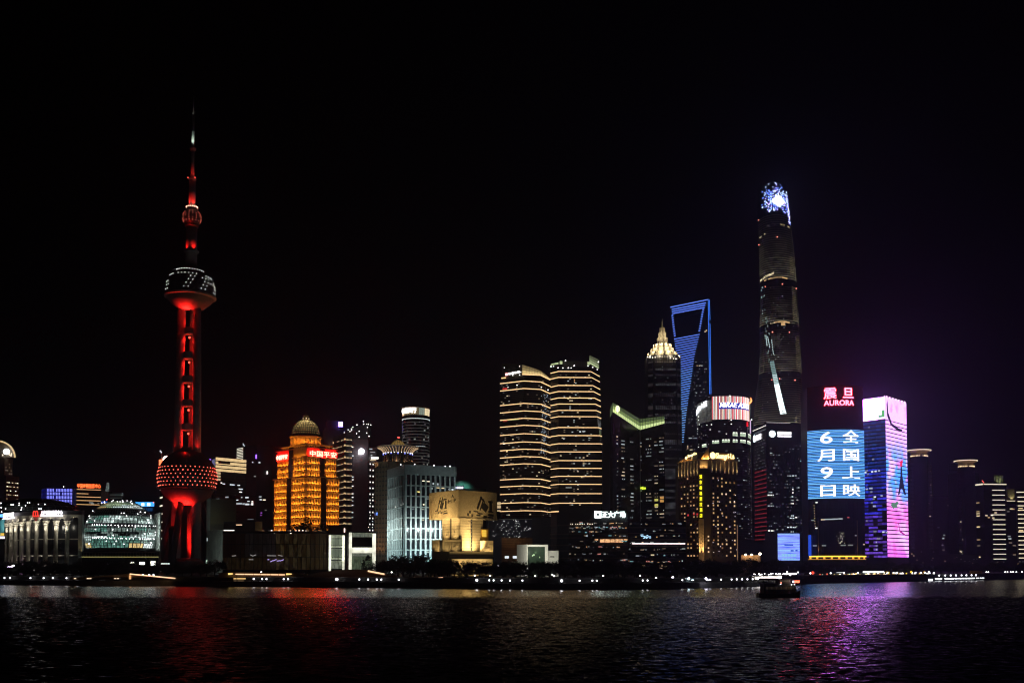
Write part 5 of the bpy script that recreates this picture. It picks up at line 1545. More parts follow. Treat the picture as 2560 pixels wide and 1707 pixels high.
 for u0, u1, y, m_ in ((.16, .30, 1218.5, w_dim[3]), (.30, .34, 1080, w_cool[1]), (.48, .52, 1079, w_cool[0]), (.55, .62, 1078, w_cool[1]), (.1, .14, 1097, w_cool[1]), (.42, .45, 1176, w_dim[3]), (.36, .38, 950, glow('amber_dim', (1, .5, .2), .9, False)), (.36, .38, 955, glow('amber_dim', (1, .5, .2), .9, False))):
  f.pane('lit_window', t, f.L*u0, f.L*u1, Z(y+1.4, 931), Z(y-1.4, 931), m_, .25)
 gg = [glow('fin_lime_%d' % i, (.78, .92, .50), s_, True) for i, s_ in enumerate((.62, .38, .22, .10))]
 q = Face(XY(1378, 938), XY(1398, 931)); 
 def quadpane(p0, p1, za, zb, zc, zd, m_, nm='screen_pane'):
  obj(nm, MB().prism([tuple(p0), tuple(p1), (p1.x, p1.y+.4), (p0.x, p0.y+.4)], [za, zb, zb, za], [zd, zc, zc, zd]), m_, t)
 quadpane(XY(1377.5, 938), XY(1397, 931.5), Z(912.5, 938), Z(910, 931), Z(905, 931), Z(910, 938), gg[0])
 quadpane(XY(1400, 931), XY(1407, 931), Z(910, 931), Z(910, 931), Z(902.5, 931), Z(902.5, 931), gg[0])
 for k in range(4):
  a, b = 1408+15.5*k, 1423+15.5*k
  quadpane(XY(a, 931.4), XY(b, 931.4), Z(916, 931), Z(916, 931), Z(902.5, 931), Z(902.5, 931), mat('roof_plate', (.12, .11, .10), .5), 'roof_plate')
 quadpane(XY(1470, 931), XY(1476, 931), Z(912, 931), Z(912, 931), Z(904, 931), Z(904, 931), gg[0])
 for k in range(4):
  dy = 5.4*k
  quadpane(XY(1475, 931), XY(1498, 953), Z(908.5-dy, 931), Z(921.5-dy*1.1, 953), Z(917-dy*1.1, 953), Z(904-dy, 931), gg[min(3, k)])
 obj('fin_post', MB().tube(tuple(W(1498.5, 922, 954)), tuple(W(1498.5, 890, 954)), .4), steel, t)
 dots('roof_lamps', t, [W(a, b, 929) for a, b in ((1414, 901.5), (1377.5, 916), (1384, 915.5), (1395, 919), (1407, 919.5), (1421, 919.5), (1428, 919.5), (1435.5, 914), (1470, 914.5), (1482, 918), (1493, 923.5), (1496, 904.5))], .55, glow('lamp_mid', (1, 1, .95), 3.0, False))
twin_towers()

def podiums():
 Y = 840
 t = thing('starry_podium', 'dark podium sprinkled with tiny white lights at the foot of the left twin tower', 'building', (X(1280, Y), Y, GROUND))
 P = [XY(1218, Y+4), XY(1330, Y), XY(1330, Y+30), XY(1218, Y+30)]
 body('wall', t, P, GROUND, Z(1296, Y), mat('podium_violet', (.03, .026, .05), .5))
 f = Face(P[0], P[1]); r = random.Random(3)
 pts = [f.p(f.L*r.uniform(.12, .97), Z(r.uniform(1299, 1345), Y), .2) for k in range(70)]
 dots('star_lamps', t, pts, .26, glow('star', (1, .97, 1), 1.1, False))
 f.pane('roof_edge', t, 0, f.L, Z(1297.5, Y), Z(1296, Y), mat('edge_pale', (.4, .38, .34), .6), .4, .5)
 fg = Face(XY(1243, Y-2), XY(1252, Y-2))
 for k, (y0, y1) in enumerate(((1255, 1262), (1264, 1270), (1275, 1278))):
  fg.pane('gold_cornice', t, 0, fg.L, Z(y1, Y), Z(y0, Y), glow('cornice_gold', (1, .72, .4), .6), .3, 2)
 t2 = thing('dark_podium', 'plain black podium between the twin towers and the white pavilion', 'building', (X(1352, 800), 800, GROUND))
 body('wall', t2, [XY(1330.5, 800), XY(1378, 800), XY(1378, 830), XY(1330.5, 830)], GROUND, Z(1294, 800), dark_clad)
 for k in range(6):
  q = Face(XY(1330.5, 800), XY(1378, 800)); q.pane('floor_band', t2, 0, q.L, Z(1306+12*k, 800), Z(1304+12*k, 800), bar_m, .3, .4)
 Y = 700
 t3 = thing('brown_banded_block', 'low brown block with timber coloured bands behind the white pavilion', 'building', (X(1290, Y), Y, GROUND))
 P = [XY(1254, Y), XY(1331, Y), XY(1331, Y+24), XY(1254, Y+24)]
 body('wall', t3, P, GROUND, Z(1343, Y), mat('brown_block', (.16, .10, .055), .8))
 f = Face(P[0], P[1])
 for k in range(8):
  f.pane('brown_band', t3, 0, f.L, Z(1350+6*k, Y), Z(1346+6*k, Y), mat('brown_band', (.24, .15, .08), .8), .3, .4)
 lamp('floodlight', t3, W(1280, 1345, Y-12), 900, (1, .6, .3), size=.5)
 for a, b in ((1262, 1272), (1282, 1292)):
  q = Face(XY(a, Y-.4), XY(b, Y-.4)); q.pane('lit_window', t3, 0, q.L, Z(1395, Y), Z(1389, Y), w_cool[0], .2)
 Y = 545
 t4 = thing('white_pavilion', 'small white box pavilion with a dark green glass front among the trees', 'building', (X(1340, Y), Y, GROUND))
 wm = mat('white_render', (.72, .72, .66), .8, var=.06)
 g = mat('green_glass', (.03, .055, .035), .25)
 body('left_wall', t4, [XY(1292, Y+9), XY(1317, Y), XY(1319, Y), XY(1319, Y+16), XY(1292, Y+16)], GROUND, Z(1360.5, Y), wm)
 body('glass_box', t4, [XY(1319.2, Y+1.2), XY(1362, Y+1.2), XY(1362, Y+15), XY(1319.2, Y+15)], GROUND, Z(1366, Y), g)
 body('roof_slab', t4, [XY(1319.2, Y), XY(1370, Y), XY(1370, Y+16), XY(1319.2, Y+16)], Z(1366, Y), Z(1361, Y), wm)
 body('right_frame', t4, [XY(1362.2, Y), XY(1370, Y), XY(1370, Y+16), XY(1362.2, Y+16)], GROUND, Z(1366.1, Y)-.02, wm)
 body('right_wall', t4, [XY(1370.2, Y+1), XY(1396, Y+2), XY(1396, Y+15), XY(1370.2, Y+15)], GROUND, Z(1375.5, Y), wm)
 f = Face(XY(1319.2, Y+1.2), XY(1362, Y+1.2))
 for k in range(1, 4):
  f.pane('mullion', t4, f.L*k/4-.05, f.L*k/4+.05, GROUND, Z(1366.2, Y), bar_m, .12, .2)
 for y in (1378, 1391):
  f.pane('transom', t4, 0, f.L, Z(y+.4, Y), Z(y-.4, Y), bar_m, .1, .2)
 for u, y, w in ((.36, 1386, .8), (.28, 1388, .5), (.7, 1392, .4)):
  f.pane('interior_light', t4, f.L*u-w/2, f.L*u+w/2, Z(y+2, Y), Z(y-1.5, Y), glow('green_lit', (.7, 1, .6), .5, False), .1)
 lamp('interior_lamp', t4, W(1340, 1380, Y-1.5), 60, (.6, 1, .5), size=.3)
 for k in range(4):
  q = Face(XY(1375.5+2.6*k, Y+1.2), XY(1377.4+2.6*k, Y+1.2)); q.pane('wall_letter', t4, 0, q.L, Z(1392.5, Y), Z(1389.5, Y), bar_m, .1, .2)
 for px, py in ((1300, 1396), (1314, 1380), (1384, 1399), (1345, 1356)):
  lamp('floodlight', t4, W(px, py, Y-9), 1900, (1, .97, .82), size=.4)
podiums()

def mall():
 Y = 760
 t = thing('shopping_mall', 'broad dark shopping mall with curved floors, scattered shop lights and a white roof sign', 'building', (X(1540, Y), Y, GROUND))
 left = [XY(1377, Y+14), XY(1392, Y+6), XY(1420, Y+1), XY(1460, Y-1), XY(1510, Y-1), XY(1569, Y)]
 body('curved_wing', t, left+[XY(1569, Y+50), XY(1377, Y+50)], GROUND, Z(1282, Y), dark_clad)
 right = [XY(1569.3, Y+2), XY(1714, Y+4)]
 body('right_wing', t, right+[XY(1714, Y+50), XY(1569.3, Y+50)], GROUND, Z(1302, Y), dark_glass)
 body('roof_block', t, [XY(1400, Y+14), XY(1486, Y+14), XY(1486, Y+40), XY(1400, Y+40)], Z(1282, Y), Z(1268, Y), dark_clad)
 edge = mat('mall_edge', (.12, .10, .08), .6)
 for y in (1312, 1334, 1343.5, 1362, 1376, 1394):
  obj('floor_edge', ring_mesh(left, Z(y+1.4, Y), Z(y-1.4, Y), .8, edge, 'x'), edge, t)
 fr = Face(*right)
 for y in (1318, 1332, 1348, 1364, 1380, 1396):
  fr.pane('floor_edge', t, 0, fr.L, Z(y+1, Y), Z(y-1, Y), edge, .5, .7)
 r = random.Random(8)
 fl = Face(left[2], left[5])
 cols = [w_warm[1], w_warm[2], w_dim[0], w_dim[1], w_dim[2], w_dim[3], w_dim[2], w_cool[1], w_cool[3], w_dim[3], glow('shop_orange', (1, .5, .2), .6, False), glow('shop_teal', (.3, .7, .75), .5, False), glow('shop_rose', (1, .35, .3), .6, False)]
 for k in range(120):
  y = r.choice((1307, 1317, 1320, 1329, 1339, 1352, 1367, 1384, 1399))+r.uniform(-1.5, 1.5)
  u = r.uniform(.01, .96); w = r.choice((.5, .7, .9, 1.6, 2.4)); h = r.choice((.4, .5, .7, 1.0))
  fl.pane('shop_light', t, fl.L*u, fl.L*u+w, Z(y, Y)-h/2, Z(y, Y)+h/2, r.choice(cols), 2.6, .3)
 for k in range(75):
  y = r.choice((1309, 1325, 1340, 1356, 1372, 1387, 1403))+r.uniform(-2, 2)
  u = r.uniform(.01, .95); w = r.choice((.5, .8, 1.4, 2.6)); h = r.choice((.4, .6, 1.0))
  fr.pane('shop_light', t, fr.L*u, fr.L*u+w, Z(y, Y)-h/2, Z(y, Y)+h/2, r.choice(cols+[w_dim[3], w_dim[0], w_dim[1]]), .3, .3)
 for k in range(14):
  u = .04+.028*k
  if k not in (2, 9): fl.pane('row_lamp', t, fl.L*u, fl.L*u+.45, Z(1311, Y), Z(1308.5, Y), w_warm[3], 2.6, .3)
 for a, b in ((1486, 1495), (1499, 1511), (1512, 1524), (1525, 1536), (1537, 1546), (1547, 1557), (1558, 1568)):
  m0, m1 = (fl.m_at(x) for x in (a, b))
  fl.pane('shop_front', t, m0+.1, m1-.1, Z(1355.5 if 1495 < a < 1556 else 1350, Y), Z(1347.3, Y), glow('shop_front', (1, .52, .24), 1.4, True, .6, (.7, .7, 1.5)), 2.4, .3)
 fr.pane('neon_line', t, fr.L*.07, fr.L*.985, Z(1359.3, Y), Z(1357, Y), glow('neon_pink_white', (1, .82, .80), 2.2), 1.1, .6)
 ice = glow('sign_ice', (.45, .75, 1), 1.4)
 for a, y, b in ((1601, 1336, 1608), (1602, 1339.5, 1613), (1610, 1342, 1620), (1607, 1344, 1612), (1616, 1337.5, 1620), (1619, 1340.5, 1627), (1614, 1344.5, 1618), (1622, 1343.5, 1627)):
  m0, m1 = (fr.m_at(x) for x in (a, b)); fr.pane('sign_stroke', t, m0, m1, Z(y+.9, Y), Z(y-.9, Y), ice, .6, .4)
 fr2 = Face(XY(1590, Y-40), XY(1680, Y-40))
 for px, w, h in ((1608, 7, 8), (1622.5, 4, 6), (1651, 10, 9), (1663, 5, 5), (1593, 2, 4)):
  q = Face(XY(px-w/2, Y+1.5), XY(px+w/2, Y+1.5)); q.pane('entrance_light', t, 0, q.L, Z(1416+h/2, Y), Z(1416-h/2, Y), glow('entrance_amber', (1, .66, .36), 1.4, True, .4, (.8, .8, .8)), .3, .5)
 # white roof sign
 wh = glow('sign_mall_white', (.82, 1.0, .96), 5.0)
 f = Face(XY(1486, Y-1.5), XY(1564, Y-1.5)); L = f.L
 sg = body('sign_frame', t, [XY(1486, Y+1), XY(1564, Y+1), XY(1564, Y+2), XY(1486, Y+2)], Z(1299, Y), Z(1276, Y), bar_m)
 z0, z1 = Z(1294.5, Y), Z(1277, Y)
 # square emblem with a round hole
 mb = MB(); c = f.p(L*.115, (z0+z1)/2); hw = L*.105; hh = (z1-z0)/2; rr = hh*.40; N = 32
 ring_i = [(c.x+f.d.x*rr*cos(2*pi*i/N), c.y+f.d.y*rr*cos(2*pi*i/N), c.z+rr*sin(2*pi*i/N)) for i in range(N)]
 def sq(a):
  k = 1/max(abs(cos(a)), abs(sin(a))); return (c.x+f.d.x*hw*k*cos(a), c.y, c.z+hh*k*sin(a))
 ring_o = [sq(2*pi*i/N) for i in range(N)]
 for dy in (0, .5):
  b = len(mb.v); mb.v += [(x, y+dy, z_) for x, y, z_ in ring_i]+[(x, y+dy, z_) for x, y, z_ in ring_o]
  for i in range(N):
   j = (i+1) % N; mb.f.append((b+i, b+j, b+N+j, b+N+i))
 obj('sign_emblem', mb, wh, sg)
 sign_text('sign_letters', sg, '正大广场', wh, lambda u, v, o: f.p(L*(.245+.75*u), z0+(z1-z0)*(.02+.94*v), .2+o), .010, .4, 1.02)
mall()

def green_crown_tower():
 A0, A, B, Cc = XY(1526, 992), XY(1533, 984), XY(1601, 1012), XY(1663, 996)
 t = thing('green_crown_tower', 'black tower with a V shaped roof edge of glowing lime green screens', 'building', (A.x, A.y, GROUND))
 zb = {0: Z(1045, 992), 1: Z(1029, 984), 2: Z(1074.5, 1012), 3: Z(1058, 996)}
 zt = {0: Z(1024, 992), 1: Z(1006, 984), 2: Z(1047, 1012), 3: Z(1040, 996)}
 bk = [Cc+Vector((2, 40)), B+Vector((0, 40)), A0+Vector((4, 40))]
 obj('wall', MB().prism([tuple(p) for p in (A0, A, B, Cc)+tuple(bk)], GROUND, [zb[0], zb[1], zb[2], zb[3], zb[3], zb[2], zb[0]]), dark_glass, t)
 gl = [glow('lime_%d' % i, c, s_, True) for i, (c, s_) in enumerate((((.80, 1, .42), .95), ((.62, .85, .30), .32), ((.45, .65, .28), .13)))]  # fade of light from the lower edge, put into three rows of glow
 for (P, Q, i, j, n) in ((A, B, 1, 2, 15), (B, Cc, 2, 3, 9)):
  f = Face(P, Q)
  for k in range(n):
   for h, (v0, v1) in enumerate(((0.0, .34), (.37, .66), (.69, 1.0))):
    u0, u1 = (k+.07)/n, (k+.93)/n
    def pt(u, v):
     q = P+(Q-P)*u; a = zb[i]+(zb[j]-zb[i])*u; b = zt[i]+(zt[j]-zt[i])*u
     return (q.x, q.y-.3, a+(b-a)*v)
    obj('screen_pane', MB().quad(pt(u0, v0), pt(u1, v0), pt(u1, v1), pt(u0, v1)), gl[h], t)
  for k in range(26):
   f.pane('fin', t, f.L*k/26, f.L*k/26+.25, GROUND, min(zb[i], zb[j])-.5, bar_m, .35, .4)
 f0 = Face(A0, A); obj('screen_pane', MB().quad(f0.p(0, zb[0]), f0.p(f0.L, zb[1]), f0.p(f0.L, zt[1]), f0.p(0, zt[0])), gl[2], t)
 obj('corner_fin', MB().tube((B.x, B.y-1, GROUND), (B.x, B.y-1, zt[2]), .45, n=6), mat('fin_blue', (.35, .42, .45), .4), t)
 q = Face(XY(1538.5, 983), XY(1550, 987)); L = q.L
 em = glow('emblem_gold', (1, .90, .55), 4.0)
 c = q.p(L/2, Z(1022, 985), .6); mb = MB(); N = 6
 for r0, r1 in ((2.1, 2.9), (0, 1.1)):
  b = len(mb.v)
  for i in range(N):
   a = 2*pi*(i+.5)/N
   for rr in (r0, r1): mb.v.append((c.x+q.d.x*rr*cos(a), c.y+q.d.y*rr*cos(a), c.z+rr*1.15*sin(a)))
  for i in range(N):
   j = (i+1) % N; mb.f.append((b+2*i, b+2*j, b+2*j+1, b+2*i+1))
 obj('emblem', mb, em, t)
 r = random.Random(12)
 fL, fR = Face(A, B), Face(B, Cc)
 for f, cols in ((fL, ((.15, 2), (.36, 4), (.68, 4))), (fR, ((.05, 1), (.36, 5), (.66, 3), (.88, 4)))):
  for u, n in cols:
   for k in range(24):
    y = 1095+8.6*k
    if r.random() < .50:
     m_ = r.choice([w_dim[0], w_dim[3], w_dim[2], w_cool[3], w_cool[1], w_warm[1]])
     for q_ in range(n):
      if r.random() < .8: f.pane('lit_window', t, f.L*u+q_*1.25-n*.6, f.L*u+q_*1.25-n*.6+.85, Z(y+1.3, 1000), Z(y-1.3, 1000), m_, .5, .4)
 for u, y, m_ in ((.88, 1244, glow('amber_win', (1, .5, .12), .6, False)), (.88, 1252, glow('amber_win', (1, .5, .12), .6, False)), (.66, 1262, glow('lemon_win', (.9, .85, .2), .6, False)), (.66, 1249, glow('lemon_win', (.9, .85, .2), .6, False))):
  fR.pane('lit_window', t, fR.L*u-2, fR.L*u+2, Z(y+3, 1000), Z(y-3, 1000), m_, .5, .4)
 ye = glow('sign_lemon', (.75, 1, .05), 1.5)
 for k, (a, b, c_, d) in enumerate(((1602, 1606, 1217.5, 1222), (1607, 1609.5, 1216, 1223.5), (1610, 1615, 1218, 1222.5))):
  q = Face(XY(a, 1009), XY(b, 1008.5)); q.pane('wall_sign', t, 0, q.L, Z(d, 1009), Z(c_, 1009), ye, 1.0, .5)
green_crown_tower()

def pagoda_tower():
 Y = 1640; s = Y/F; cx = X(1656, Y, 900)
 t = thing('pagoda_spire_tower', 'dark stepped skyscraper whose pagoda like pointed crown is lit cream gold', 'building', (cx, Y, GROUND))
 def octo(r, k=.72):
  return [(cx+r*a, Y+r*b) for a, b in ((-1, -k), (-k, -1), (k, -1), (1, -k), (1, k), (k, 1), (-k, 1), (-1, k))]
 clad = mat('silver_cladding', (.10, .10, .105), .45, metal=.4)
 fac = [(895, 1030, 41), (1030, 1140, 42.5), (1140, 1416, 44)]
 for y0, y1, r in fac:
  obj('shaft', MB().prism(octo(r*s), Z(y1, Y) if y1 < 1416 else GROUND, Z(y0, Y)), clad, t)
 # faint lit storey bands
 bm = glow('storey_faint', (.75, .70, .75), .035, False, .9, (.12, .12, .08))
 bb = glow('storey_faint2', (.70, .72, .80), .06, False, .9, (.12, .12, .08), seed=3)
 for k, (y, h) in enumerate(((900, 5), (913, 3), (931, 5), (945, 4), (968, 6), (994, 9), (1026, 12), (1044, 5), (1062, 4), (1090, 4), (1110, 12), (1128, 3), (1150, 4), (1166, 3), (1188, 26), (1216, 5), (1230, 6), (1246, 5), (1266, 16), (1284, 6))):
  r = next(r for a, b, r in fac if a <= y <= b)
  for (x0, x1, yy, o_) in ((-.72, .72, -1, 0),):
   f = Face((cx-.72*r*s, Y-r*s), (cx+.72*r*s, Y-r*s))
   f.pane('lit_storey', t, f.L*.1, f.L*.95, Z(y+h/2, Y), Z(y-h/2, Y), bm if k % 2 else bb, .3, .5)
   f2 = Face((cx-r*s, Y-.72*r*s), (cx-.72*r*s, Y-r*s)); f2.pane('lit_storey', t, .5, f2.L-.5, Z(y+h/2, Y), Z(y-h/2, Y), bm, .3, .5)
   f3 = Face((cx+.72*r*s, Y-r*s), (cx+r*s, Y-.72*r*s)); f3.pane('lit_storey', t, .5, f3.L-.5, Z(y+h/2, Y), Z(y-h/2, Y), bm, .3, .5)
 f = Face((cx-.72*41*s, Y-41*s-1.2), (cx+.72*41*s, Y-41*s-1.2))
 for k in range(13):
  f.pane('fin', t, f.L*k/12-.25, f.L*k/12+.25, Z(1290, Y), Z(897, Y), clad, .4, .6)
 lit_cells(t, f, frange(2, f.L-2, 12), [Z(925+9*i, Y) for i in range(36)], 1.6, 1.2, .08, [w_dim[0], w_dim[3], w_cool[3]], seed=9)
 # crown: stacked petals
 pet = mat('crown_metal', (.55, .50, .40), .5)
 tiers = [(898, 886, 39, 37), (886, 875, 30, 28.5), (876, 864, 23.5, 21), (866, 848, 13, 10), (848, 834, 9.5, 7), (836, 822, 6.5, 4)]
 for i, (y0, y1, r0, r1) in enumerate(tiers):
  cr = obj('crown_tier', MB().prism(octo(r0*s*.86), Z(y0, Y), Z(y1, Y), top=octo(r1*s*.80)), pet, t)
  n = 12 if i < 3 else 8
  for k in range(n):
   a = 2*pi*(k+.5)/n
   rr = r0*s*.92
   bxo('petal', cr, (cx+rr*cos(a), Y+rr*sin(a), (Z(y0, Y)+Z(y1, Y))/2+.8), r0*s*.40, 1.6, (Z(y1, Y)-Z(y0, Y))*1.1, pet, a+pi/2)
  for k in range(6):
   a = pi+pi*(k+.5)/6
   lamp('crown_lamp', cr, (cx+(r0*s+8.0)*cos(a), Y+(r0*s+8.0)*sin(a), Z(y0, Y)+1), (900, 800, 760, 420, 260, 150)[i]*5.5, (1, .80, .48), size=.5)
 obj('spire', MB().tube((cx, Y, Z(824, Y)), (cx, Y, Z(796, Y)), 1.6, .3, 8), pet, t)
 dots('cornice_lamps', t, [W(a, b, Y-42*s) for a, b in ((1619, 892), (1625, 893), (1632, 893.5), (1638, 893), (1676, 895), (1684, 896), (1689, 897), (1692, 896.5))], 1.0, glow('cornice_lamp', (1, .9, .7), 2.5, False))
pagoda_tower()

def aperture_tower():
 t = thing('aperture_skyscraper', 'tall skyscraper with an open trapezoid at its top, outlined by blue light lines', 'building', (X(1735, 1790), 1790, GROUND))
 Yl, Yr = 1800., 1740.
 xl, xr = X(1690, Yl, 1000), X(1775, Yr, 900)
 def P(px, py, out=0.0):
  """point of the slanting front seen at a pixel"""
  # front plane through (xl, Yl) and (xr, Yr)
  d = W(px, py, 1.0)-Vector((0, 0, CAMH)); d /= d.y
  # x = d.x*Y ; Y = Yl + (x-xl)*(Yr-Yl)/(xr-xl)
  k = (Yr-Yl)/(xr-xl)
  Yy = (Yl-k*xl)/(1-k*d.x) - out
  return Vector((0, 0, CAMH))+d*Yy
 glass = mat('blue_dark_glass', (.012, .016, .028), .25, var=.3, scale=.03)
 def slab(name, pts, th=34):
  v = [P(x, y) for x, y in pts]; n = len(v)
  mb = MB(); mb.v = [tuple(p) for p in v]+[(p.x+8, p.y+th, p.z) for p in v]
  mb.f = [tuple(range(n))]+[tuple(reversed(range(n, 2*n)))]+[(i, n+i, n+(i+1) % n, (i+1) % n) for i in range(n)]
  return obj(name, mb, glass, t)
 slab('lower_body', [(1701, 1440), (1782, 1440), (1778, 1000), (1773.6, 834), (1749, 838), (1685.5, 848), (1690, 880), (1697, 930)])
 slab('left_post', [(1685.5, 847.8), (1691, 847), (1686, 784), (1680, 785)])
 slab('right_post', [(1749, 837.8), (1773.6, 833.8), (1772, 766.5), (1760, 769)])
 slab('top_bridge', [(1680, 784.8), (1772, 766.3), (1771, 748), (1675.5, 768)])
 led = [glow('led_blue_%d' % i, c, s_, True) for i, (c, s_) in enumerate((((.13, .25, 1), 1.4), ((.14, .34, 1), 1.35), ((.20, .45, 1), 1.25), ((.05, .22, 1), 1.1)))]
 def line(a, b, w, m_, name='light_line'):
  p, q = P(*a, 1.2), P(*b, 1.2)
  mb = MB(); h = w/2
  mb.v = [(p.x, p.y, p.z-h), (q.x, q.y, q.z-h), (q.x, q.y, q.z+h), (p.x, p.y, p.z+h), (p.x, p.y+.8, p.z-h), (q.x, q.y+.8, q.z-h), (q.x, q.y+.8, q.z+h), (p.x, p.y+.8, p.z+h)]
  mb.f = [(0, 1, 2, 3), (4, 7, 6, 5), (0, 4, 5, 1), (3, 2, 6, 7), (0, 3, 7, 4), (1, 5, 6, 2)]
  return obj(name, mb, m_, t)
 for a, b in (((1675.5, 768), (1771, 748.5)), ((1679.5, 773.5), (1765, 757)), ((1679.5, 779), (1763.5, 762.6)), ((1681, 784), (1761.5, 768.5))):
  line(a, b, 1.5, led[0])
 def lx(y):
  tab = [(768, 1676), (847, 1685.5), (880, 1690), (893, 1695), (930, 1697), (1105, 1698)]
  for (y0, x0), (y1, x1) in zip(tab, tab[1:]):
   if y <= y1: return x0+(x1-x0)*(y-y0)/(y1-y0)
  return 1698
 def rx(y):
  tab = [(768, 1761), (836, 1749), (890, 1736), (920, 1732), (960, 1726.5), (1000, 1720.5), (1050, 1714), (1105, 1709)]
  for (y0, x0), (y1, x1) in zip(tab, tab[1:]):
   if y <= y1: return x0+(x1-x0)*(y-y0)/(y1-y0)
  return 1709
 for k in range(10):
  y = 789+5.6*k; line((lx(y), y), (lx(y)+4.5, y-.9), 1.6, led[0])
  y = 773.5+5.8*k; line((rx(y)-4.5, y+.9), (rx(y), y), 1.6, led[0])
 n = 45
 for k in range(n):
  yl = 847.5+(1105-847.5)*k/(n-1); sl = 11*(1-k/(n-1))+1.0
  x1 = rx(yl-sl)
  line((lx(yl), yl), (x1, yl-sl), 1.1, led[0] if k < 14 else (led[1] if k < 30 else led[2]))
 # the two upright lines on the near edge
 def upline(pts, m_):
  mb = MB()
  for (a, b) in zip(pts, pts[1:]):
   mb.tube(tuple(P(*a, 1.5)), tuple(P(*b, 1.5)), .62, n=5)
  obj('edge_line', mb, m_, t)
 upline([(1770.6, 749), (1774.3, 985)], led[3]); upline([(1773.6, 749.5), (1775, 800)], led[3]); upline([(1775, 808), (1777.6, 985)], led[3])
 r = random.Random(4)
 for px, py, w, m_ in ((1763, 829, 4, w_warm[1]), (1766, 826, 3, w_warm[0]), (1743, 914, 4, w_warm[2]), (1749, 914, 4, w_warm[1]), (1755, 914, 3, w_cool[1]), (1741, 982, 3, w_cool[1]), (1739, 1016, 4, w_cool[3]), (1730, 1048, 3, w_cool[3]), (1726, 1095, 9, w_cool[1]), (1738, 1095, 9, w_cool[3]), (1728, 1124, 7, w_warm[1])):
  line((px-w/2, py), (px+w/2, py-.3), 1.6, m_, 'lit_window')
 for k in range(60):
  y = r.choice([905+8.4*i for i in range(28)]); x0 = rx(y)+3; x = r.uniform(x0, max(x0+2, 1766))
  line((x, y), (x+r.uniform(1.5, 4), y-.3), 1.3, r.choice([w_dim[1], w_dim[0], w_dim[3], w_cool[3]]), 'lit_window')
 for px in (1699, 1722):
  a = P(px-4, 1116, 1); b = P(px+5, 1116, 1)
  obj('lit_lobby', MB().box(a.x, b.x, a.y-1, a.y+1, P(px, 1122).z, P(px, 1113).z), glow('lobby', (1, .72, .42), .6, True, .7, (.15, .15, .25)), t)
aperture_tower()

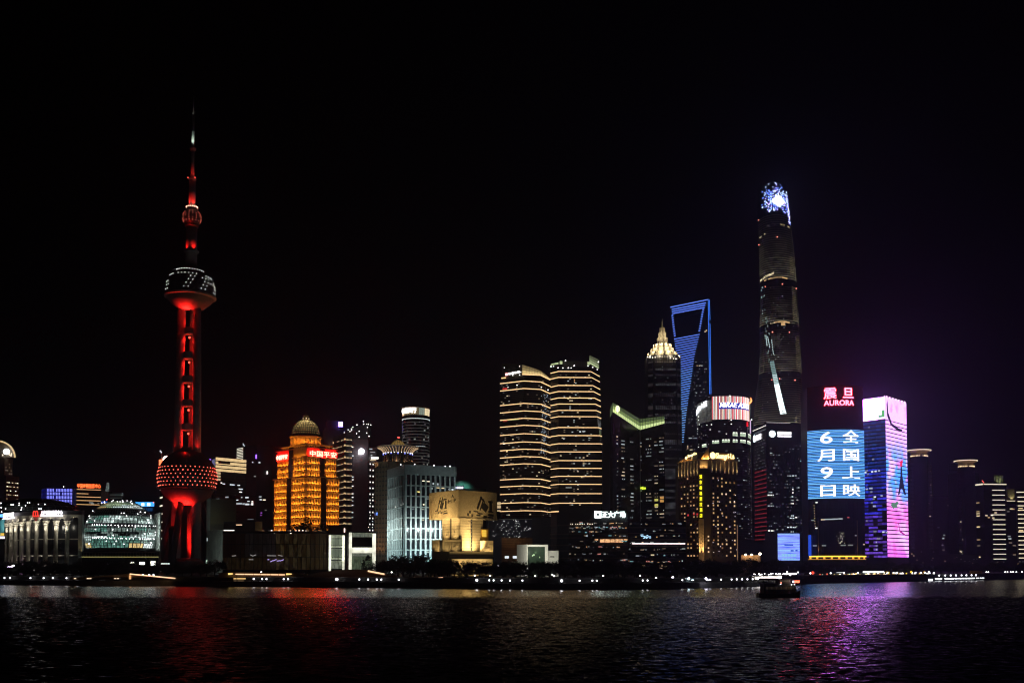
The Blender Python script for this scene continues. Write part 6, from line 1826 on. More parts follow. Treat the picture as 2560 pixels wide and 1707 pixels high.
def striped_screen_tower():
 t = thing('striped_screen_tower', 'curved office tower with a top screen of white and red upright stripes and lettering', 'building', (X(1815, 1070), 1070, GROUND))
 pl = [(1745, 1086), (1750, 1073), (1757, 1064), (1768, 1056), (1782, 1050.5), (1800, 1048), (1820, 1047), (1840, 1047.5), (1858, 1050), (1870, 1057), (1877, 1067), (1879, 1085)]
 pts = [XY(a, b) for a, b in pl]
 # a smooth line through the plan points
 line = []
 for i in range(len(pts)-1):
  for k in range(3): line.append(pts[i]+(pts[i+1]-pts[i])*(k/3))
 line.append(pts[-1])
 cum = [0]
 for a, b in zip(line, line[1:]): cum.append(cum[-1]+(b-a).length)
 T = cum[-1]
 def at(m, out=0.0):
  m = max(0, min(T-1e-6, m))
  for i in range(len(cum)-1):
   if cum[i+1] >= m:
    u = (m-cum[i])/(cum[i+1]-cum[i]); p = line[i]+(line[i+1]-line[i])*u; d = (line[i+1]-line[i]).normalized()
    return p+Vector((d.y, -d.x))*out, math.atan2(d.y, d.x)
 def m_of(px):
  best = min(range(len(line)), key=lambda i: abs((line[i].x/line[i].y*F+1280)-px)); return cum[best]
 z = lambda y: Z(y, 1048)
 body('wall', t, pts+[XY(1870, 1110), XY(1755, 1110)], GROUND, z(990), dark_glass)
 cols = {'w': glow('stripe_white', (1, .93, .90), 1.4), 'r': glow('stripe_red', (1, .18, .20), 1.1), 'p': glow('stripe_rose', (1, .42, .45), 1.15), 'c': glow('stripe_cream2', (1, .72, .50), 1.2), 'g': glow('stripe_grey', (.75, .78, .72), .13, True, .8, (.4, .4, .4))}
 m0 = m_of(1781); n = 34; w = (m_of(1875)-m0)/n
 pat = 'rwcwrwpcwrpwcwrpwrwpcwrpwrwcpwrwpc'
 for k in range(n):
  p, rz = at(m0+w*(k+.5), .45)
  bxo('screen_stripe', t, (p.x, p.y, (z(1048)+z(990.5))/2), w*.52, .5, z(990.5)-z(1048), cols[pat[k % len(pat)]], rz)
 # left side: dim panes with lamps
 nl = 22; wl = m0/nl
 for k in range(nl):
  p, rz = at(wl*(k+.5), .3)
  for h in range(4):
   y0, y1 = 1050-13.5*h, 1039-13.5*h
   bxo('grey_pane', t, (p.x, p.y, (z(y0+2)+z(y1))/2), wl*.75, .3, z(y1)-z(y0+2), cols['g'], rz)
 spots = [(1746, 1041), (1750, 1044), (1752, 1038), (1755, 1036), (1759, 1034), (1762, 1037), (1770, 1029), (1756, 1000), (1759, 998), (1757, 1004.5), (1752, 1008), (1749, 1061), (1754, 1054), (1772.5, 993), (1825, 989), (1828, 1050), (1879, 1049), (1769, 1119), (1747, 1050), (1767, 995)]
 dots('facade_lamps', t, [W(a, b, 1044 if a > 1775 else 1049+(1782-a)*.7) for a, b in spots], .55, glow('lamp_mid', (1, 1, .95), 3.0, False))
 # lettering on a blue strip
 ma, mb_ = m_of(1803), m_of(1874)
 bl = glow('strip_blue', (.05, .06, .55), .7)
 for k in range(9):
  p, rz = at(ma+(mb_-ma)*(k+.5)/9, .9)
  bxo('blue_strip', t, (p.x, p.y, (z(1007)+z(1022.5))/2), (mb_-ma)/9*1.02, .3, z(1007)-z(1022.5), bl, rz)
 wh = glow('sign_mirae_white', (.92, .94, 1), 5.0)
 def place(u, v, o):
  p, rz = at(ma+(mb_-ma)*(.015+.94*u+.03*v), 1.2+o); return (p.x, p.y, z(1019.5-(1.2*(1-u)))+v*(z(1007)-z(1019)))
 sign_text('screen_letters', t, 'MIRAE ASSET', wh, place, .006, .3)
 def place2(u, v, o):
  p, rz = at(m_of(1747)+(m_of(1773)-m_of(1747))*(.02+.96*u), 1.4+o); zz = Z(1031-15*u, 1060); return (p.x, p.y, zz+v*5.4)
 sign_text('screen_letters', t, 'MIRAE', wh, place2, .008, .3)
 org = glow('swoosh_orange', (1, .34, .10), 2.2); mbs = MB()
 sw = [W(1872, 1010, 1052), W(1876, 1006, 1056), W(1878.4, 1002, 1060), W(1877.6, 996, 1062), W(1875, 993, 1058)]
 for a, b, r0, r1 in zip(sw, sw[1:], (.5, 1.0, 1.0, .5), (1.0, 1.0, .5, .15)): mbs.tube(tuple(a), tuple(b), r0, r1, 6)
 obj('orange_swoosh', mbs, org, t)
 # storeys below: bright greenish strips and scattered windows
 gs = glow('strip_green_white', (.80, 1, .72), .75, True, .5, (.4, .4, .6)); gh = glow('strip_green_hot', (.95, 1, .85), 1.6)
 for y0, y1, segs in ((1080, 1090, ((1831, 1846), (1852, 1866), (1872, 1879))), (1098, 1106, ((1757, 1768), (1781, 1802), (1809, 1825), (1831, 1846), (1852, 1866), (1871, 1878)))):
  for a, b in segs:
   ms, me = m_of(a), m_of(b); nn = max(2, round((me-ms)/3))
   for k in range(nn):
    p, rz = at(ms+(me-ms)*(k+.5)/nn, .25)
    dy = max(0, (1790-a))*.25
    bxo('lit_storey', t, (p.x, p.y, (z(y0+2+dy)+z(y1+dy))/2), (me-ms)/nn*.94, .3, z(y0+2+dy)-z(y1+dy), gs, rz)
    bxo('ceiling_light', t, (p.x, p.y, z(y0+1.3+dy)), (me-ms)/nn*.7, .4, 1.0, gh, rz)
 r = random.Random(6)
 for k in range(210):
  y = 1060+6.05*r.randrange(54); m = r.uniform(.5, T-.5); p, rz = at(m, .2)
  far = y > 1110
  bxo('lit_window', t, (p.x, p.y, z(y)), r.choice((.9, 1.4, 2.2)), .3, r.choice((.6, 1.0)), r.choice([w_dim[1], w_dim[0], w_dim[3], w_cool[3], w_cool[1]] if far else [w_dim[0], w_cool[2], w_cool[1], w_dim[3]]), rz)
 for k in range(58):
  p, rz = at(T*.80, .2)
 for y in [1056+6.05*k for k in range(56)]:
  mbf = MB()
  for a, b in zip(line[::3], line[3::3]):
   d = (b-a).normalized(); nn = Vector((d.y, -d.x))*.25
   mbf.prism([tuple(a+nn), tuple(b+nn), tuple(b-nn), tuple(a-nn)], z(y+3.4), z(y+2.6), cap=False)
  obj('floor_band', mbf, bar_m, t)
 p, rz = at(m_of(1869), .5); bxo('red_sign', t, (p.x, p.y, z(1057.5)), 2.4, .6, z(1052)-z(1063), glow('sign_red_deep', (1, .01, .02), 1.2), rz)
 obj('edge_light', MB().tube(tuple(W(1876, 1083, 1062)), tuple(W(1876, 1050, 1062)), .6, n=6), glow('edge_pink', (.85, .6, .9), .9), t)
striped_screen_tower()

def gabled_hotel():
 Y = 850
 A, B1, B2, Cc = XY(1696.5, Y+26), XY(1748, Y+4), XY(1778, Y), XY(1844, Y+14)
 t = thing('gabled_hotel', 'hotel tower with gold lit gabled roof, lit corner columns and yellow vertical lettering', 'building', (B2.x, B2.y, GROUND))
 bk = [Cc+Vector((-8, 40)), A+Vector((4, 40))]
 zt = Z(1150, Y)
 wm = mat('hotel_wall', (.060, .042, .028), .7)
 body('wall', t, [A, B1, B2, Cc]+bk, GROUND, zt, wm)
 fl, fc, fr = Face(A, B1), Face(B1, B2), Face(B2, Cc)
 gold = (1, .58, .20)
 cm = mat('column_cream', (.55, .44, .30), .7)
 # eaves and roof
 for f in (fl, fc, fr): f.pane('eave', t, -.6, f.L+.6, zt, zt+.9, mat('eave_brown', (.12, .08, .05), .7), 1.2, 1.8)
 rm = mat('roof_bronze', (.34, .20, .08), .55, scale=.8)
 Zr = lambda py, d=0: Z(py, Y+d)
 c1, c2 = (A+B1)/2+Vector((10, 18)), (B2+Cc)/2+Vector((-6, 20))
 mb = MB()
 top = [c1+Vector((-2, 0)), B1+Vector((6, 12)), B2+Vector((-2, 12)), c2]
 base = [A, B1, B2, Cc]
 tz = [Zr(1128, 30), Zr(1131, 16), Zr(1131, 14), Zr(1134, 26)]
 for i in range(3):
  mb.quad((base[i].x, base[i].y, zt+.9), (base[i+1].x, base[i+1].y, zt+.9), (top[i+1].x, top[i+1].y, tz[i+1]), (top[i].x, top[i].y, tz[i]))
 mb.f.append(tuple(range(len(mb.v), len(mb.v)+4))); mb.v += [(p.x, p.y, h) for p, h in zip(top, tz)]
 rf = obj('roof', mb, rm, t)
 # gable wedge over the corner
 g0, g1 = XY(1755, Y+2), XY(1774, Y)
 obj('gable', MB().prism([tuple(g0), tuple(g1), (g1.x+1, g1.y+18), (g0.x+2, g0.y+18)], zt+.9, [Zr(1143), Zr(1118), Zr(1118), Zr(1143)]), rm, rf)
 obj('gable_left', MB().prism([tuple(XY(1727, Y+14)), tuple(XY(1746, Y+6)), tuple(XY(1748, Y+26)), tuple(XY(1730, Y+30))], zt+.9, [Zr(1128, 14), Zr(1133, 6), Zr(1133, 20), Zr(1126, 30)]), roof_m, rf)
 for f, u, p_ in ((fl, .15, 2600), (fl, .4, 2600), (fl, .65, 2200), (fc, .5, 3600), (fc, .85, 3600)):
  lamp('roof_lamp', rf, f.p(f.L*u, zt+1.6, 1.2), p_, gold, 'POINT', .3)
 # signs
 wh = glow('sign_gold_white', (1, .78, .34), 2.6)
 L = fr.L
 bo = fr.pane('sign_board', t, -1.2, L*.86, Zr(1148), Zr(1131), mat('board_bronze', (.40, .24, .08), .5), 1.0, .8)
 lamp('board_lamp', t, fr.p(L*.45, Zr(1149), 4), 900, gold, size=.4)
 sign_text('sign_letters', bo, 'Shangri-La', wh, lambda u, v, o: fr.p(L*(.155+.70*u), Zr(1149.5, 6*u)+v*(Zr(1131)-Zr(1149)), 1.2+o), .012, .4)
 c = fr.p(L*.035, Zr(1138.5), 1.4); mb = MB()
 mb.tube(c, c+Vector((fr.n.x*.4, fr.n.y*.4, 0)), 2.9, 2.9, 20); obj('sign_emblem', mb, wh, bo)
 L2 = fl.L
 sign_text('sign_letters', rf, 'Shangri-La', wh, lambda u, v, o: fl.p(L2*(.54+.42*u), Z(1146-5*u, Y+15)+v*3.0, 1.4+o), .012, .4)
 c = fl.p(L2*.47, Z(1145, Y+17), 1.5); mb = MB(); mb.tube(c, c+Vector((fl.n.x*.4, fl.n.y*.4, 0)), 1.3, 1.3, 14); obj('sign_emblem', mb, wh, rf)
 # lit columns under the eaves
 for f, us, y0, y1 in ((fl, [.05, .20, .35, .50, .65, .80, .95], 1157, 1186), (fr, [.03, .19, .35, .51, .67, .83, .975], 1153, 1180)):
  for u in us:
   dy = 4*(1-u) if f is fl else 3*u
   b = f.pane('column', t, f.L*u-.42, f.L*u+.42, Zr(y1+dy), zt, cm, .9, 1.0)
   lamp('column_lamp', b, f.p(f.L*u, Zr(y1+dy)-.5, 2.4), 2600, (1, .72, .36), 'SPOT', .2, f.p(f.L*u, Zr(y1-16), .8), 50, .8)
 fc.pane('gold_panel', t, fc.L*.1, fc.L*.74, Zr(1170), zt-.2, cm, .8, .9)
 for u in (.25, .6): lamp('column_lamp', t, fc.p(fc.L*u, Zr(1172), 3.0), 1500, gold, 'SPOT', .2, fc.p(fc.L*u, Zr(1158), .8), 90, .8)
 # vertical lettering
 ye = glow('sign_yellow', (1, .90, .02), 2.0)
 mV = fc.m_at(1753)
 for k, ch in enumerate('浦东香格里拉酒店'):
  yb = 1195+13.9*k
  sign_text('vertical_letter', t, ch, ye, lambda u, v, o: fc.p(mV-1.15+2.3*u, Zr(yb)+v*3.3, .5+o), .01, .2)
 # fluted lit pillar at the foot
 for k in range(4):
  b = fc.pane('flute', t, mV-2.0+1.15*k, mV-1.1+1.15*k, GROUND, Zr(1296), cm, .9, 1.0)
  lamp('pillar_lamp', b, fc.p(mV-1.5+1.15*k, Zr(1388), 2.6), 11000, (1, .62, .22), 'SPOT', .2, fc.p(mV-1.5+1.15*k, Zr(1345), .8), 50, .9)
 # windows
 r = random.Random(14)
 wcol = [glow('hotel_win_%d' % i, c, s_, False) for i, (c, s_) in enumerate((((1, .58, .24), .65), ((1, .62, .30), .42), ((1, .50, .18), .22), ((1, .66, .34), .9)))]
 rows = [1196+9.62*k for k in range(21)]
 for k, y in enumerate(rows):
  for px in (1784, 1795, 1805.5, 1816, 1826, 1836.5):
   u = fr.m_at(px)
   lit = r.random() < (.46 if k > 3 else .3)
   fr.pane('lit_window' if lit else 'window', t, u-.75, u+.75, Z(y+2.1, Y+7), Z(y-2.1, Y+7), r.choice(wcol) if lit else dark_glass, .12, .3)
  for px in (1704.5, 1712, 1719.8, 1727.5, 1735, 1743.5):
   u = fl.m_at(px)
   lit = r.random() < (.42 if k > 1 else .2)
   fl.pane('lit_window' if lit else 'window', t, u-.8, u+.8, Z(y+2, Y+14), Z(y-2, Y+14), r.choice(wcol[:3]) if lit else dark_glass, .12, .3)
  if r.random() < .25: fc.pane('lit_window', t, fc.L*.76-.6, fc.L*.76+.6, Z(y+2, Y), Z(y-2, Y), wcol[3], .12, .3)
 rdw = glow('hotel_red', (1, .06, .06), .6, False)
 for px, y in ((1720.5, 1287), (1735, 1285), (1743.5, 1286)):
  u = fl.m_at(px); fl.pane('lit_window', t, u-.9, u+.9, Z(y+2.2, Y+14), Z(y-2.2, Y+14), rdw, .2, .3)
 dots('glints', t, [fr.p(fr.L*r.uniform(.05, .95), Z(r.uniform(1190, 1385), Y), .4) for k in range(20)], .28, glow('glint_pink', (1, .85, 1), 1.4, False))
 # lit edge and low gatehouse
 obj('edge_light', MB().tube((Cc.x-.5, Cc.y-.8, GROUND+4), (Cc.x-.5, Cc.y-.8, Z(1310, Y)), .35, n=6), glow('edge_amber', (.9, .55, .3), .16), t)
 lamp('forecourt_lamp', t, W(1805, 1402, Y-22), 5200, (1, .55, .2), size=.8)
 lamp('forecourt_lamp', t, W(1770, 1384, Y-6), 500, (1, .7, .45), size=.4)
 Y = 800
 g = thing('lit_gatehouse', 'low warm lit wall with three white flood lamps beside the hotel', 'building', (X(1875, Y), Y, GROUND))
 P = [XY(1852, Y), XY(1893, Y), XY(1900, Y+2), XY(1900, Y+14), XY(1852, Y+14)]
 body('wall', g, P, GROUND, Z(1387, Y), mat('gate_tan', (.48, .32, .18), .8))
 for px, py in ((1864, 1386), (1879, 1386), (1900, 1384)):
  q = W(px, py, Y-2); obj('flood_lamp', MB().ball(tuple(q), 0.75 if px < 1890 else 1.1, 10, 7), glow('gate_lamp', (1, .82, .6), 9.0), g, True)
  lamp('flood_beam', g, (q.x, q.y-1.5, q.z-.5), 500, (1, .6, .3), size=.5)
gabled_hotel()
# ================================================================== twisting tapered skyscraper
def twisting_tower():
 Y = 1600.; s = Y/F
 t = thing('twisting_skyscraper', 'tallest skyscraper, rounded and tapering, with a glittering blue white crown and a bright slanting seam', 'building', (X(1950, Y), Y, GROUND))
 tabL = [(440, 1899), (500, 1898), (560, 1898.5), (650, 1900), (740, 1903), (800, 1902), (870, 1904), (930, 1902), (1000, 1894), (1075, 1890), (1416, 1886)]
 tabR = [(440, 1968), (480, 1974), (520, 1978), (560, 1981), (620, 1987), (660, 1990), (740, 1995), (815, 1999), (900, 2005), (1000, 2009), (1075, 2012), (1416, 2018)]
 def ip(tab, y):
  for (y0, x0), (y1, x1) in zip(tab, tab[1:]):
   if y <= y1: return x0+(x1-x0)*(y-y0)/(y1-y0)
  return tab[-1][1]
 N = 60
 def ring(y, grow=0.0):
  """rounded triangle, turning with height, with a notch at one corner"""
  cxp = (ip(tabL, y)+ip(tabR, y))/2; r = (ip(tabR, y)-ip(tabL, y))/2*s
  tw = R(118)*(1416-y)/960.
  c = X(cxp, Y-12, y)
  pts = []
  for i in range(N):
   a = 2*pi*i/N
   k = 1-.075*(1-cos(3*(a-tw-R(262))))/2*1.6
   pts.append(Vector((c+(r*1.03*k+grow)*cos(a), Y+(r*1.03*k+grow)*sin(a), Z(y, Y-24))))
  return pts
 def front(px, y, out=.6):
  """point of the skin seen at a pixel"""
  rg = ring(y, out)
  tx = X(px, Y-22, y)
  best = None
  for i in range(N):
   p, q = rg[i], rg[(i+1) % N]
   if (p.x-tx)*(q.x-tx) <= 0 and p.y < Y+1:
    u = 0 if abs(q.x-p.x) < 1e-9 else (tx-p.x)/(q.x-p.x); v = p+(q-p)*u
    if best is None or v.y < best.y: best = v
  if best is None:
   best = min(rg, key=lambda p: abs(p.x-tx)+(0 if p.y < Y else 50))
  return best
 levels = [440+8*i for i in range(int((1416-440)/8)+1)]+[1440]
 skin = mat('tower_skin', (.018, .019, .024), .22, var=.3, scale=.03)
 def loft(name, ys, m, parent, cap=False, topcut=None):
  mb = MB()
  for y in ys:
   rg = ring(y)
   mb.v += [tuple(p) for p in rg]
  for k in range(len(ys)-1):
   for i in range(N):
    j = (i+1) % N
    mb.f.append((k*N+j, k*N+i, (k+1)*N+i, (k+1)*N+j))
  if cap: mb.f.append(tuple(range(N)))
  return obj(name, mb, m, parent, True)
 # zones divided by dark belts, crown open and slanting
 zones = [(536, 700), (712, 812), (824, 932), (944, 1062), (1074, 1440)]
 crown = loft('crown', [452, 460, 470, 480, 490, 500, 510, 520, 530, 536], skin, t, cap=True)
 prev = 536
 for a, b in zones:
  if a > prev: loft('belt', [prev, a], dark_clad, t)
  n = max(2, int((b-a)/8)); loft('glass_zone', [a+(b-a)*i/n for i in range(n+1)], skin, t); prev = b
 # storey edges: thin lit lines, stronger towards the foot of each zone
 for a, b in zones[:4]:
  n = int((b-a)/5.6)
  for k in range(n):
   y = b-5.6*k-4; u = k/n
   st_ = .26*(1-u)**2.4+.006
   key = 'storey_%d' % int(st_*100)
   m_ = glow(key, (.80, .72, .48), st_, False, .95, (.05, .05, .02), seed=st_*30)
   inner, outer = ring(y, .05), ring(y, .75)
   mb = MB(); h = .55
   for i in range(N):
    j = (i+1) % N
    p, q = outer[i], outer[j]
    if p.y > Y+5: continue
    mb.quad((p.x, p.y, p.z-h), (q.x, q.y, q.z-h), (q.x, q.y, q.z+h), (p.x, p.y, p.z+h))
    mb.quad((p.x, p.y, p.z+h), (q.x, q.y, q.z+h), tuple(inner[j]+Vector((0, 0, h))), tuple(inner[i]+Vector((0, 0, h))))
   obj('storey_edge', mb, m_, t)
 def strip(name, pts, hw, m_, parent=t, out=.9):
  """light strip along pixels of the skin, given height in pixels"""
  mb = MB()
  for (x0, y0), (x1, y1) in zip(pts, pts[1:]):
   a, b, c, d = front(x0, y0+hw, out), front(x1, y1+hw, out), front(x1, y1-hw, out), front(x0, y0-hw, out)
   mb.quad(a, b, c, d)
  return obj(name, mb, m_, parent)
 gw = glow('belt_gold_white', (1, .82, .5), 1.3, True, .6, (.12, .12, .3)); go = glow('belt_orange', (1, .60, .26), .9, True, .5, (.1, .1, .1))
 strip('belt_light', [(1903, 694), (1912, 691), (1922, 688), (1932, 684)], 2.6, gw)
 strip('belt_light', [(1912, 699), (1925, 696.5), (1940, 695.5), (1955, 695.5), (1967, 697)], 1.5, go)
 strip('belt_light', [(1905, 568), (1918, 564), (1938, 562)], 1.2, glow('belt_dim', (.5, .42, .40), .10))
 strip('belt_light', [(1949, 562), (1962, 562)], 1.8, glow('belt_gold', (1, .75, .35), .55, True, .6, (.3, .3, .3)))
 strip('belt_light', [(1970, 563), (1979, 564)], 1.6, glow('belt_gold', (1, .75, .35), .55, True, .6, (.3, .3, .3)))
 strip('belt_light', [(1906, 584), (1914, 582.5)], 1.4, gw)
 strip('belt_light', [(1934, 808), (1946, 806), (1960, 806), (1972, 808)], 1.8, go)
 strip('belt_light', [(1950, 812), (1960, 812)], 3.5, go)
 strip('belt_light', [(1924, 809), (1934, 808)], 1.2, gw)
 for k in range(7): strip('belt_light', [(1926, 838+5*k*1.0), (1950-2*(k % 3), 837+5*k)], .7, glow('line_grey', (.8, .75, .62), .10))
 fins = glow('fin_gold', (.95, .78, .42), .22, True, .9, (.25, .25, .35))
 for a, b in ((640, 692), (716, 806), (838, 926), (1028, 1060)):
  for k in range(int((b-a)/4.4)):
   y = a+4.4*k; xr = ip(tabR, y)-2; w = 16+5*((y-a)/(b-a))
   strip('fin', [(xr-w*.75, y), (xr-w*.35, y+1.8), (xr, y+.2)], .55+.35*(y-a)/(b-a), fins)
 for k in range(6):
  strip('lit_lobby', [(1983+1.2*k*0, 1046+5.2*k), (2007, 1049+5.2*k)], 1.9, glow('lobby_cream', (1, .82, .55), .55, True, .6, (.2, .2, .3)))
 # red aviation lamps
 av = [(1860+x/4.9, 440+y/4.9) for x, y in ((217, 480), (223, 785), (395, 757), (265, 1345), (458, 1333), (655, 1360))]+[(1860+x/4.125, 740+y/4.125) for x, y in ((285, 375), (457, 380), (277, 867), (352, 860), (510, 875))]
 dots('aviation_lamps', t, [front(x, y, 1.2) for x, y in av], 1.0, glow('aviation', (1, .22, .16), 3.0, False), 'small red warning lamps on the skin')
 # bright seam
 seam = [(1900, 545), (1900, 600), (1902, 660), (1905, 705), (1908.5, 740), (1912, 780), (1916, 812), (1921, 855), (1928, 905), (1934, 940), (1942, 985), (1949, 1022), (1954, 1042)]
 sm = [glow('seam_%d' % i, c, s_, True) for i, (c, s_) in enumerate((((.7, 1, 1), .16), ((.72, 1, 1), .45), ((.75, 1, 1), .8), ((.85, 1, 1), 2.6), ((.62, 1, 1), .35)))]
 def sx(y): return ip([(b, a) for a, b in seam], y)
 r = random.Random(2)
 for k in range(int((1042-905)/4.2)):
  y = 905+4.2*k; hw = 4.5+2.5*(y-905)/137.
  w = [(sx(y)-hw, y+.6), (sx(y)+hw, y-.2)]
  strip('seam_pane', w, 1.75, sm[3] if y > 960 else (sm[2] if y > 938 else sm[4]))
 for k in range(70):
  y = r.uniform(560, 905); m_ = sm[0] if y < 700 else r.choice((sm[0], sm[1], sm[4]))
  dx = r.uniform(-1, 1)*(1.2 if y < 700 else 4.5+8*((y-800)/100 if y > 800 else 0)*.4)
  x = sx(y)+dx; strip('seam_light', [(x-.5, y), (x+.5, y)], r.uniform(.8, 2.6), m_)
 for a, b in (((1919, 842), (1924, 872)), ((1915.5, 838), (1918, 866)), ((1927.5, 852), (1932, 890))):
  for k in range(7):
   y = a[1]+(b[1]-a[1])*k/7; x = a[0]+(b[0]-a[0])*k/7; strip('seam_light', [(x-.8, y), (x+.8, y)], 1.7, sm[2])
 # crown screen: thousands of small lit points, denser at the burst
 groups = {0: MB(), 1: MB(), 2: MB(), 3: MB()}
 def dotq(x, y, sz, g):
  a, b, c, d = front(x-sz, y+sz, 1.0), front(x+sz, y+sz, 1.0), front(x+sz, y-sz, 1.0), front(x-sz, y-sz, 1.0); groups[g].quad(a, b, c, d)
 for k in range(900):
  x, y = r.uniform(1899, 1980), r.uniform(457, 533)
  xl, xr = ip(tabL, y)+1, ip(tabR, y)-1
  if not xl < x < xr: continue
  low = 533-8*((x-1905)/50.) if x < 1955 else 527+(x-1955)*.7
  if y > low: continue
  e = ((x-1942)/30.)**2+((y-503)/24.)**2
  if r.random() < math.exp(-e*.75)*1.1 and x > 1905+ r.random()*6:
   dotq(x, y, r.uniform(.8, 1.2), 1 if r.random() < .35 else (2 if r.random() < .2 else 0))
 for k in range(420):
  x, y = r.gauss(1945, 9), r.gauss(503, 8)
  if abs(x-1945)/20 + abs(y-503)/15 < 1.0: dotq(x, y, r.uniform(.8, 1.5), 3)
 for k in range(150):
  y = r.uniform(480, 556); x = ip(tabR, y)-r.uniform(.5, 7)+ (0 if y < 520 else 1)
  dotq(x, y, r.uniform(.5, .9), r.choice((3, 2, 0)))
 for g, (nm, c, s_) in {0: ('crown_blue', (.12, .22, 1), 3.2), 1: ('crown_pale', (.5, .65, 1), 3.6), 2: ('crown_violet', (.45, .25, 1), 3.0), 3: ('crown_white', (.85, .9, 1), 4.5)}.items():
  o = obj('crown_pixels', groups[g], glow(nm, c, s_, True), crown); o['kind'] = 'stuff'
 for k in range(40):
  y = r.choice([720+5.6*i for i in range(56)]); x = r.uniform(ip(tabL, y)+12, ip(tabR, y)-16)
  strip('lit_window', [(x, y), (x+r.uniform(1, 3), y)], .8, r.choice((w_dim[3], w_cool[1], w_cool[3], w_dim[0])))
twisting_tower()

def white_sign_block():
 Y = 1180
 A, B, Cc = XY(1884.5, Y*1.043), XY(1918.5, Y), XY(2014, Y+10)
 t = thing('white_sign_block', 'blue black office block with a round white sign and red lines on its side', 'building', (B.x, B.y, GROUND))
 P = [A, B, Cc, Cc+Vector((-10, 40)), A+Vector((10, 20))]
 zt = Z(1055, Y)
 gl = mat('office_glass', (.026, .030, .050), .3, scale=.05)
 obj('wall', MB().prism([tuple(p) for p in P], GROUND, [zt, zt, zt, zt, zt]), gl, t)
 fl, fr = Face(A, B), Face(B, Cc)
 for k in range(42):
  y = 1060+8.1*k
  for f in (fl, fr): f.pane('floor_band', t, 0, f.L, Z(y+1, Y), Z(y-1, Y), bar_m, .2, .4)
 for k in range(15):
  fr.pane('pier', t, fr.L*k/14-.5, fr.L*k/14+.5, GROUND, Z(1112, Y), bar_m, .35, .5)
 wl = glow('parapet_lamp', (1, .9, .85), 1.2, False)
 for k in range(9): fl.pane('parapet_light', t, fl.L*(k+.1)/9, fl.L*(k+.75)/9, Z(1070.5, Y*1.02)+.3*k*0, Z(1068.8, Y*1.02), wl, .5, .5)
 fl.pane('parapet_light', t, fl.L*.1, fl.L*.95, Z(1079, Y*1.02), Z(1078, Y*1.02), glow('parapet_dim', (.8, .85, 1), .25, False), .4, .4)
 for k in range(24): fr.pane('parapet_light', t, fr.L*(.01+.026*k), fr.L*(.012+.026*k)+.6, Z(1056.5, Y), Z(1054.5, Y)-.05, glow('parapet_dim2', (1, .95, .95), .45, False), .5, .5)
 wh = glow('sign_white_big', (.80, 1, 1), 3.0)
 c = fr.p(fr.m_at(1932.6), Z(1084, Y), .4); mb = MB()
 mb.tube(c, c+Vector((fr.n.x*.6, fr.n.y*.6, 0)), 4.0, 4.0, 28); obj('round_sign', mb, wh, t)
 q = lambda px: fr.m_at(px)
 wp = glow('sign_white_line', (1, .95, 1), 2.2)
 for k in range(4):
  fr.pane('sign_character', t, q(1945.8+8.7*k), q(1953.9+8.7*k), Z(1085.2, Y), Z(1077.7, Y), wp, .9, .5)
 for a, b in ((1945.8, 1960), (1961, 1980)):
  fr.pane('sign_line', t, q(a), q(b), Z(1091, Y), Z(1086.8, Y), wp, .9, .5)
 ql = lambda px: fl.m_at(px)
 c = fl.p(ql(1889.5), fl.z_at(1889.5, 1096.5), .4); mb = MB(); mb.tube(c, c+Vector((fl.n.x*.6, fl.n.y*.6, 0)), 4.3, 4.3, 24); obj('round_sign', mb, wh, t)
 for y0, y1 in ((1086, 1093), (1094.5, 1099.5)):
  fl.pane('sign_line', t, ql(1893.5), ql(1906), fl.z_at(1899, y1), fl.z_at(1899, y0), wp, .9, .5)
 # red lines and pale dashes on the side wall
 rd = glow('line_red', (1, .06, .09), .32, True, .6, (.2, .2, .3))
 for k in range(17):
  y = 1178+10.6*k; fl.pane('red_line', t, fl.L*.12, fl.L*.98, Z(y+1, Y*1.02), Z(y-1, Y*1.02), rd, .4, .5)
 r = random.Random(21)
 for k in range(70):
  y = 1092+8.1*r.randrange(11); m = r.uniform(.1, .9)*fl.L; fl.pane('lit_window', t, m, m+r.uniform(1, 4), Z(y+4.3, Y*1.02), Z(y+3, Y*1.02), r.choice((w_dim[0], w_dim[1], w_dim[3])), .25, .3)
 for k in range(150):
  y = 1108+8.1*r.randrange(35); u = r.uniform(.02, .95); fr.pane('lit_window', t, fr.L*u, fr.L*u+r.choice((1, 1.8, 3)), Z(y+5.4, Y), Z(y+2.8, Y), r.choice((w_dim[0], w_dim[1], w_dim[1], w_dim[3], w_cool[3])), .25, .3)
 for px, py, w in ((1927, 1230, 9), (1927, 1237, 15), (1927, 1264, 15), (1927, 1326, 15), (1930, 1132, 8), (1978, 1188, 16), (1988, 1187, 12), (1982, 1222, 5), (1982, 1230, 5), (1981, 1240, 5), (1981, 1249, 6), (1994, 1248, 3), (1981, 1257, 7), (1981, 1288, 7), (1980, 1294, 11), (1990, 1292, 6), (1982, 1317, 16), (1970, 1317, 5), (1980, 1328, 8), (1997, 1217, 5), (2003, 1150, 5)):
  fr.pane('lit_window', t, q(px-w/2), q(px+w/2), Z(py+1.4, Y), Z(py-1.4, Y), glow('sky_win', (.4, .8, 1), .8, False) if px == 2003 else r.choice(w_cool[:3]), .3, .3)
 # podium with the blue screen
 Y2 = 880
 s_ = thing('blue_screen_podium', 'podium carrying a big bright pale blue video screen above the trees', 'building', (X(1970, Y2), Y2, GROUND))
 body('wall', s_, [XY(1912, Y2), XY(2006, Y2), XY(2006, Y2+16), XY(1912, Y2+16)], GROUND, Z(1331, Y2), dark_clad)
 m = bpy.data.materials.new('video_screen_blue'); m.use_nodes = True; nt = m.node_tree; b = nt.nodes['Principled BSDF']
 b.inputs['Base Color'].default_value = (.02, .02, .03, 1)
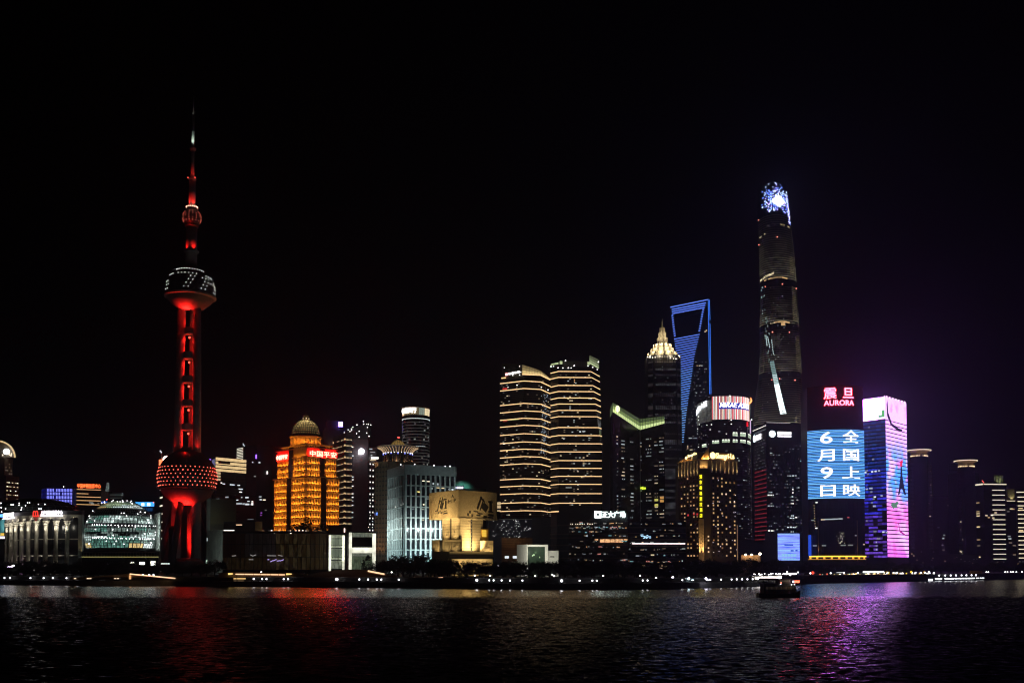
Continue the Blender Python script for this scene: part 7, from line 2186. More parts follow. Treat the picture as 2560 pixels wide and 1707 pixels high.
 ge = nt.nodes.new('ShaderNodeNewGeometry'); mp = nt.nodes.new('ShaderNodeMapping'); mp.inputs['Scale'].default_value = (.06, .06, .9)
 nz = nt.nodes.new('ShaderNodeTexNoise'); nz.inputs['Scale'].default_value = 1.0; nz.inputs['Detail'].default_value = 4
 cr = nt.nodes.new('ShaderNodeValToRGB'); e = cr.color_ramp.elements
 e[0].position = .32; e[0].color = (.06, .12, .85, 1); e[1].position = .72; e[1].color = (.28, .55, 1, 1)
 k = cr.color_ramp.elements.new(.45); k.color = (.22, .28, .98, 1)
 nt.links.new(ge.outputs['Position'], mp.inputs['Vector']); nt.links.new(mp.outputs[0], nz.inputs['Vector']); nt.links.new(nz.outputs['Fac'], cr.inputs['Fac'])
 nt.links.new(cr.outputs[0], b.inputs['Emission Color']); b.inputs['Emission Strength'].default_value = 1.35
 f = Face(XY(1943.5, Y2-1), XY(1998, Y2-1)); n = 12
 zA, zB = Z(1400, Y2), Z(1333, Y2)
 for i in range(n):
  f.pane('screen_row', s_, 0, f.L, zA+(zB-zA)*i/n+.04, zA+(zB-zA)*(i+1)/n-.04, m, .6, .8)
 f.pane('screen_frame', s_, -.5, f.L+.5, zA-.4, zB+.4, bar_m, .1, .6)
 pale = glow('screen_cyan', (.30, .62, 1), 1.0)
 for y0, y1 in ((1383.5, 1391), (1395, 1399)):
  for k in range(5): f.pane('screen_patch', s_, f.L*(.17+.137*k), f.L*(.295+.137*k), Z(y1, Y2), Z(y0, Y2), pale, .65, .2)
 dk = glow('screen_dark_patch', (.03, .10, .75), .9)
 for u0, u1, y in ((.58, .72, 1376), (.8, .9, 1375.5), (.3, .7, 1361.5)): f.pane('screen_patch', s_, f.L*u0, f.L*u1, Z(y+1.8, Y2), Z(y-1.8, Y2), dk, .66, .2)
 Y3 = 900
 s2 = thing('unlit_low_block', 'unlit low block between the hotel and the blue video screen', 'building', (X(1920, Y3), Y3, GROUND))
 body('wall', s2, [XY(1848, Y3+40), XY(1960, Y3+40), XY(1960, Y3+70), XY(1848, Y3+70)], GROUND, Z(1350, Y3+40), dark_clad)
 q2 = Face(XY(1848, Y3+40), XY(1960, Y3+40))
 for k in range(5): q2.pane('floor_band', s2, 0, q2.L, Z(1362+10*k, Y3), Z(1360+10*k, Y3), bar_m, .4, .5)
white_sign_block()

# ================================================================== curved tower with the film advertisement
def curved_screen_tower():
 Y = 960.
 t = thing('curved_advert_tower', 'dark curved tower showing a striped blue screen with white Chinese characters under red letters', 'building', (X(2091, Y), Y+10, GROUND))
 # arc in plan: nearest right of the middle
 pm = XY(2098, Y-2); a0, a1 = XY(2021.5, Y+12), XY(2162, Y+6)
 # circle through three points
 ax, ay, bx, by, cx_, cy_ = a0.x, a0.y, pm.x, pm.y, a1.x, a1.y
 d = 2*(ax*(by-cy_)+bx*(cy_-ay)+cx_*(ay-by))
 ux = ((ax*ax+ay*ay)*(by-cy_)+(bx*bx+by*by)*(cy_-ay)+(cx_*cx_+cy_*cy_)*(ay-by))/d
 uy = ((ax*ax+ay*ay)*(cx_-bx)+(bx*bx+by*by)*(ax-cx_)+(cx_*cx_+cy_*cy_)*(bx-ax))/d
 C = Vector((ux, uy)); Rr = (a0-C).length
 t0, t1 = math.atan2(a0.y-uy, a0.x-ux), math.atan2(a1.y-uy, a1.x-ux)
 if t0 > 0: t0 -= 2*pi
 if t1 > 0: t1 -= 2*pi
 N = 24
 arc = lambda u, out=0.0: C+Vector((cos(t0+(t1-t0)*u), sin(t0+(t1-t0)*u)))*(Rr+out)
 L = Rr*abs(t1-t0)
 z = lambda y: Z(y, Y)
 clad = mat('wine_dark_glass', (.030, .018, .024), .3, scale=.05)
 pts = [arc(i/N) for i in range(N+1)]
 body('wall', t, pts+[a1+Vector((4, 36)), a0+Vector((4, 36))], GROUND, z(963), clad)
 def band(name, z0, z1, m_, out, u0=0., u1=1., parent=t, th=.4):
  mb = MB()
  k0 = max(2, round(N*(u1-u0)))
  for i in range(k0):
   a, b = u0+(u1-u0)*i/k0, u0+(u1-u0)*(i+1)/k0
   p, q, r_, s_ = arc(a, out), arc(b, out), arc(b, out-th), arc(a, out-th)
   mb.prism([tuple(p), tuple(q), tuple(r_), tuple(s_)], z0, z1)
  return obj(name, mb, m_, parent)
 # vertical seams of the glass and storey lines
 for k in range(1, 12):
  p = arc(k/12, .15); bxo('mullion', t, (p.x, p.y, (GROUND+z(1252))/2), .3, .5, z(1252)-GROUND, bar_m, t0+(t1-t0)*k/12+pi/2)
 for k in range(15): band('floor_band', z(1258+9*k)-.25, z(1258+9*k)+.25, bar_m, .2)
 for k in range(6): band('floor_band', z(1020+9*k)-.25, z(1020+9*k)+.25, bar_m, .2)
 # screen: striped rows
 blue = [glow('advert_blue_%d' % i, c, s_, True) for i, (c, s_) in enumerate((((.10, .38, .92), 1.4), ((.16, .48, .95), 1.5), ((.07, .30, .85), 1.25)))]
 scr = band('screen_panel', z(1246.5), z(1072), mat('screen_black', (.01, .012, .02), .4), .3)
 n = 44
 for k in range(n):
  y = 1073.2+(1245.6-1073.2)*(k+.5)/n
  hh = (.31 if k % 5 else .20)*3.92*Y/F
  band('screen_row', z(y)-hh, z(y)+hh, blue[(k*7) % 3], .8, .004, .996, scr)
 wt = glow('advert_white', (1.0, .93, .90), 1.6)
 def big(ch, x0, x1, y0, y1, bold=.014):
  u0, u1 = ((x-2021.5)/140.5 for x in (x0, x1))
  def place(u, v, o):
   p = arc(u0+(u1-u0)*u, 1.0+o); return (p.x, p.y, z(y1)+(z(y0)-z(y1))*v)
  sign_text('screen_character', scr, ch, wt, place, bold, .3)
 for ch, x0, x1, y0, y1 in (('6', 2053, 2080, 1079, 1108), ('月', 2046, 2084, 1123, 1153), ('9', 2053, 2080, 1167, 1196), ('日', 2052, 2085, 1212, 1240.5),
                               ('全', 2101, 2142, 1075.5, 1107.5), ('国', 2102, 2142, 1122.5, 1152), ('上', 2100, 2144, 1166, 1196), ('映', 2101, 2144, 1210.5, 1240)):
  big(ch, x0, x1, y0, y1)
 # red sign
 rd = glow('sign_neon_red', (1, .06, .10), 16.0)
 def red(ch, x0, x1, y0, y1, bold):
  u0, u1 = ((x-2021.5)/140.5 for x in (x0, x1))
  def place(u, v, o):
   p = arc(u0+(u1-u0)*u, .8+o); return (p.x, p.y, z(y1)+(z(y0)-z(y1))*v)
  sign_text('red_letters', t, ch, rd, place, bold, .4)
 red('震', 2062, 2090, 970, 997.5, .006); red('旦', 2104, 2129, 970.5, 995.5, .010); red('AURORA', 2062.5, 2130, 1001, 1014, .012)
 # storeys below the screen
 for u, y, w, m_ in ((.25, 1298, 4, w_warm[1]), (.30, 1297.5, 4, w_cool[1]), (.38, 1297.5, 6, w_cool[1]), (.44, 1297, 5, w_cool[1]), (.52, 1296.5, 4, w_cool[1]), (.65, 1293, 2, glow('red_faint2', (1, .15, .1), .5, False)), (.08, 1299, 3, w_dim[3]), (.15, 1254.5, 2, w_cool[2]), (.14, 1319, 2, w_cool[2]), (.11, 1363, 4, w_dim[3]), (.26, 1363, 4, w_dim[3]), (.56, 1362.5, 5, w_dim[3]), (.68, 1362, 5, w_dim[3]), (.78, 1338, 2, w_dim[3]), (.96, 1360, 1.5, w_warm[1])):
  p = arc(u, .3); bxo('lit_window', t, (p.x, p.y, z(y)), w, .4, 1.1, m_, t0+(t1-t0)*u+pi/2)
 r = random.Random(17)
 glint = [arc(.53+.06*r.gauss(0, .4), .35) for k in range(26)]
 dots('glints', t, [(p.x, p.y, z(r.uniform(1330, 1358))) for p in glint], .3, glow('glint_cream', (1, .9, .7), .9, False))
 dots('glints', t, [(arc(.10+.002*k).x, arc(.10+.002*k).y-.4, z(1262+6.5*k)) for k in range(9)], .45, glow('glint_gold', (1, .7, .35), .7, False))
 for u in (.17, .81):
  p = arc(u, .4); bxo('gold_fin', t, (p.x, p.y, (GROUND+z(1300))/2), .5, .6, z(1300)-GROUND, mat('gold_fin', (.4, .3, .15), .5), 0)
  lamp('fin_lamp', t, (p.x, p.y-3, z(1386)), 1600, (1, .65, .25), 'SPOT', .3, (p.x, p.y, z(1345)), 60, .8)
 # golden base line
 gd = glow('base_gold', (1, .56, .05), 2.2)
 band('base_light', z(1391.5), z(1388.5), gd, 1.2, .015, .995)
 band('base_line', z(1398), z(1396.6), glow('base_amber', (1, .42, .06), .8), 1.2, -.01, .995)
 for k in range(17):
  if k % 2 == 0: band('base_link', z(1396.5), z(1391.6), glow('base_gold2', (1, .52, .06), 1.1), 1.1, .02+.97*k/17, .02+.97*(k+.55)/17)
 f = Face(XY(2022.5, Y+9), XY(2029, Y+5)); f.pane('blue_side_screen', t, 0, f.L, z(1389), z(1336), glow('side_blue', (.03, .12, 1), .7), 1.2, .5)
 podium = body('podium', t, [XY(2000, Y-10), XY(2100, Y-16), XY(2165, Y-12), XY(2165, Y+2), XY(2000, Y+2)], GROUND, Z(1402, Y-12), mat('podium_grey', (.12, .10, .10), .7))
curved_screen_tower()

# ================================================================== tower clad in video screens
def video_tower():
 Y = 1000.
 A, B, Cc = XY(2160.5, Y*1.019), XY(2217.5, Y), XY(2269.5, Y*1.040)
 t = thing('video_clad_tower', 'box tower clad in magenta and white video stripes, its left face glowing deep blue', 'building', (B.x, B.y, GROUND))
 body('wall', t, [A, B, Cc, Cc+(A-B)], GROUND, Z(992, Y), mat('screen_black', (.01, .012, .02), .4))
 fl, fr = Face(A, B), Face(B, Cc)
 z = lambda y: Z(y, Y)
 zlo, zhi = z(1394), z(990)
 # picture on the right-hand screen: pink blossom, pale sky
 m = bpy.data.materials.new('video_picture'); m.use_nodes = True; nt = m.node_tree; b = nt.nodes['Principled BSDF']
 b.inputs['Base Color'].default_value = (.02, .02, .02, 1)
 ge = nt.nodes.new('ShaderNodeNewGeometry'); sp = nt.nodes.new('ShaderNodeSeparateXYZ'); nt.links.new(ge.outputs['Position'], sp.inputs[0])
 mr = nt.nodes.new('ShaderNodeMapRange'); mr.inputs['From Min'].default_value = zlo; mr.inputs['From Max'].default_value = zhi
 nt.links.new(sp.outputs['Z'], mr.inputs['Value'])
 nz = nt.nodes.new('ShaderNodeTexNoise'); nz.inputs['Scale'].default_value = .075; nz.inputs['Detail'].default_value = 4
 nt.links.new(ge.outputs['Position'], nz.inputs['Vector'])
 ad = nt.nodes.new('ShaderNodeMath'); ad.operation = 'MULTIPLY_ADD'; ad.inputs[1].default_value = .16; nt.links.new(nz.outputs['Fac'], ad.inputs[0])
 sb = nt.nodes.new('ShaderNodeMath'); sb.operation = 'SUBTRACT'; sb.inputs[1].default_value = .08
 nt.links.new(mr.outputs[0], ad.inputs[2]); nt.links.new(ad.outputs[0], sb.inputs[0])
 cr = nt.nodes.new('ShaderNodeValToRGB'); nt.links.new(sb.outputs[0], cr.inputs['Fac'])
 stops = [(0, (.8, .10, .95)), (.12, (.9, .28, .95)), (.25, (1, .16, .70)), (.33, (.9, .22, .80)), (.38, (.16, .30, .95)), (.48, (.07, .28, 1)), (.62, (.09, .32, 1)), (.70, (.40, .32, 1)), (.80, (.85, .38, 1)), (1, (.85, .42, 1))]
 e = cr.color_ramp.elements
 e[0].position, e[0].color = stops[0][0], stops[0][1]+(1,); e[1].position, e[1].color = stops[-1][0], stops[-1][1]+(1,)
 for p_, c_ in stops[1:-1]:
  k = e.new(p_); k.color = c_+(1,)
 n2 = nt.nodes.new('ShaderNodeTexNoise'); n2.inputs['Scale'].default_value = .055; n2.inputs['Detail'].default_value = 5
 nt.links.new(ge.outputs['Position'], n2.inputs['Vector'])
 c2 = nt.nodes.new('ShaderNodeValToRGB'); c2.color_ramp.elements[0].position = .53; c2.color_ramp.elements[1].position = .72
 nt.links.new(n2.outputs['Fac'], c2.inputs['Fac'])
 mx = nt.nodes.new('ShaderNodeMix'); mx.data_type = 'RGBA'; mx.inputs[7].default_value = (.95, .10, .55, 1)
 nt.links.new(c2.outputs[0], mx.inputs[0]); nt.links.new(cr.outputs[0], mx.inputs[6])
 n3 = nt.nodes.new('ShaderNodeTexNoise'); n3.inputs['Scale'].default_value = .04; n3.inputs['Detail'].default_value = 6
 mp3 = nt.nodes.new('ShaderNodeMapping'); mp3.inputs['Location'].default_value = (31, 7, 13); nt.links.new(ge.outputs['Position'], mp3.inputs[0]); nt.links.new(mp3.outputs[0], n3.inputs['Vector'])
 c3 = nt.nodes.new('ShaderNodeValToRGB'); c3.color_ramp.elements[0].position = .50; c3.color_ramp.elements[1].position = .64; nt.links.new(n3.outputs['Fac'], c3.inputs['Fac'])
 m3 = nt.nodes.new('ShaderNodeMix'); m3.data_type = 'RGBA'; m3.inputs[7].default_value = (.80, .40, 1, 1)
 nt.links.new(c3.outputs[0], m3.inputs[0]); nt.links.new(mx.outputs[2], m3.inputs[6])
 nt.links.new(m3.outputs[2], b.inputs['Emission Color']); b.inputs['Emission Strength'].default_value = 2.1
 # top bands on both faces
 hot = glow('video_white', (.64, .20, 1.0), 24.0)
 top_l = Z(1047, Y)
 for k in range(8):
  fl.pane('top_screen', t, fl.L*k/8+.02, fl.L*(k+1)/8-.02, Z(1046-.8*k*0, Y), Z(991.5, Y), hot if k < 6 else glow('video_lilac', (.8, .4, 1), 4.0), .6, .8)
 fl.pane('top_screen_patch', t, fl.L*.70, fl.L*.99, Z(1042, Y), Z(1036, Y), glow('video_green', (.15, .7, .2), .8), .8, .3)
 fl.pane('top_screen_patch', t, fl.L*.86, fl.L*.99, Z(1036, Y), Z(1024, Y), glow('video_green', (.15, .7, .2), .8), .8, .3)
 n = 41; ys = [991.5+9.82*k for k in range(n)]
 for k in range(n):
  y0, y1 = ys[k], ys[k]+(9.6 if k < 5 else 7.0)
  fr.pane('screen_row', t, .3, fr.L-.3, z(y1), z(y0), m, .6, .8)
 # picture details drawn by darker pixels: a slim tower and a bough
 dkv = glow('video_dark', (.03, .03, .10), .5); rdv = glow('video_red', (.9, .03, .10), 1.3)
 q = lambda px: fr.m_at(px)
 def blob(name, pts, m_):
  v = [fr.p(q(x), fr.z_at(x, y), .75) for x, y in pts]; mb = MB(); mb.v = [tuple(p) for p in v]; mb.f = [tuple(range(len(v)))]; obj(name, mb, m_, t)
 blob('pictured_tower', [(2252, 1165), (2255, 1165), (2256.5, 1192), (2260, 1215), (2265, 1238), (2260, 1236), (2255, 1222), (2251.5, 1222), (2248, 1236), (2244, 1238), (2248, 1212), (2251, 1190)], dkv)
 blob('pictured_tower_top', [(2250.5, 1154), (2255, 1150), (2258, 1146), (2256, 1166), (2251.5, 1166)], rdv)
 blob('pictured_bough', [(2219, 1010), (2222, 1000), (2223, 1030), (2232, 1058), (2248, 1070), (2258, 1074), (2258, 1078), (2244, 1075), (2229, 1063), (2220.5, 1040)], dkv)
 blob('pictured_bough', [(2243, 1305), (2245, 1305), (2248, 1325), (2262, 1336), (2262, 1339), (2247, 1330)], glow('video_magenta', (.55, .02, .35), .9))
 blob('pictured_leaves', [(2225, 1262), (2231, 1255), (2236, 1257), (2242, 1252), (2246, 1258), (2241, 1263), (2243, 1270), (2236, 1268), (2231, 1273), (2230, 1266)], glow('video_leaf', (.15, .35, .25), .8))
 # deep blue storeys of the left face
 r = random.Random(19)
 tones = []
 for i, (c, s_) in enumerate((((.02, .14, .55), .45), ((.02, .10, .75), .55), ((.03, .07, .95), .9), ((.05, .05, .95), 1.0), ((.16, .07, .95), .9), ((.26, .10, .98), .8))):
  tones.append([glow('deep_%d_%d' % (i, j), c, s_*k, True, .6, (.25, .25, .4), seed=i+j) for j, k in enumerate((1.0, .55, .25))])
 for k in range(38):
  y0 = 1051+9.1*k; y1 = y0+5.4
  i = min(5, int(k/6.4)); nseg = 5
  for s_ in range(nseg):
   if k > 20 and r.random() < .22: continue
   fl.pane('lit_storey', t, fl.L*s_/nseg+.1, fl.L*(s_+1)/nseg-.1, Z(y1, Y), Z(y0, Y), tones[i][r.choice((0, 0, 1, 1, 2))], .3, .5)
  if r.random() < .3:
   u = r.uniform(.05, .8); fl.pane('lit_window', t, fl.L*u, fl.L*u+r.uniform(1, 4), Z(y1-.5, Y), Z(y0+1, Y), r.choice((w_cool[1], w_cool[3], w_dim[3])), .5, .4)
 for u, y in ((.05, 1177), (.35, 1176), (.5, 1175.5), (.65, 1175), (.1, 1219), (.3, 1218), (.75, 1238), (.45, 1240), (.8, 1329), (.95, 1330)):
  fl.pane('lit_window', t, fl.L*u, fl.L*u+2.2, Z(y+1.8, Y), Z(y-1.8, Y), w_cool[r.choice((0, 1))], .55, .4)
 dots('roof_lamps', t, [fr.p(fr.L*(k+.5)/7, z(990.5)+.4, .3) for k in range(7)]+[fl.p(fl.L*.99, z(990)+.3, .3)], .6, glow('lamp_pinkish', (1, .7, 1), 4.0, False))
video_tower()

# ================================================================== towers at the right end
def right_towers():
 def round_top(px, half, ytop, Y, name, label, seed, cols):
  s = Y/F; cx = X(px, Y, 1250)
  t = thing(name, label, 'building', (cx, Y, GROUND))
  r = half*s
  zc = Z(ytop+18, Y)
  clad = mat('pier_grey', (.10, .10, .13), .6)
  obj('shaft', MB().lathe([(r*.72, GROUND), (r*.72, zc), (0, zc)], 20, cx, Y), dark_clad, t)
  P = [(cx-r*.95, Y-6), (cx+r*.95, Y-6), (cx+r*.95, Y+24), (cx-r*.95, Y+24)]
  body('wings', t, [Vector(p) for p in P], GROUND, Z(ytop+32, Y), clad)
  f = Face(P[0], P[1])
  for k in range(10): f.pane('pier', t, f.L*k/9-.4, f.L*k/9+.4, GROUND, Z(ytop+33, Y), clad, .6, .8)
  for k in range(26): f.pane('floor_band', t, 0, f.L, Z(ytop+42+10*k, Y), Z(ytop+40+10*k, Y), bar_m, .3, .5) if ytop+42+10*k < 1416 else None
  cr = obj('crown', MB().lathe([(r*.60, zc), (r*.62, Z(ytop+9, Y)), (r*.70, Z(ytop+6, Y)), (r*.96, Z(ytop+2, Y)), (r*1.0, Z(ytop+1, Y)), (r*1.0, Z(ytop, Y)), (0, Z(ytop, Y))], 32, cx, Y), mat('crown_tan', (.45, .34, .24), .6), t, False)
  obj('crown_rim', MB().lathe([(r*1.0, Z(ytop+2.4, Y)), (r*1.03, Z(ytop+1.2, Y)), (r*1.0, Z(ytop+.2, Y))], 32, cx, Y), glow('crown_rim_light', (1, .78, .58), 1.2), cr)
  pts = []
  for i in range(16):
   a = pi+pi*(i+.5)/16
   if i in (7,): continue
   o = bxo('crown_column', cr, (cx+r*.68*cos(a), Y+r*.68*sin(a), Z(ytop+12, Y)), .9, .9, Z(ytop+7, Y)-Z(ytop+17, Y), mat('crown_tan', (.45, .34, .24), .6), a)
   pts.append((cx+r*.72*cos(a), Y+r*.72*sin(a), Z(ytop+15.5, Y)))
  dots('crown_lamps', cr, pts, .8, glow('crown_lamp_warm', (1, .72, .42), 1.7, False))
  for i in range(4):
   a = pi+pi*(i+.5)/4; lamp('crown_flood', cr, (cx+r*.98*cos(a), Y+r*.98*sin(a), Z(ytop+17, Y)), 550, (1, .68, .40), 'SPOT', .4, (cx+r*.7*cos(a), Y+r*.7*sin(a), Z(ytop+5, Y)), 100, .8)
  rr = random.Random(seed)
  for k in range(cols):
   y = rr.uniform(ytop+45, 1405); u = rr.uniform(.03, .95); f.pane('lit_window', t, f.L*u, f.L*u+rr.choice((1.0, 1.6, 2.4)), Z(y+1.2, Y), Z(y-1.2, Y), rr.choice((w_dim[0], w_dim[2], w_dim[1], w_warm[1])), .7, .4)
  return t, f
 t, f = round_top(2299, 29, 1125, 1420, 'flared_crown_tower', 'round crowned tower with a bright flared rim right of the video clad tower', 5, 26)
 for u, y, m_ in ((.36, 1152, w_dim[2]), (.60, 1152, w_dim[2]), (.38, 1160.5, w_warm[1]), (.36, 1334, w_warm[1]), (.62, 1334.5, w_warm[2]), (.3, 1397, w_warm[1]), (.48, 1397, w_dim[2]), (.38, 1411, w_warm[3])):
  f.pane('lit_window', t, f.L*u-1.6, f.L*u+1.6, Z(y+1.4, 1414), Z(y-1.4, 1414), m_, .7, .4)
 t, f = round_top(2416, 27.5, 1151, 1400, 'second_flared_crown_tower', 'darker round crowned tower, second from the video clad tower, with a side column of lamps', 9, 34)
 for k in range(20):
  f.pane('stair_light', t, f.L*.50-1.0, f.L*.50+.8, Z(1195.5+13.9*k, 1394), Z(1193.7+13.9*k, 1394), w_warm[3] if k not in (2, 8, 12) else w_dim[2], .8, .4)
 Y = 1480
 t = thing('unlit_flat_tower', 'unlit flat topped tower between the two round crowned towers', 'building', (X(2352, Y), Y, GROUND))
 P = [XY(2332, Y), XY(2378, Y), XY(2378, Y+24), XY(2332, Y+24)]
 body('wall', t, P, GROUND, Z(1238, Y), dark_clad); f = Face(P[0], P[1])
 rr = random.Random(3)
 for k in range(18):
  f.pane('floor_band', t, 0, f.L, Z(1248+9.5*k, Y), Z(1246+9.5*k, Y), bar_m, .3, .5)
 for u, y, m_ in ((.86, 1263, w_dim[0]), (.55, 1345, w_cool[1]), (.6, 1337, w_dim[3]), (.5, 1362, w_dim[0]), (.55, 1374, w_dim[0]), (.3, 1318, w_dim[1])):
  f.pane('lit_window', t, f.L*u-1.5, f.L*u+1.5, Z(y+1.5, Y), Z(y-1.5, Y), m_, .4, .4)
 Y = 1500
 t = thing('stepped_dark_tower', 'stepped dark tower with three warm windows in a row left of the second round crown', 'building', (X(2385, Y), Y, GROUND))
 P = [XY(2375, Y+2), XY(2400, Y+2), XY(2400, Y+24), XY(2375, Y+24)]
 body('wall', t, P, GROUND, Z(1158, Y), mat('pier_grey', (.10, .10, .13), .6)); f = Face(P[0], P[1])
 for k in range(24): f.pane('floor_band', t, 0, f.L, Z(1166+9.5*k, Y), Z(1164+9.5*k, Y), bar_m, .3, .5)
 for u, m_ in ((.05, w_dim[2]), (.27, w_warm[1]), (.7, w_warm[1])):
  f.pane('lit_window', t, f.L*u, f.L*u+3, Z(1270, Y), Z(1267, Y), m_, .4, .4)
 # tower with a ladder of pale bars
 Y = 1250
 t = thing('ladder_light_tower', 'dark tower with a ladder of bright pale bars and a faint lit crown', 'building', (X(2485, Y), Y, GROUND))
 A, B, Cc = XY(2441, Y+14), XY(2461, Y), XY(2517.5, Y+3)
 body('wall', t, [A, B, Cc, Cc+Vector((0, 30)), A+Vector((0, 30))], GROUND, Z(1208, Y), dark_clad)
 bar = glow('bar_cream', (1, .88, .66), 1.05)
 fl, fr = Face(A, B), Face(B, Cc)
 fl.pane('roof_bar', t, 0, fl.L-1, Z(1212.5, Y+8), Z(1209, Y+8), bar, .5, .6)
 fr.pane('roof_bar', t, 0, fr.L, Z(1211, Y), Z(1208.6, Y), bar, .5, .6)
 for k in range(16):
  y = 1224.4+12.3*k; fr.pane('light_bar', t, fr.L*.37, fr.L*.92, Z(y+.9, Y), Z(y-.9, Y), bar, .5, .6)
 rr = random.Random(8)
 for px, y, m_ in ((2441, 1255, w_warm[2]), (2441, 1277, w_warm[2]), (2441, 1282, w_warm[1]), (2441, 1288, w_warm[0]), (2441, 1315.5, w_warm[0]), (2441, 1348, w_warm[2]), (2442, 1363, w_dim[2]), (2442, 1391.5, w_warm[0]), (2442, 1402.5, w_warm[1])):
  q = Face(XY(px-4, Y-30), XY(px+4, Y-30)); 
  mm = fl.L*.12; fl.pane('lit_window', t, mm-1, mm+4.5, Z(y+1.3, Y), Z(y-1.3, Y), m_, .4, .4)
 for px, y in ((2466, 1288), (2472, 1293), (2480, 1287), (2483, 1294), (2489, 1281)):
  m0 = fr.m_at(px); fr.pane('lit_window', t, m0-1.4, m0+1.6, Z(y+1.6, Y), Z(y-1.6, Y), rr.choice(w_warm), .4, .4)
 cw = body('crown_wall', t, [XY(2486, Y+6), XY(2511, Y+6), XY(2511, Y+18), XY(2486, Y+18)], Z(1208, Y), Z(1186, Y), mat('crown_olive', (.32, .32, .2), .7))
 lamp('crown_flood', t, W(2499, 1206, Y-1), 2600, (.9, 1, .55), 'SPOT', .5, W(2499, 1193, Y+6), 100, .8)
 for k in range(7):
  q = Face(XY(2487+3.6*k, Y+5.6), XY(2488+3.6*k, Y+5.6)); q.pane('crown_fin', cw, 0, q.L, Z(1207, Y), Z(1187, Y), dark_clad, .3, .4)
 dots('beacon', t, [W(2456, 1202, Y-1), W(2459, 1205, Y-1)], .7, spark_red)
 Y = 1330
 t = thing('lantern_topped_tower', 'dark tower with a small warm lantern top near the right edge', 'building', (X(2528, Y), Y, GROUND))
 P = [XY(2514, Y), XY(2541, Y), XY(2541, Y+24), XY(2514, Y+24)]
 body('wall', t, P, GROUND, Z(1252, Y), dark_clad); f = Face(P[0], P[1])
 ln = obj('lantern', MB().prism([tuple(XY(2519, Y)), tuple(XY(2538, Y)), tuple(XY(2538, Y+10)), tuple(XY(2519, Y+10))], Z(1252, Y), Z(1222, Y)), mat('crown_olive', (.32, .32, .2), .7), t)
 lamp('crown_flood', t, W(2530, 1250, Y-3), 2600, (1, .8, .45), 'SPOT', .5, W(2530, 1232, Y), 100, .8)
 f.pane('roof_bar', t, 0, f.L*.9, Z(1252.5, Y), Z(1250.8, Y), glow('bar_cream_dim', (1, .85, .55), .9), .6, .7)
 for u, y, m_ in ((.55, 1271.5, w_warm[1]), (.7, 1272, w_warm[2]), (.25, 1278, w_dim[0]), (.35, 1346, w_cool[1]), (.3, 1340, w_dim[3]), (.4, 1356, w_dim[2]), (.75, 1363, w_dim[2]), (.75, 1386, w_dim[2])):
  f.pane('lit_window', t, f.L*u-2, f.L*u+2, Z(y+1.6, Y), Z(y-1.6, Y), m_, .4, .4)
 for a, b, y in ((2519, 2526, 1417), (2525, 2533, 1418.5), (2532, 2540, 1419)):
  q = Face(XY(a, Y-40), XY(b, Y-40)); q.pane('canopy_light', t, 0, q.L, Z(y+1, Y-40), Z(y-1, Y-40), glow('canopy_gold', (1, .55, .05), 1.6), .3, .5)
 Y = 1200
 t = thing('edge_bar_tower', 'dark tower cut by the right edge with stacked pale light bars', 'building', (X(2560, Y), Y, GROUND))
 P = [XY(2542.5, Y), XY(2600, Y), XY(2600, Y+24), XY(2542.5, Y+24)]
 body('wall', t, P, GROUND, Z(1228, Y), dark_clad); f = Face(P[0], P[1])
 f.pane('roof_bar', t, 0, f.L, Z(1231, Y), Z(1228.5, Y), bar, .5, .6)
 for k in range(15):
  y = 1242+10.85*k; f.pane('light_bar', t, 1.2, f.L*.6, Z(y+1, Y), Z(y-1, Y), glow('bar_cream2', (1, .84, .58), 1.3), .5, .6)
 for y in (1270, 1275, 1325, 1328): f.pane('lit_window', t, 2, 7, Z(y+1, Y), Z(y-1, Y), w_warm[0], .6, .5)
 # low blocks far behind so that the street level is closed
 for i, (a, b, y, Y, lab) in enumerate(((2270, 2345, 1372, 1150, 'low unlit street block right of the video clad tower'), (2345, 2445, 1385, 1120, 'low dark street block under the second round crown tower'), (2445, 2620, 1398, 1080, 'low dark street block at the right edge'))):
  t = thing('low_block', lab, 'building', (X((a+b)/2, Y), Y, GROUND), None)
  P = [XY(a, Y), XY(b, Y), XY(b, Y+20), XY(a, Y+20)]
  body('wall', t, P, GROUND, Z(y, Y), dark_clad); f = Face(P[0], P[1])
  for k in range(3): f.pane('floor_band', t, 0, f.L, Z(y+10+10*k, Y), Z(y+8+10*k, Y), bar_m, .3, .5)
  rr = random.Random(40+i)
  for k in range(9):
   u = rr.uniform(.03, .95); yy = rr.uniform(y+5, 1410); f.pane('lit_window', t, f.L*u, f.L*u+1.5, Z(yy+1, Y), Z(yy-1, Y), rr.choice((w_dim[0], w_dim[2], w_dim[1], w_warm[2])), .3, .4)
right_towers()
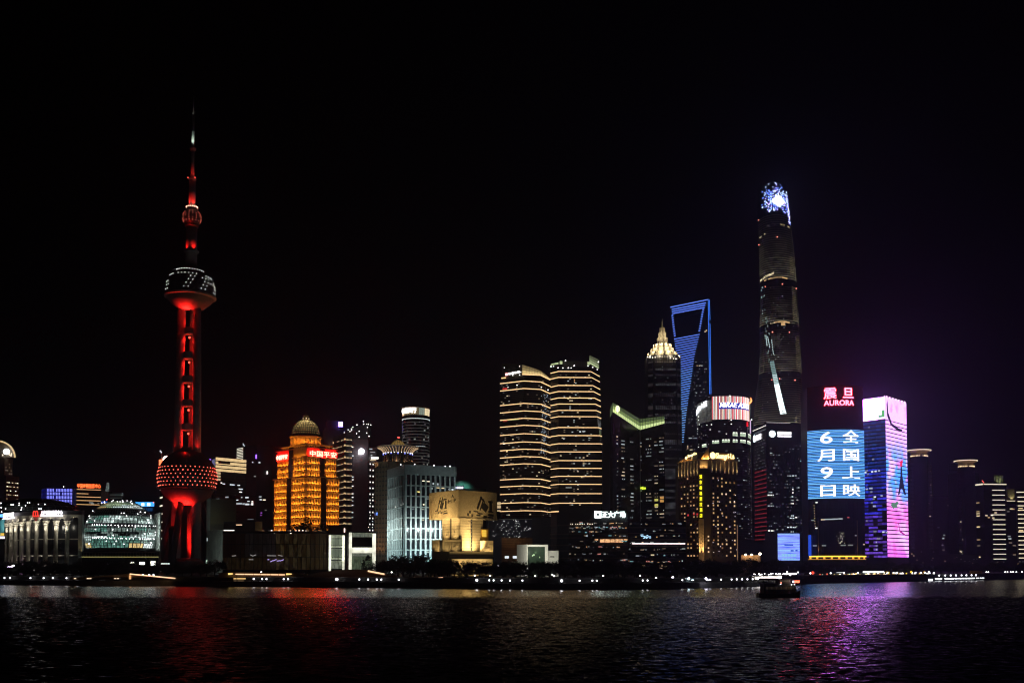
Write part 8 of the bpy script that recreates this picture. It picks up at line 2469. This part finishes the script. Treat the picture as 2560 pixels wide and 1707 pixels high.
# ================================================================== trees
leaf_m = mat('foliage', (.040, .055, .030), .8, var=.4, scale=.6)
bark_m = mat('bark', (.05, .04, .03), .9)
def tree_meshes(seed, kind):
 r = random.Random(seed)
 h = 1.0
 tr = MB()
 th = .25 if kind == 'round' else .25
 tr.tube((0, 0, 0), (.02, 0, th), .030, .020, 7)
 for k in range(6):
  a = r.uniform(0, 2*pi); rr = r.uniform(.15, .30)
  tr.tube((.02, 0, th*r.uniform(.75, 1)), (rr*cos(a), rr*sin(a), th+r.uniform(.15, .40)), .014, .005, 5)
 tr.tube((.02, 0, th), (0, 0, .85), .018, .004, 5)
 cr = MB()
 clumps = []
 for k in range(34 if kind == 'round' else 20):
  if kind == 'round':
   a = r.uniform(0, 2*pi); e = r.uniform(-.95, 1); q = r.uniform(.45, 1)**.6
   c = Vector((.36*q*cos(a)*math.sqrt(max(0, 1-e*e)), .36*q*sin(a)*math.sqrt(max(0, 1-e*e)), .54+.38*q*e)); cr_ = r.uniform(.10, .17)
  else:
   v = r.random(); rad = .19*(1-v)+.02; a = r.uniform(0, 2*pi)
   c = Vector((rad*cos(a), rad*sin(a), .22+.74*v)); cr_ = .05+.08*(1-v)
  clumps.append((c, cr_))
 for c, rr in clumps:
  for k in range(46):
   d = Vector((r.gauss(0, 1), r.gauss(0, 1), r.gauss(0, 1))).normalized()*rr*r.uniform(.35, 1.1)
   p = c+d; s = r.uniform(.020, .040)
   u = Vector((r.gauss(0, 1), r.gauss(0, 1), r.gauss(0, 1))).normalized(); w = u.orthogonal().normalized()
   cr.quad(p-u*s, p-w*s*.55, p+u*s, p+w*s*.55)
 return tr.mesh('trunk', bark_m), cr.mesh('crown', leaf_m)
KINDS = [tree_meshes(50+i, 'round') for i in range(5)]+[tree_meshes(70+i, 'conifer') for i in range(2)]
ORD = ('first second third fourth fifth sixth seventh eighth ninth tenth eleventh twelfth thirteenth fourteenth fifteenth sixteenth seventeenth eighteenth nineteenth twentieth'.split())
ORD += ['twenty-'+w for w in ORD[:9]]+['thirtieth']
def tree(px, Y, top, label, group, kind=None, wide=1.0):
 x = X(px, Y, 1400); h = Z(top, Y)-GROUND
 t = thing('tree', label, 'tree', (x, Y, GROUND), group)
 k = rnd.randrange(5) if kind is None else kind
 a = rnd.uniform(0, 6.28)
 for nm, me in zip(('trunk', 'crown'), KINDS[k]):
  o = bpy.data.objects.new(nm, me); coll.objects.link(o); o.parent = t
  o.rotation_euler = (0, 0, a); w = h*wide*rnd.uniform(1.1, 1.4); o.scale = (w, w, h)
def row(x0, x1, step, Yf, topf, label, group, wide=1.15):
 px = x0; n = 0
 while px < x1:
  n += 1
  tree(px+rnd.uniform(-.25, .25)*step, Yf(px)+rnd.uniform(-9, 9), topf(px)+rnd.uniform(-5, 6), label+', '+ORD[n-1]+' from left', group, None, wide*rnd.uniform(.85, 1.2))
  px += step*rnd.uniform(.75, 1.2)
sy = lambda px: shore_y(X(px, 560))
row(-20, 400, 21, lambda p: sy(p)+58, lambda p: 1401, 'dark tree in the row below the colonnade hall and glass globe', 'trees below the colonnade hall', 1.25)
row(-12, 400, 24, lambda p: sy(p)+36, lambda p: 1412, 'dark low tree on the lawn in front of the colonnade hall', 'low trees in front of the colonnade hall', 1.5)
row(415, 545, 22, lambda p: sy(p)+60, lambda p: 1409, 'dark tree at the foot of the red television tower', 'trees under the television tower', 1.3)
tree(536, 600, 1398, 'bushy dark tree before the low grey concrete block', None, 1, 1.5)
tree(780, 720, 1292, 'big black rounded tree against the orange domed tower', None, 0, .62)
tree(815, 725, 1300, 'black rounded tree just right of the big one before the orange domed tower', None, 3, .62)
tree(752, 722, 1305, 'black tree just left of the big one before the orange domed tower', None, 2, .6)
tree(920, 610, 1386, 'slim dark conifer before the right white lit bay', None, 5, .9)
tree(909, 612, 1397, 'shorter dark conifer before the right white lit bay', None, 6, .9)
row(946, 1140, 17, lambda p: sy(p)+86, lambda p: 1386 if 985 < p < 1065 else 1396, 'dark tree before the white grid office and gold museum', 'trees before the grid office and museum', 1.15)
row(1080, 1300, 20, lambda p: sy(p)+64, lambda p: 1403, 'dark tree before the lit base of the gold museum', 'trees before the museum base', 1.3)
row(1285, 1560, 19, lambda p: sy(p)+82, lambda p: 1401, 'dark tree in the belt around the white pavilion', 'trees around the white pavilion', 1.2)
row(1520, 1960, 20, lambda p: sy(p)+70, lambda p: 1404 if p < 1700 else 1398, 'dark tree in the belt below the mall and hotel', 'trees below the mall and hotel', 1.25)
row(1960, 2270, 22, lambda p: shore_y(X(p, 640))+100, lambda p: 1408, 'dark tree at the foot of the screen covered towers', 'trees below the screen towers', 1.25)
row(2262, 2580, 22, lambda p: shore_y(X(p, 720))+110, lambda p: 1407, 'dark tree in the belt along the right bank', 'trees along the right bank', 1.3)
row(1150, 1330, 26, lambda p: sy(p)+30, lambda p: 1424, 'low dark tree near the quay below the museum', 'low trees near the quay', 1.6)
row(1330, 1900, 25, lambda p: sy(p)+36, lambda p: 1422, 'low dark tree near the quay below the mall', 'low trees near the quay', 1.6)

# ================================================================== quay lamps
post_m = mat('lamp_post', (.05, .05, .055), .5, metal=.5)
globe_w = glow('quay_lamp_white', (.93, .92, 1.0), 5.0)
globe_d = glow('quay_lamp_soft', (1, .95, .92), 4.0)
_lm = {}
def lamp_post(px, py, Y, label, group, r=.42, m=None, name='quay_lamp'):
 m = m or globe_w
 p = W(px, py, Y)
 base = 2.6 if Y < shore_y(p.x)+6 else GROUND
 t = thing(name, label, 'lamp', (p.x, p.y, base), group)
 h = max(1.2, p.z-base)
 k = (round(h, 1), r, m.name)
 if k not in _lm:
  _lm[k] = (MB().tube((0, 0, 0), (0, 0, h-r*.8), .12, .07, 6).tube((0, 0, 0), (0, 0, .3), .25, .25, 6).mesh('post', post_m),
                  MB().ball((0, 0, h), r, 8, 6).mesh('globe', m, True))
 for nm, me in zip(('post', 'globe'), _lm[k]):
  o = bpy.data.objects.new(nm, me); coll.objects.link(o); o.parent = t
left_l = [(11, 1452), (25, 1452), (76, 1452.5), (109, 1447.5), (132, 1447.5), (166, 1448.5), (193, 1449.5), (256, 1450), (303, 1457.5), (357, 1452), (373, 1452), (383.5, 1458)]
ordn = ORD
for i, (a, b) in enumerate(left_l):
 Yq = shore_y(X(a, 560))+3
 lamp_post(a, b, Yq, 'white quay lamp, %s from the left edge, on the water side below the halls' % ordn[i], 'quay lamps below the halls')
for i, (a, b) in enumerate([(634, 1456), (634, 1463), (655, 1463), (666, 1464.5), (709, 1464), (720, 1464)]):
 lamp_post(a, b, shore_y(X(a, 510))+3+(3 if b < 1460 else 0), 'white quay lamp, %s from the left under the dark glass hall' % ordn[i], 'quay lamps under the glass hall')
for i, (a, b) in enumerate([(842, 1460), (898, 1461), (920, 1461), (942, 1461), (997, 1461), (953, 1466)]):
 lamp_post(a, b, shore_y(X(a, 495))+3, 'white quay lamp, %s of the row under the low ramp roofs' % ordn[i], 'quay lamps under the ramp roofs', .42 if i else .7)
mid = [(1192, 1462), (1223, 1468), (1234, 1468), (1254, 1462), (1275, 1462), (1306, 1462), (1404, 1468), (1449, 1457), (1481, 1456), (1492, 1456), (1607, 1457), (1619, 1461), (1706, 1461), (1767, 1461), (1775, 1461), (1803, 1461), (1829, 1454)]
for i, (a, b) in enumerate(mid):
 lamp_post(a, b, shore_y(X(a, 460))+3, 'white quay lamp, %s from the left in the row from museum to hotel' % ordn[i], 'quay lamps from the museum to the hotel', .60 if a in (1192, 1404) else .36)
for i, (a, b) in enumerate([(1187, 1438), (1225, 1442), (1316, 1438), (1314, 1443), (1338, 1441), (1381, 1436), (1385, 1444), (1508, 1442), (1600, 1441), (1245, 1414), (653, 1429), (979, 1430)]):
 lamp_post(a, b, shore_y(X(a, 480))+(26 if b > 1420 else 70), 'park lamp among the dark trees, %s of twelve counted along the bank' % ordn[i], 'park lamps among the trees', .38, globe_d, 'park_lamp')
right_row = [2026, 2077, 2110, 2145, 2170, 2195, 2219, 2234, 2243, 2289, 2302, 2313, 2324, 2335, 2348, 2363, 2377, 2390, 2404, 2416, 2429, 2440]
for i, a in enumerate(right_row):
 Yq = shore_y(X(a, 690))+ (14 if a > 2300 else 40)
 lamp_post(a, 1440.5+1.2*math.sin(a), Yq, 'bright promenade lamp, %s from left in the long row on the right bank' % ORD[i], 'promenade lamps on the right bank', .55, globe_w, 'promenade_lamp')
for i, (a, b) in enumerate([(2513, 1433), (2527, 1433), (2541, 1433), (2555, 1433), (2519, 1437), (2533, 1438), (2466, 1433), (2471, 1437)]):
 lamp_post(a, b, shore_y(X(a, 800))+40, 'small lamp, %s of the far group at the right end of the bank' % ORD[i], 'far lamps at the right end', .55, globe_d, 'promenade_lamp')
for i in range(9):
 a = 1842+13.3*i
 lamp_post(a, 1450+(1 if i % 2 else 0), shore_y(X(a, 480))+4, 'white lamp, %s from left in the row before the bright pier pavilion' % ORD[i], 'lamps before the pier pavilion', .40)

# ================================================================== ramp roofs with light lines on the left bank
def ramps():
 amber = glow('ramp_amber', (1, .60, .34), 1.4)
 rm = mat('ramp_roof', (.22, .16, .10), .8)
 def ramp(name, label, pts, Y, depth=14, lit=None, base_py=1450):
  v = [W(x, y, Y) for x, y in pts]
  t = thing(name, label, 'pavilion', (v[0].x, Y, GROUND))
  n = len(v)
  obj('roof', MB().prism([(p.x, p.y) for p in v]+[(p.x, p.y+depth) for p in reversed(v)], [p.z-.5 for p in v]+[p.z-.5 for p in reversed(v)], [p.z for p in v]+[p.z for p in reversed(v)]), rm, t)
  mb = MB()
  for a, b in zip(v, v[1:]):
   mb.quad((a.x, a.y+.8, GROUND), (b.x, b.y+.8, GROUND), (b.x, b.y+.8, b.z-.5), (a.x, a.y+.8, a.z-.5))
  obj('front_wall', mb, rm, t)
  for (x0, y0), (x1, y1), w in lit or []:
   a, b = W(x0, y0, Y-.3), W(x1, y1, Y-.3)
   obj('light_line', MB().tube(tuple(a), tuple(b), w, n=6), amber, t)
  return t
 Y = 528
 t = ramp('sloping_ramp_roof', 'low sloping roof edged by one long orange light line below the television tower', [(175, 1446), (324, 1433), (450, 1445.5), (540, 1448)], Y, 16,
             [((324.5, 1434), (450, 1446), .34)])
 f = Face(XY(325, Y-.2), XY(330, Y-.2)); f.pane('lit_doorway', t, 0, f.L, Z(1447, Y), Z(1437, Y), glow('door_amber', (1, .5, .2), .9), .1)
 lamp('ramp_lamp', t, W(330, 1437, Y-5), 60, (1, .55, .25), size=.2)
 lamp('ramp_lamp', t, W(250, 1440, Y-9), 120, (1, .55, .2), size=.2); lamp('ramp_lamp', t, W(400, 1436, Y-9), 120, (1, .55, .2), size=.2)
 for a in (188, 220, 226, 288, 295, 461, 468):
  q = Face(XY(a, Y-.4), XY(a+5, Y-.4)); q.pane('step_light', t, 0, q.L, Z(1446.2, Y), Z(1444.6, Y), glow('step_light', (1, .75, .5), 1.6), .2, .3)
 Y = 515
 t = ramp('lit_terrace', 'long terrace with two golden light lines and a railing under the dark glass hall', [(545, 1431), (585, 1430), (735, 1433), (760, 1436)], Y, 20)
 r = random.Random(6)
 x = 589.
 while x < 706:
  w = r.uniform(9, 24); a, b = W(x, 1434.5+.012*(x-589), Y-.6), W(min(x+w, 712), 1434.5+.012*(x+w-589), Y-.6)
  obj('light_line', MB().tube(tuple(a), tuple(b), .30, n=6), amber, t); x += w+1.4
 gold = glow('terrace_gold', (1, .62, .22), .95)
 for a, b in ((586, 593), (595, 619), (626.5, 657), (660, 664), (691, 709)):
  q = Face(XY(a, Y-.5), XY(b, Y-.5)); q.pane('light_panel', t, 0, q.L, Z(1447, Y), Z(1444.2, Y), gold, .2, .4)
 for a, b in ((586, 593), (596, 612), (618, 624), (632, 642), (648, 656), (676, 680), (698, 704)):
  q = Face(XY(a, Y-.5), XY(b, Y-.5)); q.pane('light_panel', t, 0, q.L, Z(1451.5, Y), Z(1450.2, Y), glow('terrace_dim', (1, .62, .3), .22), .2, .4)
 for a in (594, 625, 658, 689, 711):
  q = Face(XY(a-.6, Y-1), XY(a+.6, Y-1)); q.pane('rail_post', t, 0, q.L, Z(1453, Y), Z(1438, Y), post_m, .3, .4)
 for a, b, c in ((571, 1433, 582), (716, 1433.5, 729)):
  p, q_ = W(a, b+1, Y-.7), W(c, b+.5, Y-.7); obj('corner_light', MB().tube(tuple(p), tuple(q_), .5, .25, 6), glow('corner_amber', (1, .66, .2), 1.5), t)
 Y = 503
 t = ramp('arched_ramp_roof', 'low arched roof with an orange light line at its right end under the white lit bays', [(760, 1437), (800, 1430), (842, 1424), (880, 1422.5), (915, 1425), (962, 1434.5), (985, 1440)], Y, 18,
             [((920, 1426.5), (961, 1434.5), .42)])
 lamp('ramp_lamp', t, W(830, 1432, Y-9), 70, (1, .5, .3), size=.2); lamp('ramp_lamp', t, W(900, 1432, Y-9), 70, (1, .5, .3), size=.2)
 for a in (803, 807, 811, 816, 853, 858, 889, 894, 898, 928, 934, 938, 942):
  q = Face(XY(a, Y-.4), XY(a+2.5, Y-.4)); q.pane('step_light', t, 0, q.L, Z(1456, Y), Z(1454.6, Y), glow('step_light', (1, .75, .5), 1.6), .2, .3)
 Y = 498
 t = ramp('rising_ramp_roof', 'low ramp rising to the right along a broken orange light line before the museum trees', [(962, 1454), (1005, 1451), (1110, 1443), (1180, 1446)], Y, 12,
             [((969, 1453.5), (986, 1452.2), .25), ((988, 1452), (1017, 1450), .40), ((1023, 1449.8), (1028, 1449.4), .25), ((1032, 1449), (1044, 1448.2), .36), ((1050, 1448), (1054, 1447.6), .25), ((1058, 1447.2), (1068, 1446.6), .36), ((1073, 1446.2), (1080, 1445.8), .3), ((1084, 1445.5), (1092, 1445), .36), ((1095, 1444.8), (1107, 1443.8), .4)])
ramps()

# ================================================================== lights and pavilions on the right half of the bank
def bank_lights():
 r = random.Random(23)
 Y = 520
 t = thing('pier_pavilion', 'long pier pavilion with rows of blazing white lights behind the boat', 'pavilion', (X(1915, Y), Y, GROUND))
 P = [XY(1880, Y), XY(1992, Y+26), XY(1992, Y+40), XY(1880, Y+14)]
 obj('roof', MB().prism([tuple(p) for p in P], Z(1438, Y), Z(1435.5, Y)), roof_m, t)
 hot = glow('pier_white', (1, .90, .82), 3.2)
 f = Face(P[0], P[1]); L = f.L
 for k in range(26):
  u = k/26*.64
  f.pane('lit_panel', t, L*u, L*u+L*.018, Z(1447.5-2.5*u, Y)+r.uniform(-.2, .3), Z(1441-3*u, Y)+r.uniform(-.1, .2), hot, .1, .3)
  f.pane('post', t, L*u-.06, L*u+.06, GROUND, Z(1438, Y), post_m, .3, .3)
 dots('eave_lamps', t, [f.p(L*r.uniform(0, .72), Z(1437.5, Y)+r.uniform(-.3, .3)+.6, .4) for k in range(26)], .30, spark_white)
 f.pane('roof_sign', t, L*.78, L*.95, Z(1435.4, Y+20), Z(1431.6, Y+20), glow('sign_pinkwhite', (1, .85, .95), 4.0), .8, .5)
 dots('eave_lamps', t, [f.p(L*u, Z(y, Y+18), .9) for u, y in ((.68, 1434), (.71, 1434), (.74, 1433), (.73, 1429), (.98, 1430), (.8, 1437))], .4, spark_white)
 Y = 700
 t = thing('riverside_restaurant', 'string of low riverside restaurants with gold, red and white lights on the right bank', 'pavilion', (X(2090, Y), Y, GROUND))
 P = [XY(2010, Y-30), XY(2215, Y+30), XY(2215, Y+44), XY(2010, Y-14)]
 obj('roof', MB().prism([tuple(p) for p in P], Z(1433, Y), Z(1431, Y)), roof_m, t)
 body('wall', t, [p+Vector((0, 1.5)) for p in P], GROUND, Z(1433, Y), dark_clad)
 f = Face(P[0], P[1]); L = f.L
 cols = [glow('cafe_%d' % i, c, s_, False) for i, (c, s_) in enumerate((((1, .72, .25), 1.6), ((1, .5, .12), 1.2), ((.9, .8, .2), 1.2), ((1, .85, .65), 2.2), ((1, .15, .08), 1.0), ((.75, 1, .85), 1.2)))]
 for k in range(120):
  u = r.random(); c = cols[4] if .1 < u < .35 and r.random() < .4 else r.choice(cols[:4]+cols[5:])
  if u < .2 and r.random() < .6: continue
  w, h = r.uniform(.4, 1.8), r.uniform(.3, 1.1); z = Z(r.uniform(1433.5, 1443), Y)
  f.pane('cafe_light', t, L*u, L*u+w, z-h/2, z+h/2, c, .3+r.random()*.4, .3)
 for a, b, y in ((2090, 2107, 1432.5), (2156, 2171, 1429), (2174, 2207, 1429)):
  q = Face(XY(a, Y+8), XY(b, Y+14)); q.pane('white_sign', t, 0, q.L, Z(y+2, Y), Z(y-2, Y), glow('sign_cafe', (.95, 1, .95), 3.0), .3, .5)
 obj('red_sign', MB().ball(tuple(W(2032, 1431, Y-24)), 1.0, 10, 7), glow('sign_cafe_red', (1, .06, .03), 2.0), t, True)
 Y = 800
 t = thing('tree_lantern_string', 'yellow and white lights strung through the trees on the right bank', 'lights', (X(2250, Y-40), Y-40, GROUND))
 mb = MB(); mb2 = MB(); ropes = MB(); last = None
 for k in range(60):
  a = 2205+r.random()*130; b = 1433+r.uniform(-5, 9); p = W(a, b, Y-40)
  (mb if r.random() < .55 else mb2).ball(tuple(p), r.uniform(.4, .95), 6, 4)
 o = obj('lanterns', mb, glow('lantern_yellow', (1, .62, .06), 1.3, False), t); o['kind'] = 'stuff'
 o = obj('bulbs', mb2, glow('lantern_white', (1, .92, .85), 2.2, False), t); o['kind'] = 'stuff'
 for k in range(9):
  a = W(2205+15*k, 1431, Y-40); b = W(2220+15*k, 1431, Y-40); m_ = (a+b)/2-Vector((0, 0, 1.2))
  ropes.tube(tuple(a), tuple(m_), .05, n=4).tube(tuple(m_), tuple(b), .05, n=4); ropes.tube((a.x, a.y, GROUND), tuple(a), .12, n=5)
 obj('wires', ropes, post_m, t)
 # ferry landing lit in white
 Y = 705
 t = thing('ferry_landing', 'floating landing stage with long bands of white light on the far right bank', 'pier', (X(2390, Y), Y, 0))
 P = [XY(2304, Y-12), XY(2468, Y+36), XY(2468, Y+42), XY(2304, Y-4)]
 body('pontoon', t, P, -.5, 1.4, mat('pontoon', (.10, .10, .11), .7))
 f = Face(P[0], P[1]); L = f.L
 z0, z1 = Z(1449, Y), Z(1445, Y)
 obj('roof', MB().prism([tuple(p) for p in P], Z(1443.5, Y), Z(1442.3, Y)), roof_m, t)
 wh = glow('landing_white', (.92, .93, 1), 3.0)
 for u0, u1 in ((.18, .28), (.32, .455), (.47, .62), (.635, .78), (.80, .85), (.865, .93)):
  k0 = max(2, int((u1-u0)*60))
  for k in range(k0):
   a, b = u0+(u1-u0)*k/k0, u0+(u1-u0)*(k+.85)/k0
   f.pane('lit_panel', t, L*a, L*b, Z(1448.3-2*a+r.uniform(-.4, .5), Y), Z(1445.2-1.2*a, Y), wh, .2, .3)
 for k in range(22): f.pane('post', t, L*(k+.5)/22-.1, L*(k+.5)/22+.1, 1.4, Z(1443.5, Y), post_m, .3, .3)
 for k in range(8):
  f.pane('slanting_light', t, L*(.005+.018*k), L*(.013+.018*k), Z(1450.5, Y), Z(1446, Y), wh, .3, .3)
 Y = 760
 t = thing('tan_booth', 'small tan lit booth above the ferry landing', 'building', (X(2437, Y), Y, GROUND))
 P = [XY(2421, Y+20), XY(2453, Y+24), XY(2453, Y+32), XY(2421, Y+30)]
 body('wall', t, P, GROUND, Z(1426, Y+20), mat('booth_tan', (.5, .35, .2), .8)); f = Face(P[0], P[1])
 for k in range(9): f.pane('slat', t, f.L*k/9, f.L*k/9+.35, Z(1433, Y+20), Z(1426.5, Y+20), mat('booth_slat', (.4, .28, .16), .8), .3, .3)
 lamp('booth_lamp', t, W(2437, 1432, Y+8), 420, (1, .65, .35), 'SPOT', .4, W(2437, 1429, Y+20), 120, .8)
 # stalls with cool light between mall and hotel
 for i, (px, py, c, lab) in enumerate(((1643, 1448, (.85, .95, .75), 'quay kiosk with a greenish white lamp, first of four below the mall'), (1685, 1447.5, (.9, .8, 1), 'quay kiosk with lilac light, second of four below the mall'), (1725, 1447.5, (.7, .9, 1), 'quay kiosk with icy light, third of four below the mall'), (1768, 1449, (.85, .8, 1), 'quay kiosk with violet white light, fourth of four below the mall'))):
  Y = 478
  t = thing('quay_kiosk', lab, 'kiosk', (X(px, Y), Y, GROUND), 'quay kiosks below the mall')
  P = [XY(px-12, Y), XY(px+12, Y), XY(px+12, Y+5), XY(px-12, Y+5)]
  body('cabin', t, P, GROUND, Z(1445, Y), mat('kiosk_wall', (.25, .26, .28), .7))
  obj('canopy', MB().prism([tuple(XY(px-14, Y-2)), tuple(XY(px+14, Y-2)), tuple(XY(px+14, Y+6)), tuple(XY(px-14, Y+6))], Z(1445, Y), Z(1444, Y)), roof_m, t)
  f = Face(P[0], P[1]); gm = glow('kiosk_light_%d' % i, c, 3.0)
  f.pane('counter_light', t, f.L*.4, f.L*.85, Z(1450, Y), Z(1448, Y), gm, .2, .3)
  obj('lamp', MB().ball(tuple(W(px-3, 1445.5 if i != 1 else 1443, Y-2.2)), .55, 8, 6), glow('kiosk_lamp_%d' % i, c, 9.0), t, True)
  lamp('spill', t, W(px, 1446, Y-4), 260, c, size=.3)
 # a screen sign glow among the left trees
 t = thing('violet_script_sign', 'small crooked violet white neon sign among the trees below the colonnade hall', 'sign', (X(27, 600), 600, GROUND))
 mb = MB(); pts = [(19, 1417), (22, 1414.5), (25, 1417), (28, 1414), (31, 1416), (34, 1413)]
 for a, b in zip(pts, pts[1:]): mb.tube(tuple(W(*a, 590)), tuple(W(*b, 590)), .22, n=5)
 obj('script', mb, glow('script_violet', (.75, .6, 1), 2.0), t)
 obj('stroke', MB().tube(tuple(W(29, 1415.5, 590)), tuple(W(35, 1412.5, 590)), .45, n=6), glow('script_white', (.95, .9, 1), 4.0), t)
 obj('post', MB().tube(tuple(W(27, 1417, 590.5)), (W(27, 1417, 590.5).x, 590.5, GROUND), .12, n=6), post_m, t)
 for nm, spots, Yd, lab, c, s_ in (('window_lights', [(93+26*k+r.uniform(-8, 8), 1427+r.uniform(-3, 3)) for k in range(10)], 585, 'faint pale lights seen between the trees below the colonnade hall', (.9, .9, .75), .5),
                                      ('window_lights', [(1130+r.uniform(0, 28), 1424+r.uniform(-3, 6)) for k in range(12)], 590, 'cluster of pale green windows between trees under the museum', (.8, .95, .7), .8),
                                      ('window_lights', [(973+20*k+r.uniform(-3, 3), 1429+r.uniform(-3, 3)) for k in range(4)], 590, 'few pale window lights between trees under the grid office', (.85, .9, .8), .8)):
  t = thing('tree_gap_lights', lab, 'lights', (X(spots[0][0], Yd), Yd, GROUND))
  for a, b in spots:
   q = Face(XY(a-.8, Yd), XY(a+.8, Yd)); q.pane('lit_window', t, 0, q.L, Z(b+1.2, Yd), Z(b-1.2, Yd), glow('gap_%d' % int(s_*10+c[0]*100), c, s_, False), .2, .3)
bank_lights()

# ================================================================== the boat
def boat():
 Y = 330.
 L = 35.
 cx = X(1945, Y, 1470)
 t = thing('tour_boat', 'dark double deck river boat with a glowing red sign at its bow', 'boat', (cx, Y, 0))
 hm = mat('boat_hull', (.03, .03, .035), .5); wm = mat('boat_white', (.16, .15, .14), .6)
 z = lambda py: Z(py, Y)
 x = lambda px: X(px, Y, 1470)
 # hull: stations from stern (left) to bow (right)
 st = [(1893, 2.2, 1.3, .2), (1900, 3.2, 1.25, -.4), (1930, 3.5, 1.2, -.5), (1970, 3.3, 1.3, -.5), (1990, 2.2, 1.7, -.4), (2000, .25, 2.2, .1)]
 mb = MB()
 for px, hw, zt, zb in st:
  X0 = x(px); k = .72
  mb.v += [(X0, Y-hw, zt), (X0, Y-hw*k, zb), (X0, Y+hw*k, zb), (X0, Y+hw, zt)]
 for i in range(len(st)-1):
  b = 4*i
  for j in range(4):
   q = (j+1) % 4; mb.f.append((b+j, b+4+j, b+4+q, b+q))
 mb.f.append((0, 1, 2, 3)); n = len(mb.v); mb.f.append((n-1, n-2, n-3, n-4))
 obj('hull', mb, hm, t)
 c1 = obj('main_cabin', MB().box(x(1905), x(1984), Y-2.7, Y+2.7, 1.25, z(1458)), wm, t)
 obj('upper_deck', MB().box(x(1900), x(1988), Y-3.0, Y+3.0, z(1458), z(1457)), wm, t)
 c2 = obj('wheelhouse', MB().box(x(1944), x(1972), Y-2.2, Y+2.2, z(1457), z(1447)), wm, t)
 obj('wheelhouse_roof', MB().box(x(1941), x(1976), Y-2.5, Y+2.5, z(1447), z(1446)), wm, t)
 for k in range(12):
  bxo('cabin_window', c1, ((x(1909)+(x(1981)-x(1909))*(k+.5)/12), Y-2.75, (1.25+z(1458))/2+.2), .62, .12, .9, glow('boat_window_%d' % (k % 2), (1, .75, .5), (.016, .005)[k % 2], False))
 for k in range(5):
  bxo('wheelhouse_window', c2, ((x(1945)+(x(1971)-x(1945))*(k+.5)/5), Y-2.25, z(1451)), .5, .1, .7, glow('boat_bridge', (.8, .75, .6), .03, False))
 aw = MB()
 for k in range(6):
  X0 = x(1903)+(x(1940)-x(1903))*k/5
  for sy2 in (-2.7, 2.7): aw.tube((X0, Y+sy2, z(1457)), (X0, Y+sy2, z(1449.5)), .05, n=5)
 obj('awning_posts', aw, post_m, t)
 nA = 7; am = MB()
 for k in range(nA):
  a0, a1 = pi*k/nA, pi*(k+1)/nA
  g = lambda X0, a: (X0, Y-2.9*cos(a), z(1449.5)+.7*sin(a))
  am.quad(g(x(1901), a0), g(x(1941), a0), g(x(1941), a1), g(x(1901), a1))
 obj('awning', am, wm, t)
 for k in range(4):
  ring_ = MB(); c0 = (x(1912+18*k), Y-2.95, 1.6)
  for i in range(12):
   b0, b1 = 2*pi*i/12, 2*pi*(i+1)/12
   ring_.tube((c0[0]+.34*cos(b0), c0[1], c0[2]+.34*sin(b0)), (c0[0]+.34*cos(b1), c0[1], c0[2]+.34*sin(b1)), .08, n=5)
  obj('life_ring', ring_, mat('life_ring', (.5, .12, .06), .6), t)
 bw = MB().tube((x(1984), Y-2.4, 1.5), (x(1984), Y-2.4, 2.6), .04, n=4)
 for k in range(5):
  u = k/4; bw.tube((x(1984+15*u), Y-2.6*(1-u)-.1, 1.5+.6*u), (x(1984+15*u), Y-2.6*(1-u)-.1, 2.5+.6*u), .04, n=4)
 bw.tube((x(1984), Y-2.7, 2.5), (x(1999), Y-.1, 3.1), .04, n=4)
 obj('bow_rail', bw, post_m, t)
 rl = MB()
 for k in range(15):
  X0 = x(1901)+(x(1942)-x(1901))*k/14; rl.tube((X0, Y-2.9, z(1457)), (X0, Y-2.9, z(1452.5)), .035, n=4)
 rl.tube((x(1901), Y-2.9, z(1452.5)), (x(1942), Y-2.9, z(1452.5)), .04, n=4).tube((x(1901), Y-2.9, z(1454.7)), (x(1942), Y-2.9, z(1454.7)), .03, n=4)
 obj('railing', rl, post_m, t)
 obj('mast', MB().tube((x(1958), Y, z(1446)), (x(1958), Y, z(1431)), .08, .04, 6).tube((x(1953), Y, z(1437)), (x(1963), Y, z(1437)), .04, n=5), post_m, t)
 rd = glow('boat_red', (1, .10, .05), 5.0)
 for k in range(4):
  bxo('red_sign', t, (x(1981.5+3.2*k), Y-2.9, z(1453)+.05*(k % 2)), .36, .2, .75, rd)
 bxo('white_sign', t, (x(1977), Y-2.9, z(1453)), .5, .2, .6, glow('boat_pinkwhite', (1, .7, 1), 5.0))
 dots('deck_lamps', t, [(x(1973), Y-2.9, z(1460)), (x(1980), Y-2.9, z(1459.5)), (x(1946), Y-2.9, z(1459))], .14, spark_white)
 dots('port_lamp', t, [(x(1947), Y-2.9, z(1455.5))], .2, glow('boat_coral', (1, .3, .18), 3.0, False))
 lamp('deck_glow', t, (x(1966), Y-4.2, z(1452)), 22, (1, .75, .5), 'SPOT', .2, (x(1966), Y-2, z(1460)), 120, .8)
boat()
# ------------------------------------------------------------------ the hazy night air
HAZE = 0.00017
hz = bpy.data.materials.new('night_haze'); hz.use_nodes = True
hz.node_tree.nodes.clear()
ho = hz.node_tree.nodes.new('ShaderNodeOutputMaterial')
hv = hz.node_tree.nodes.new('ShaderNodeVolumePrincipled')
hv.inputs['Color'].default_value = (0.70, 0.70, 1.0, 1)
hv.inputs['Density'].default_value = HAZE
hv.inputs['Anisotropy'].default_value = 0.75
hz.node_tree.links.new(hv.outputs[0], ho.inputs['Volume'])
haze = obj('haze', MB().box(-9500, 9500, -100, 9500, -3, 700), hz)
tag(haze, kind='stuff')
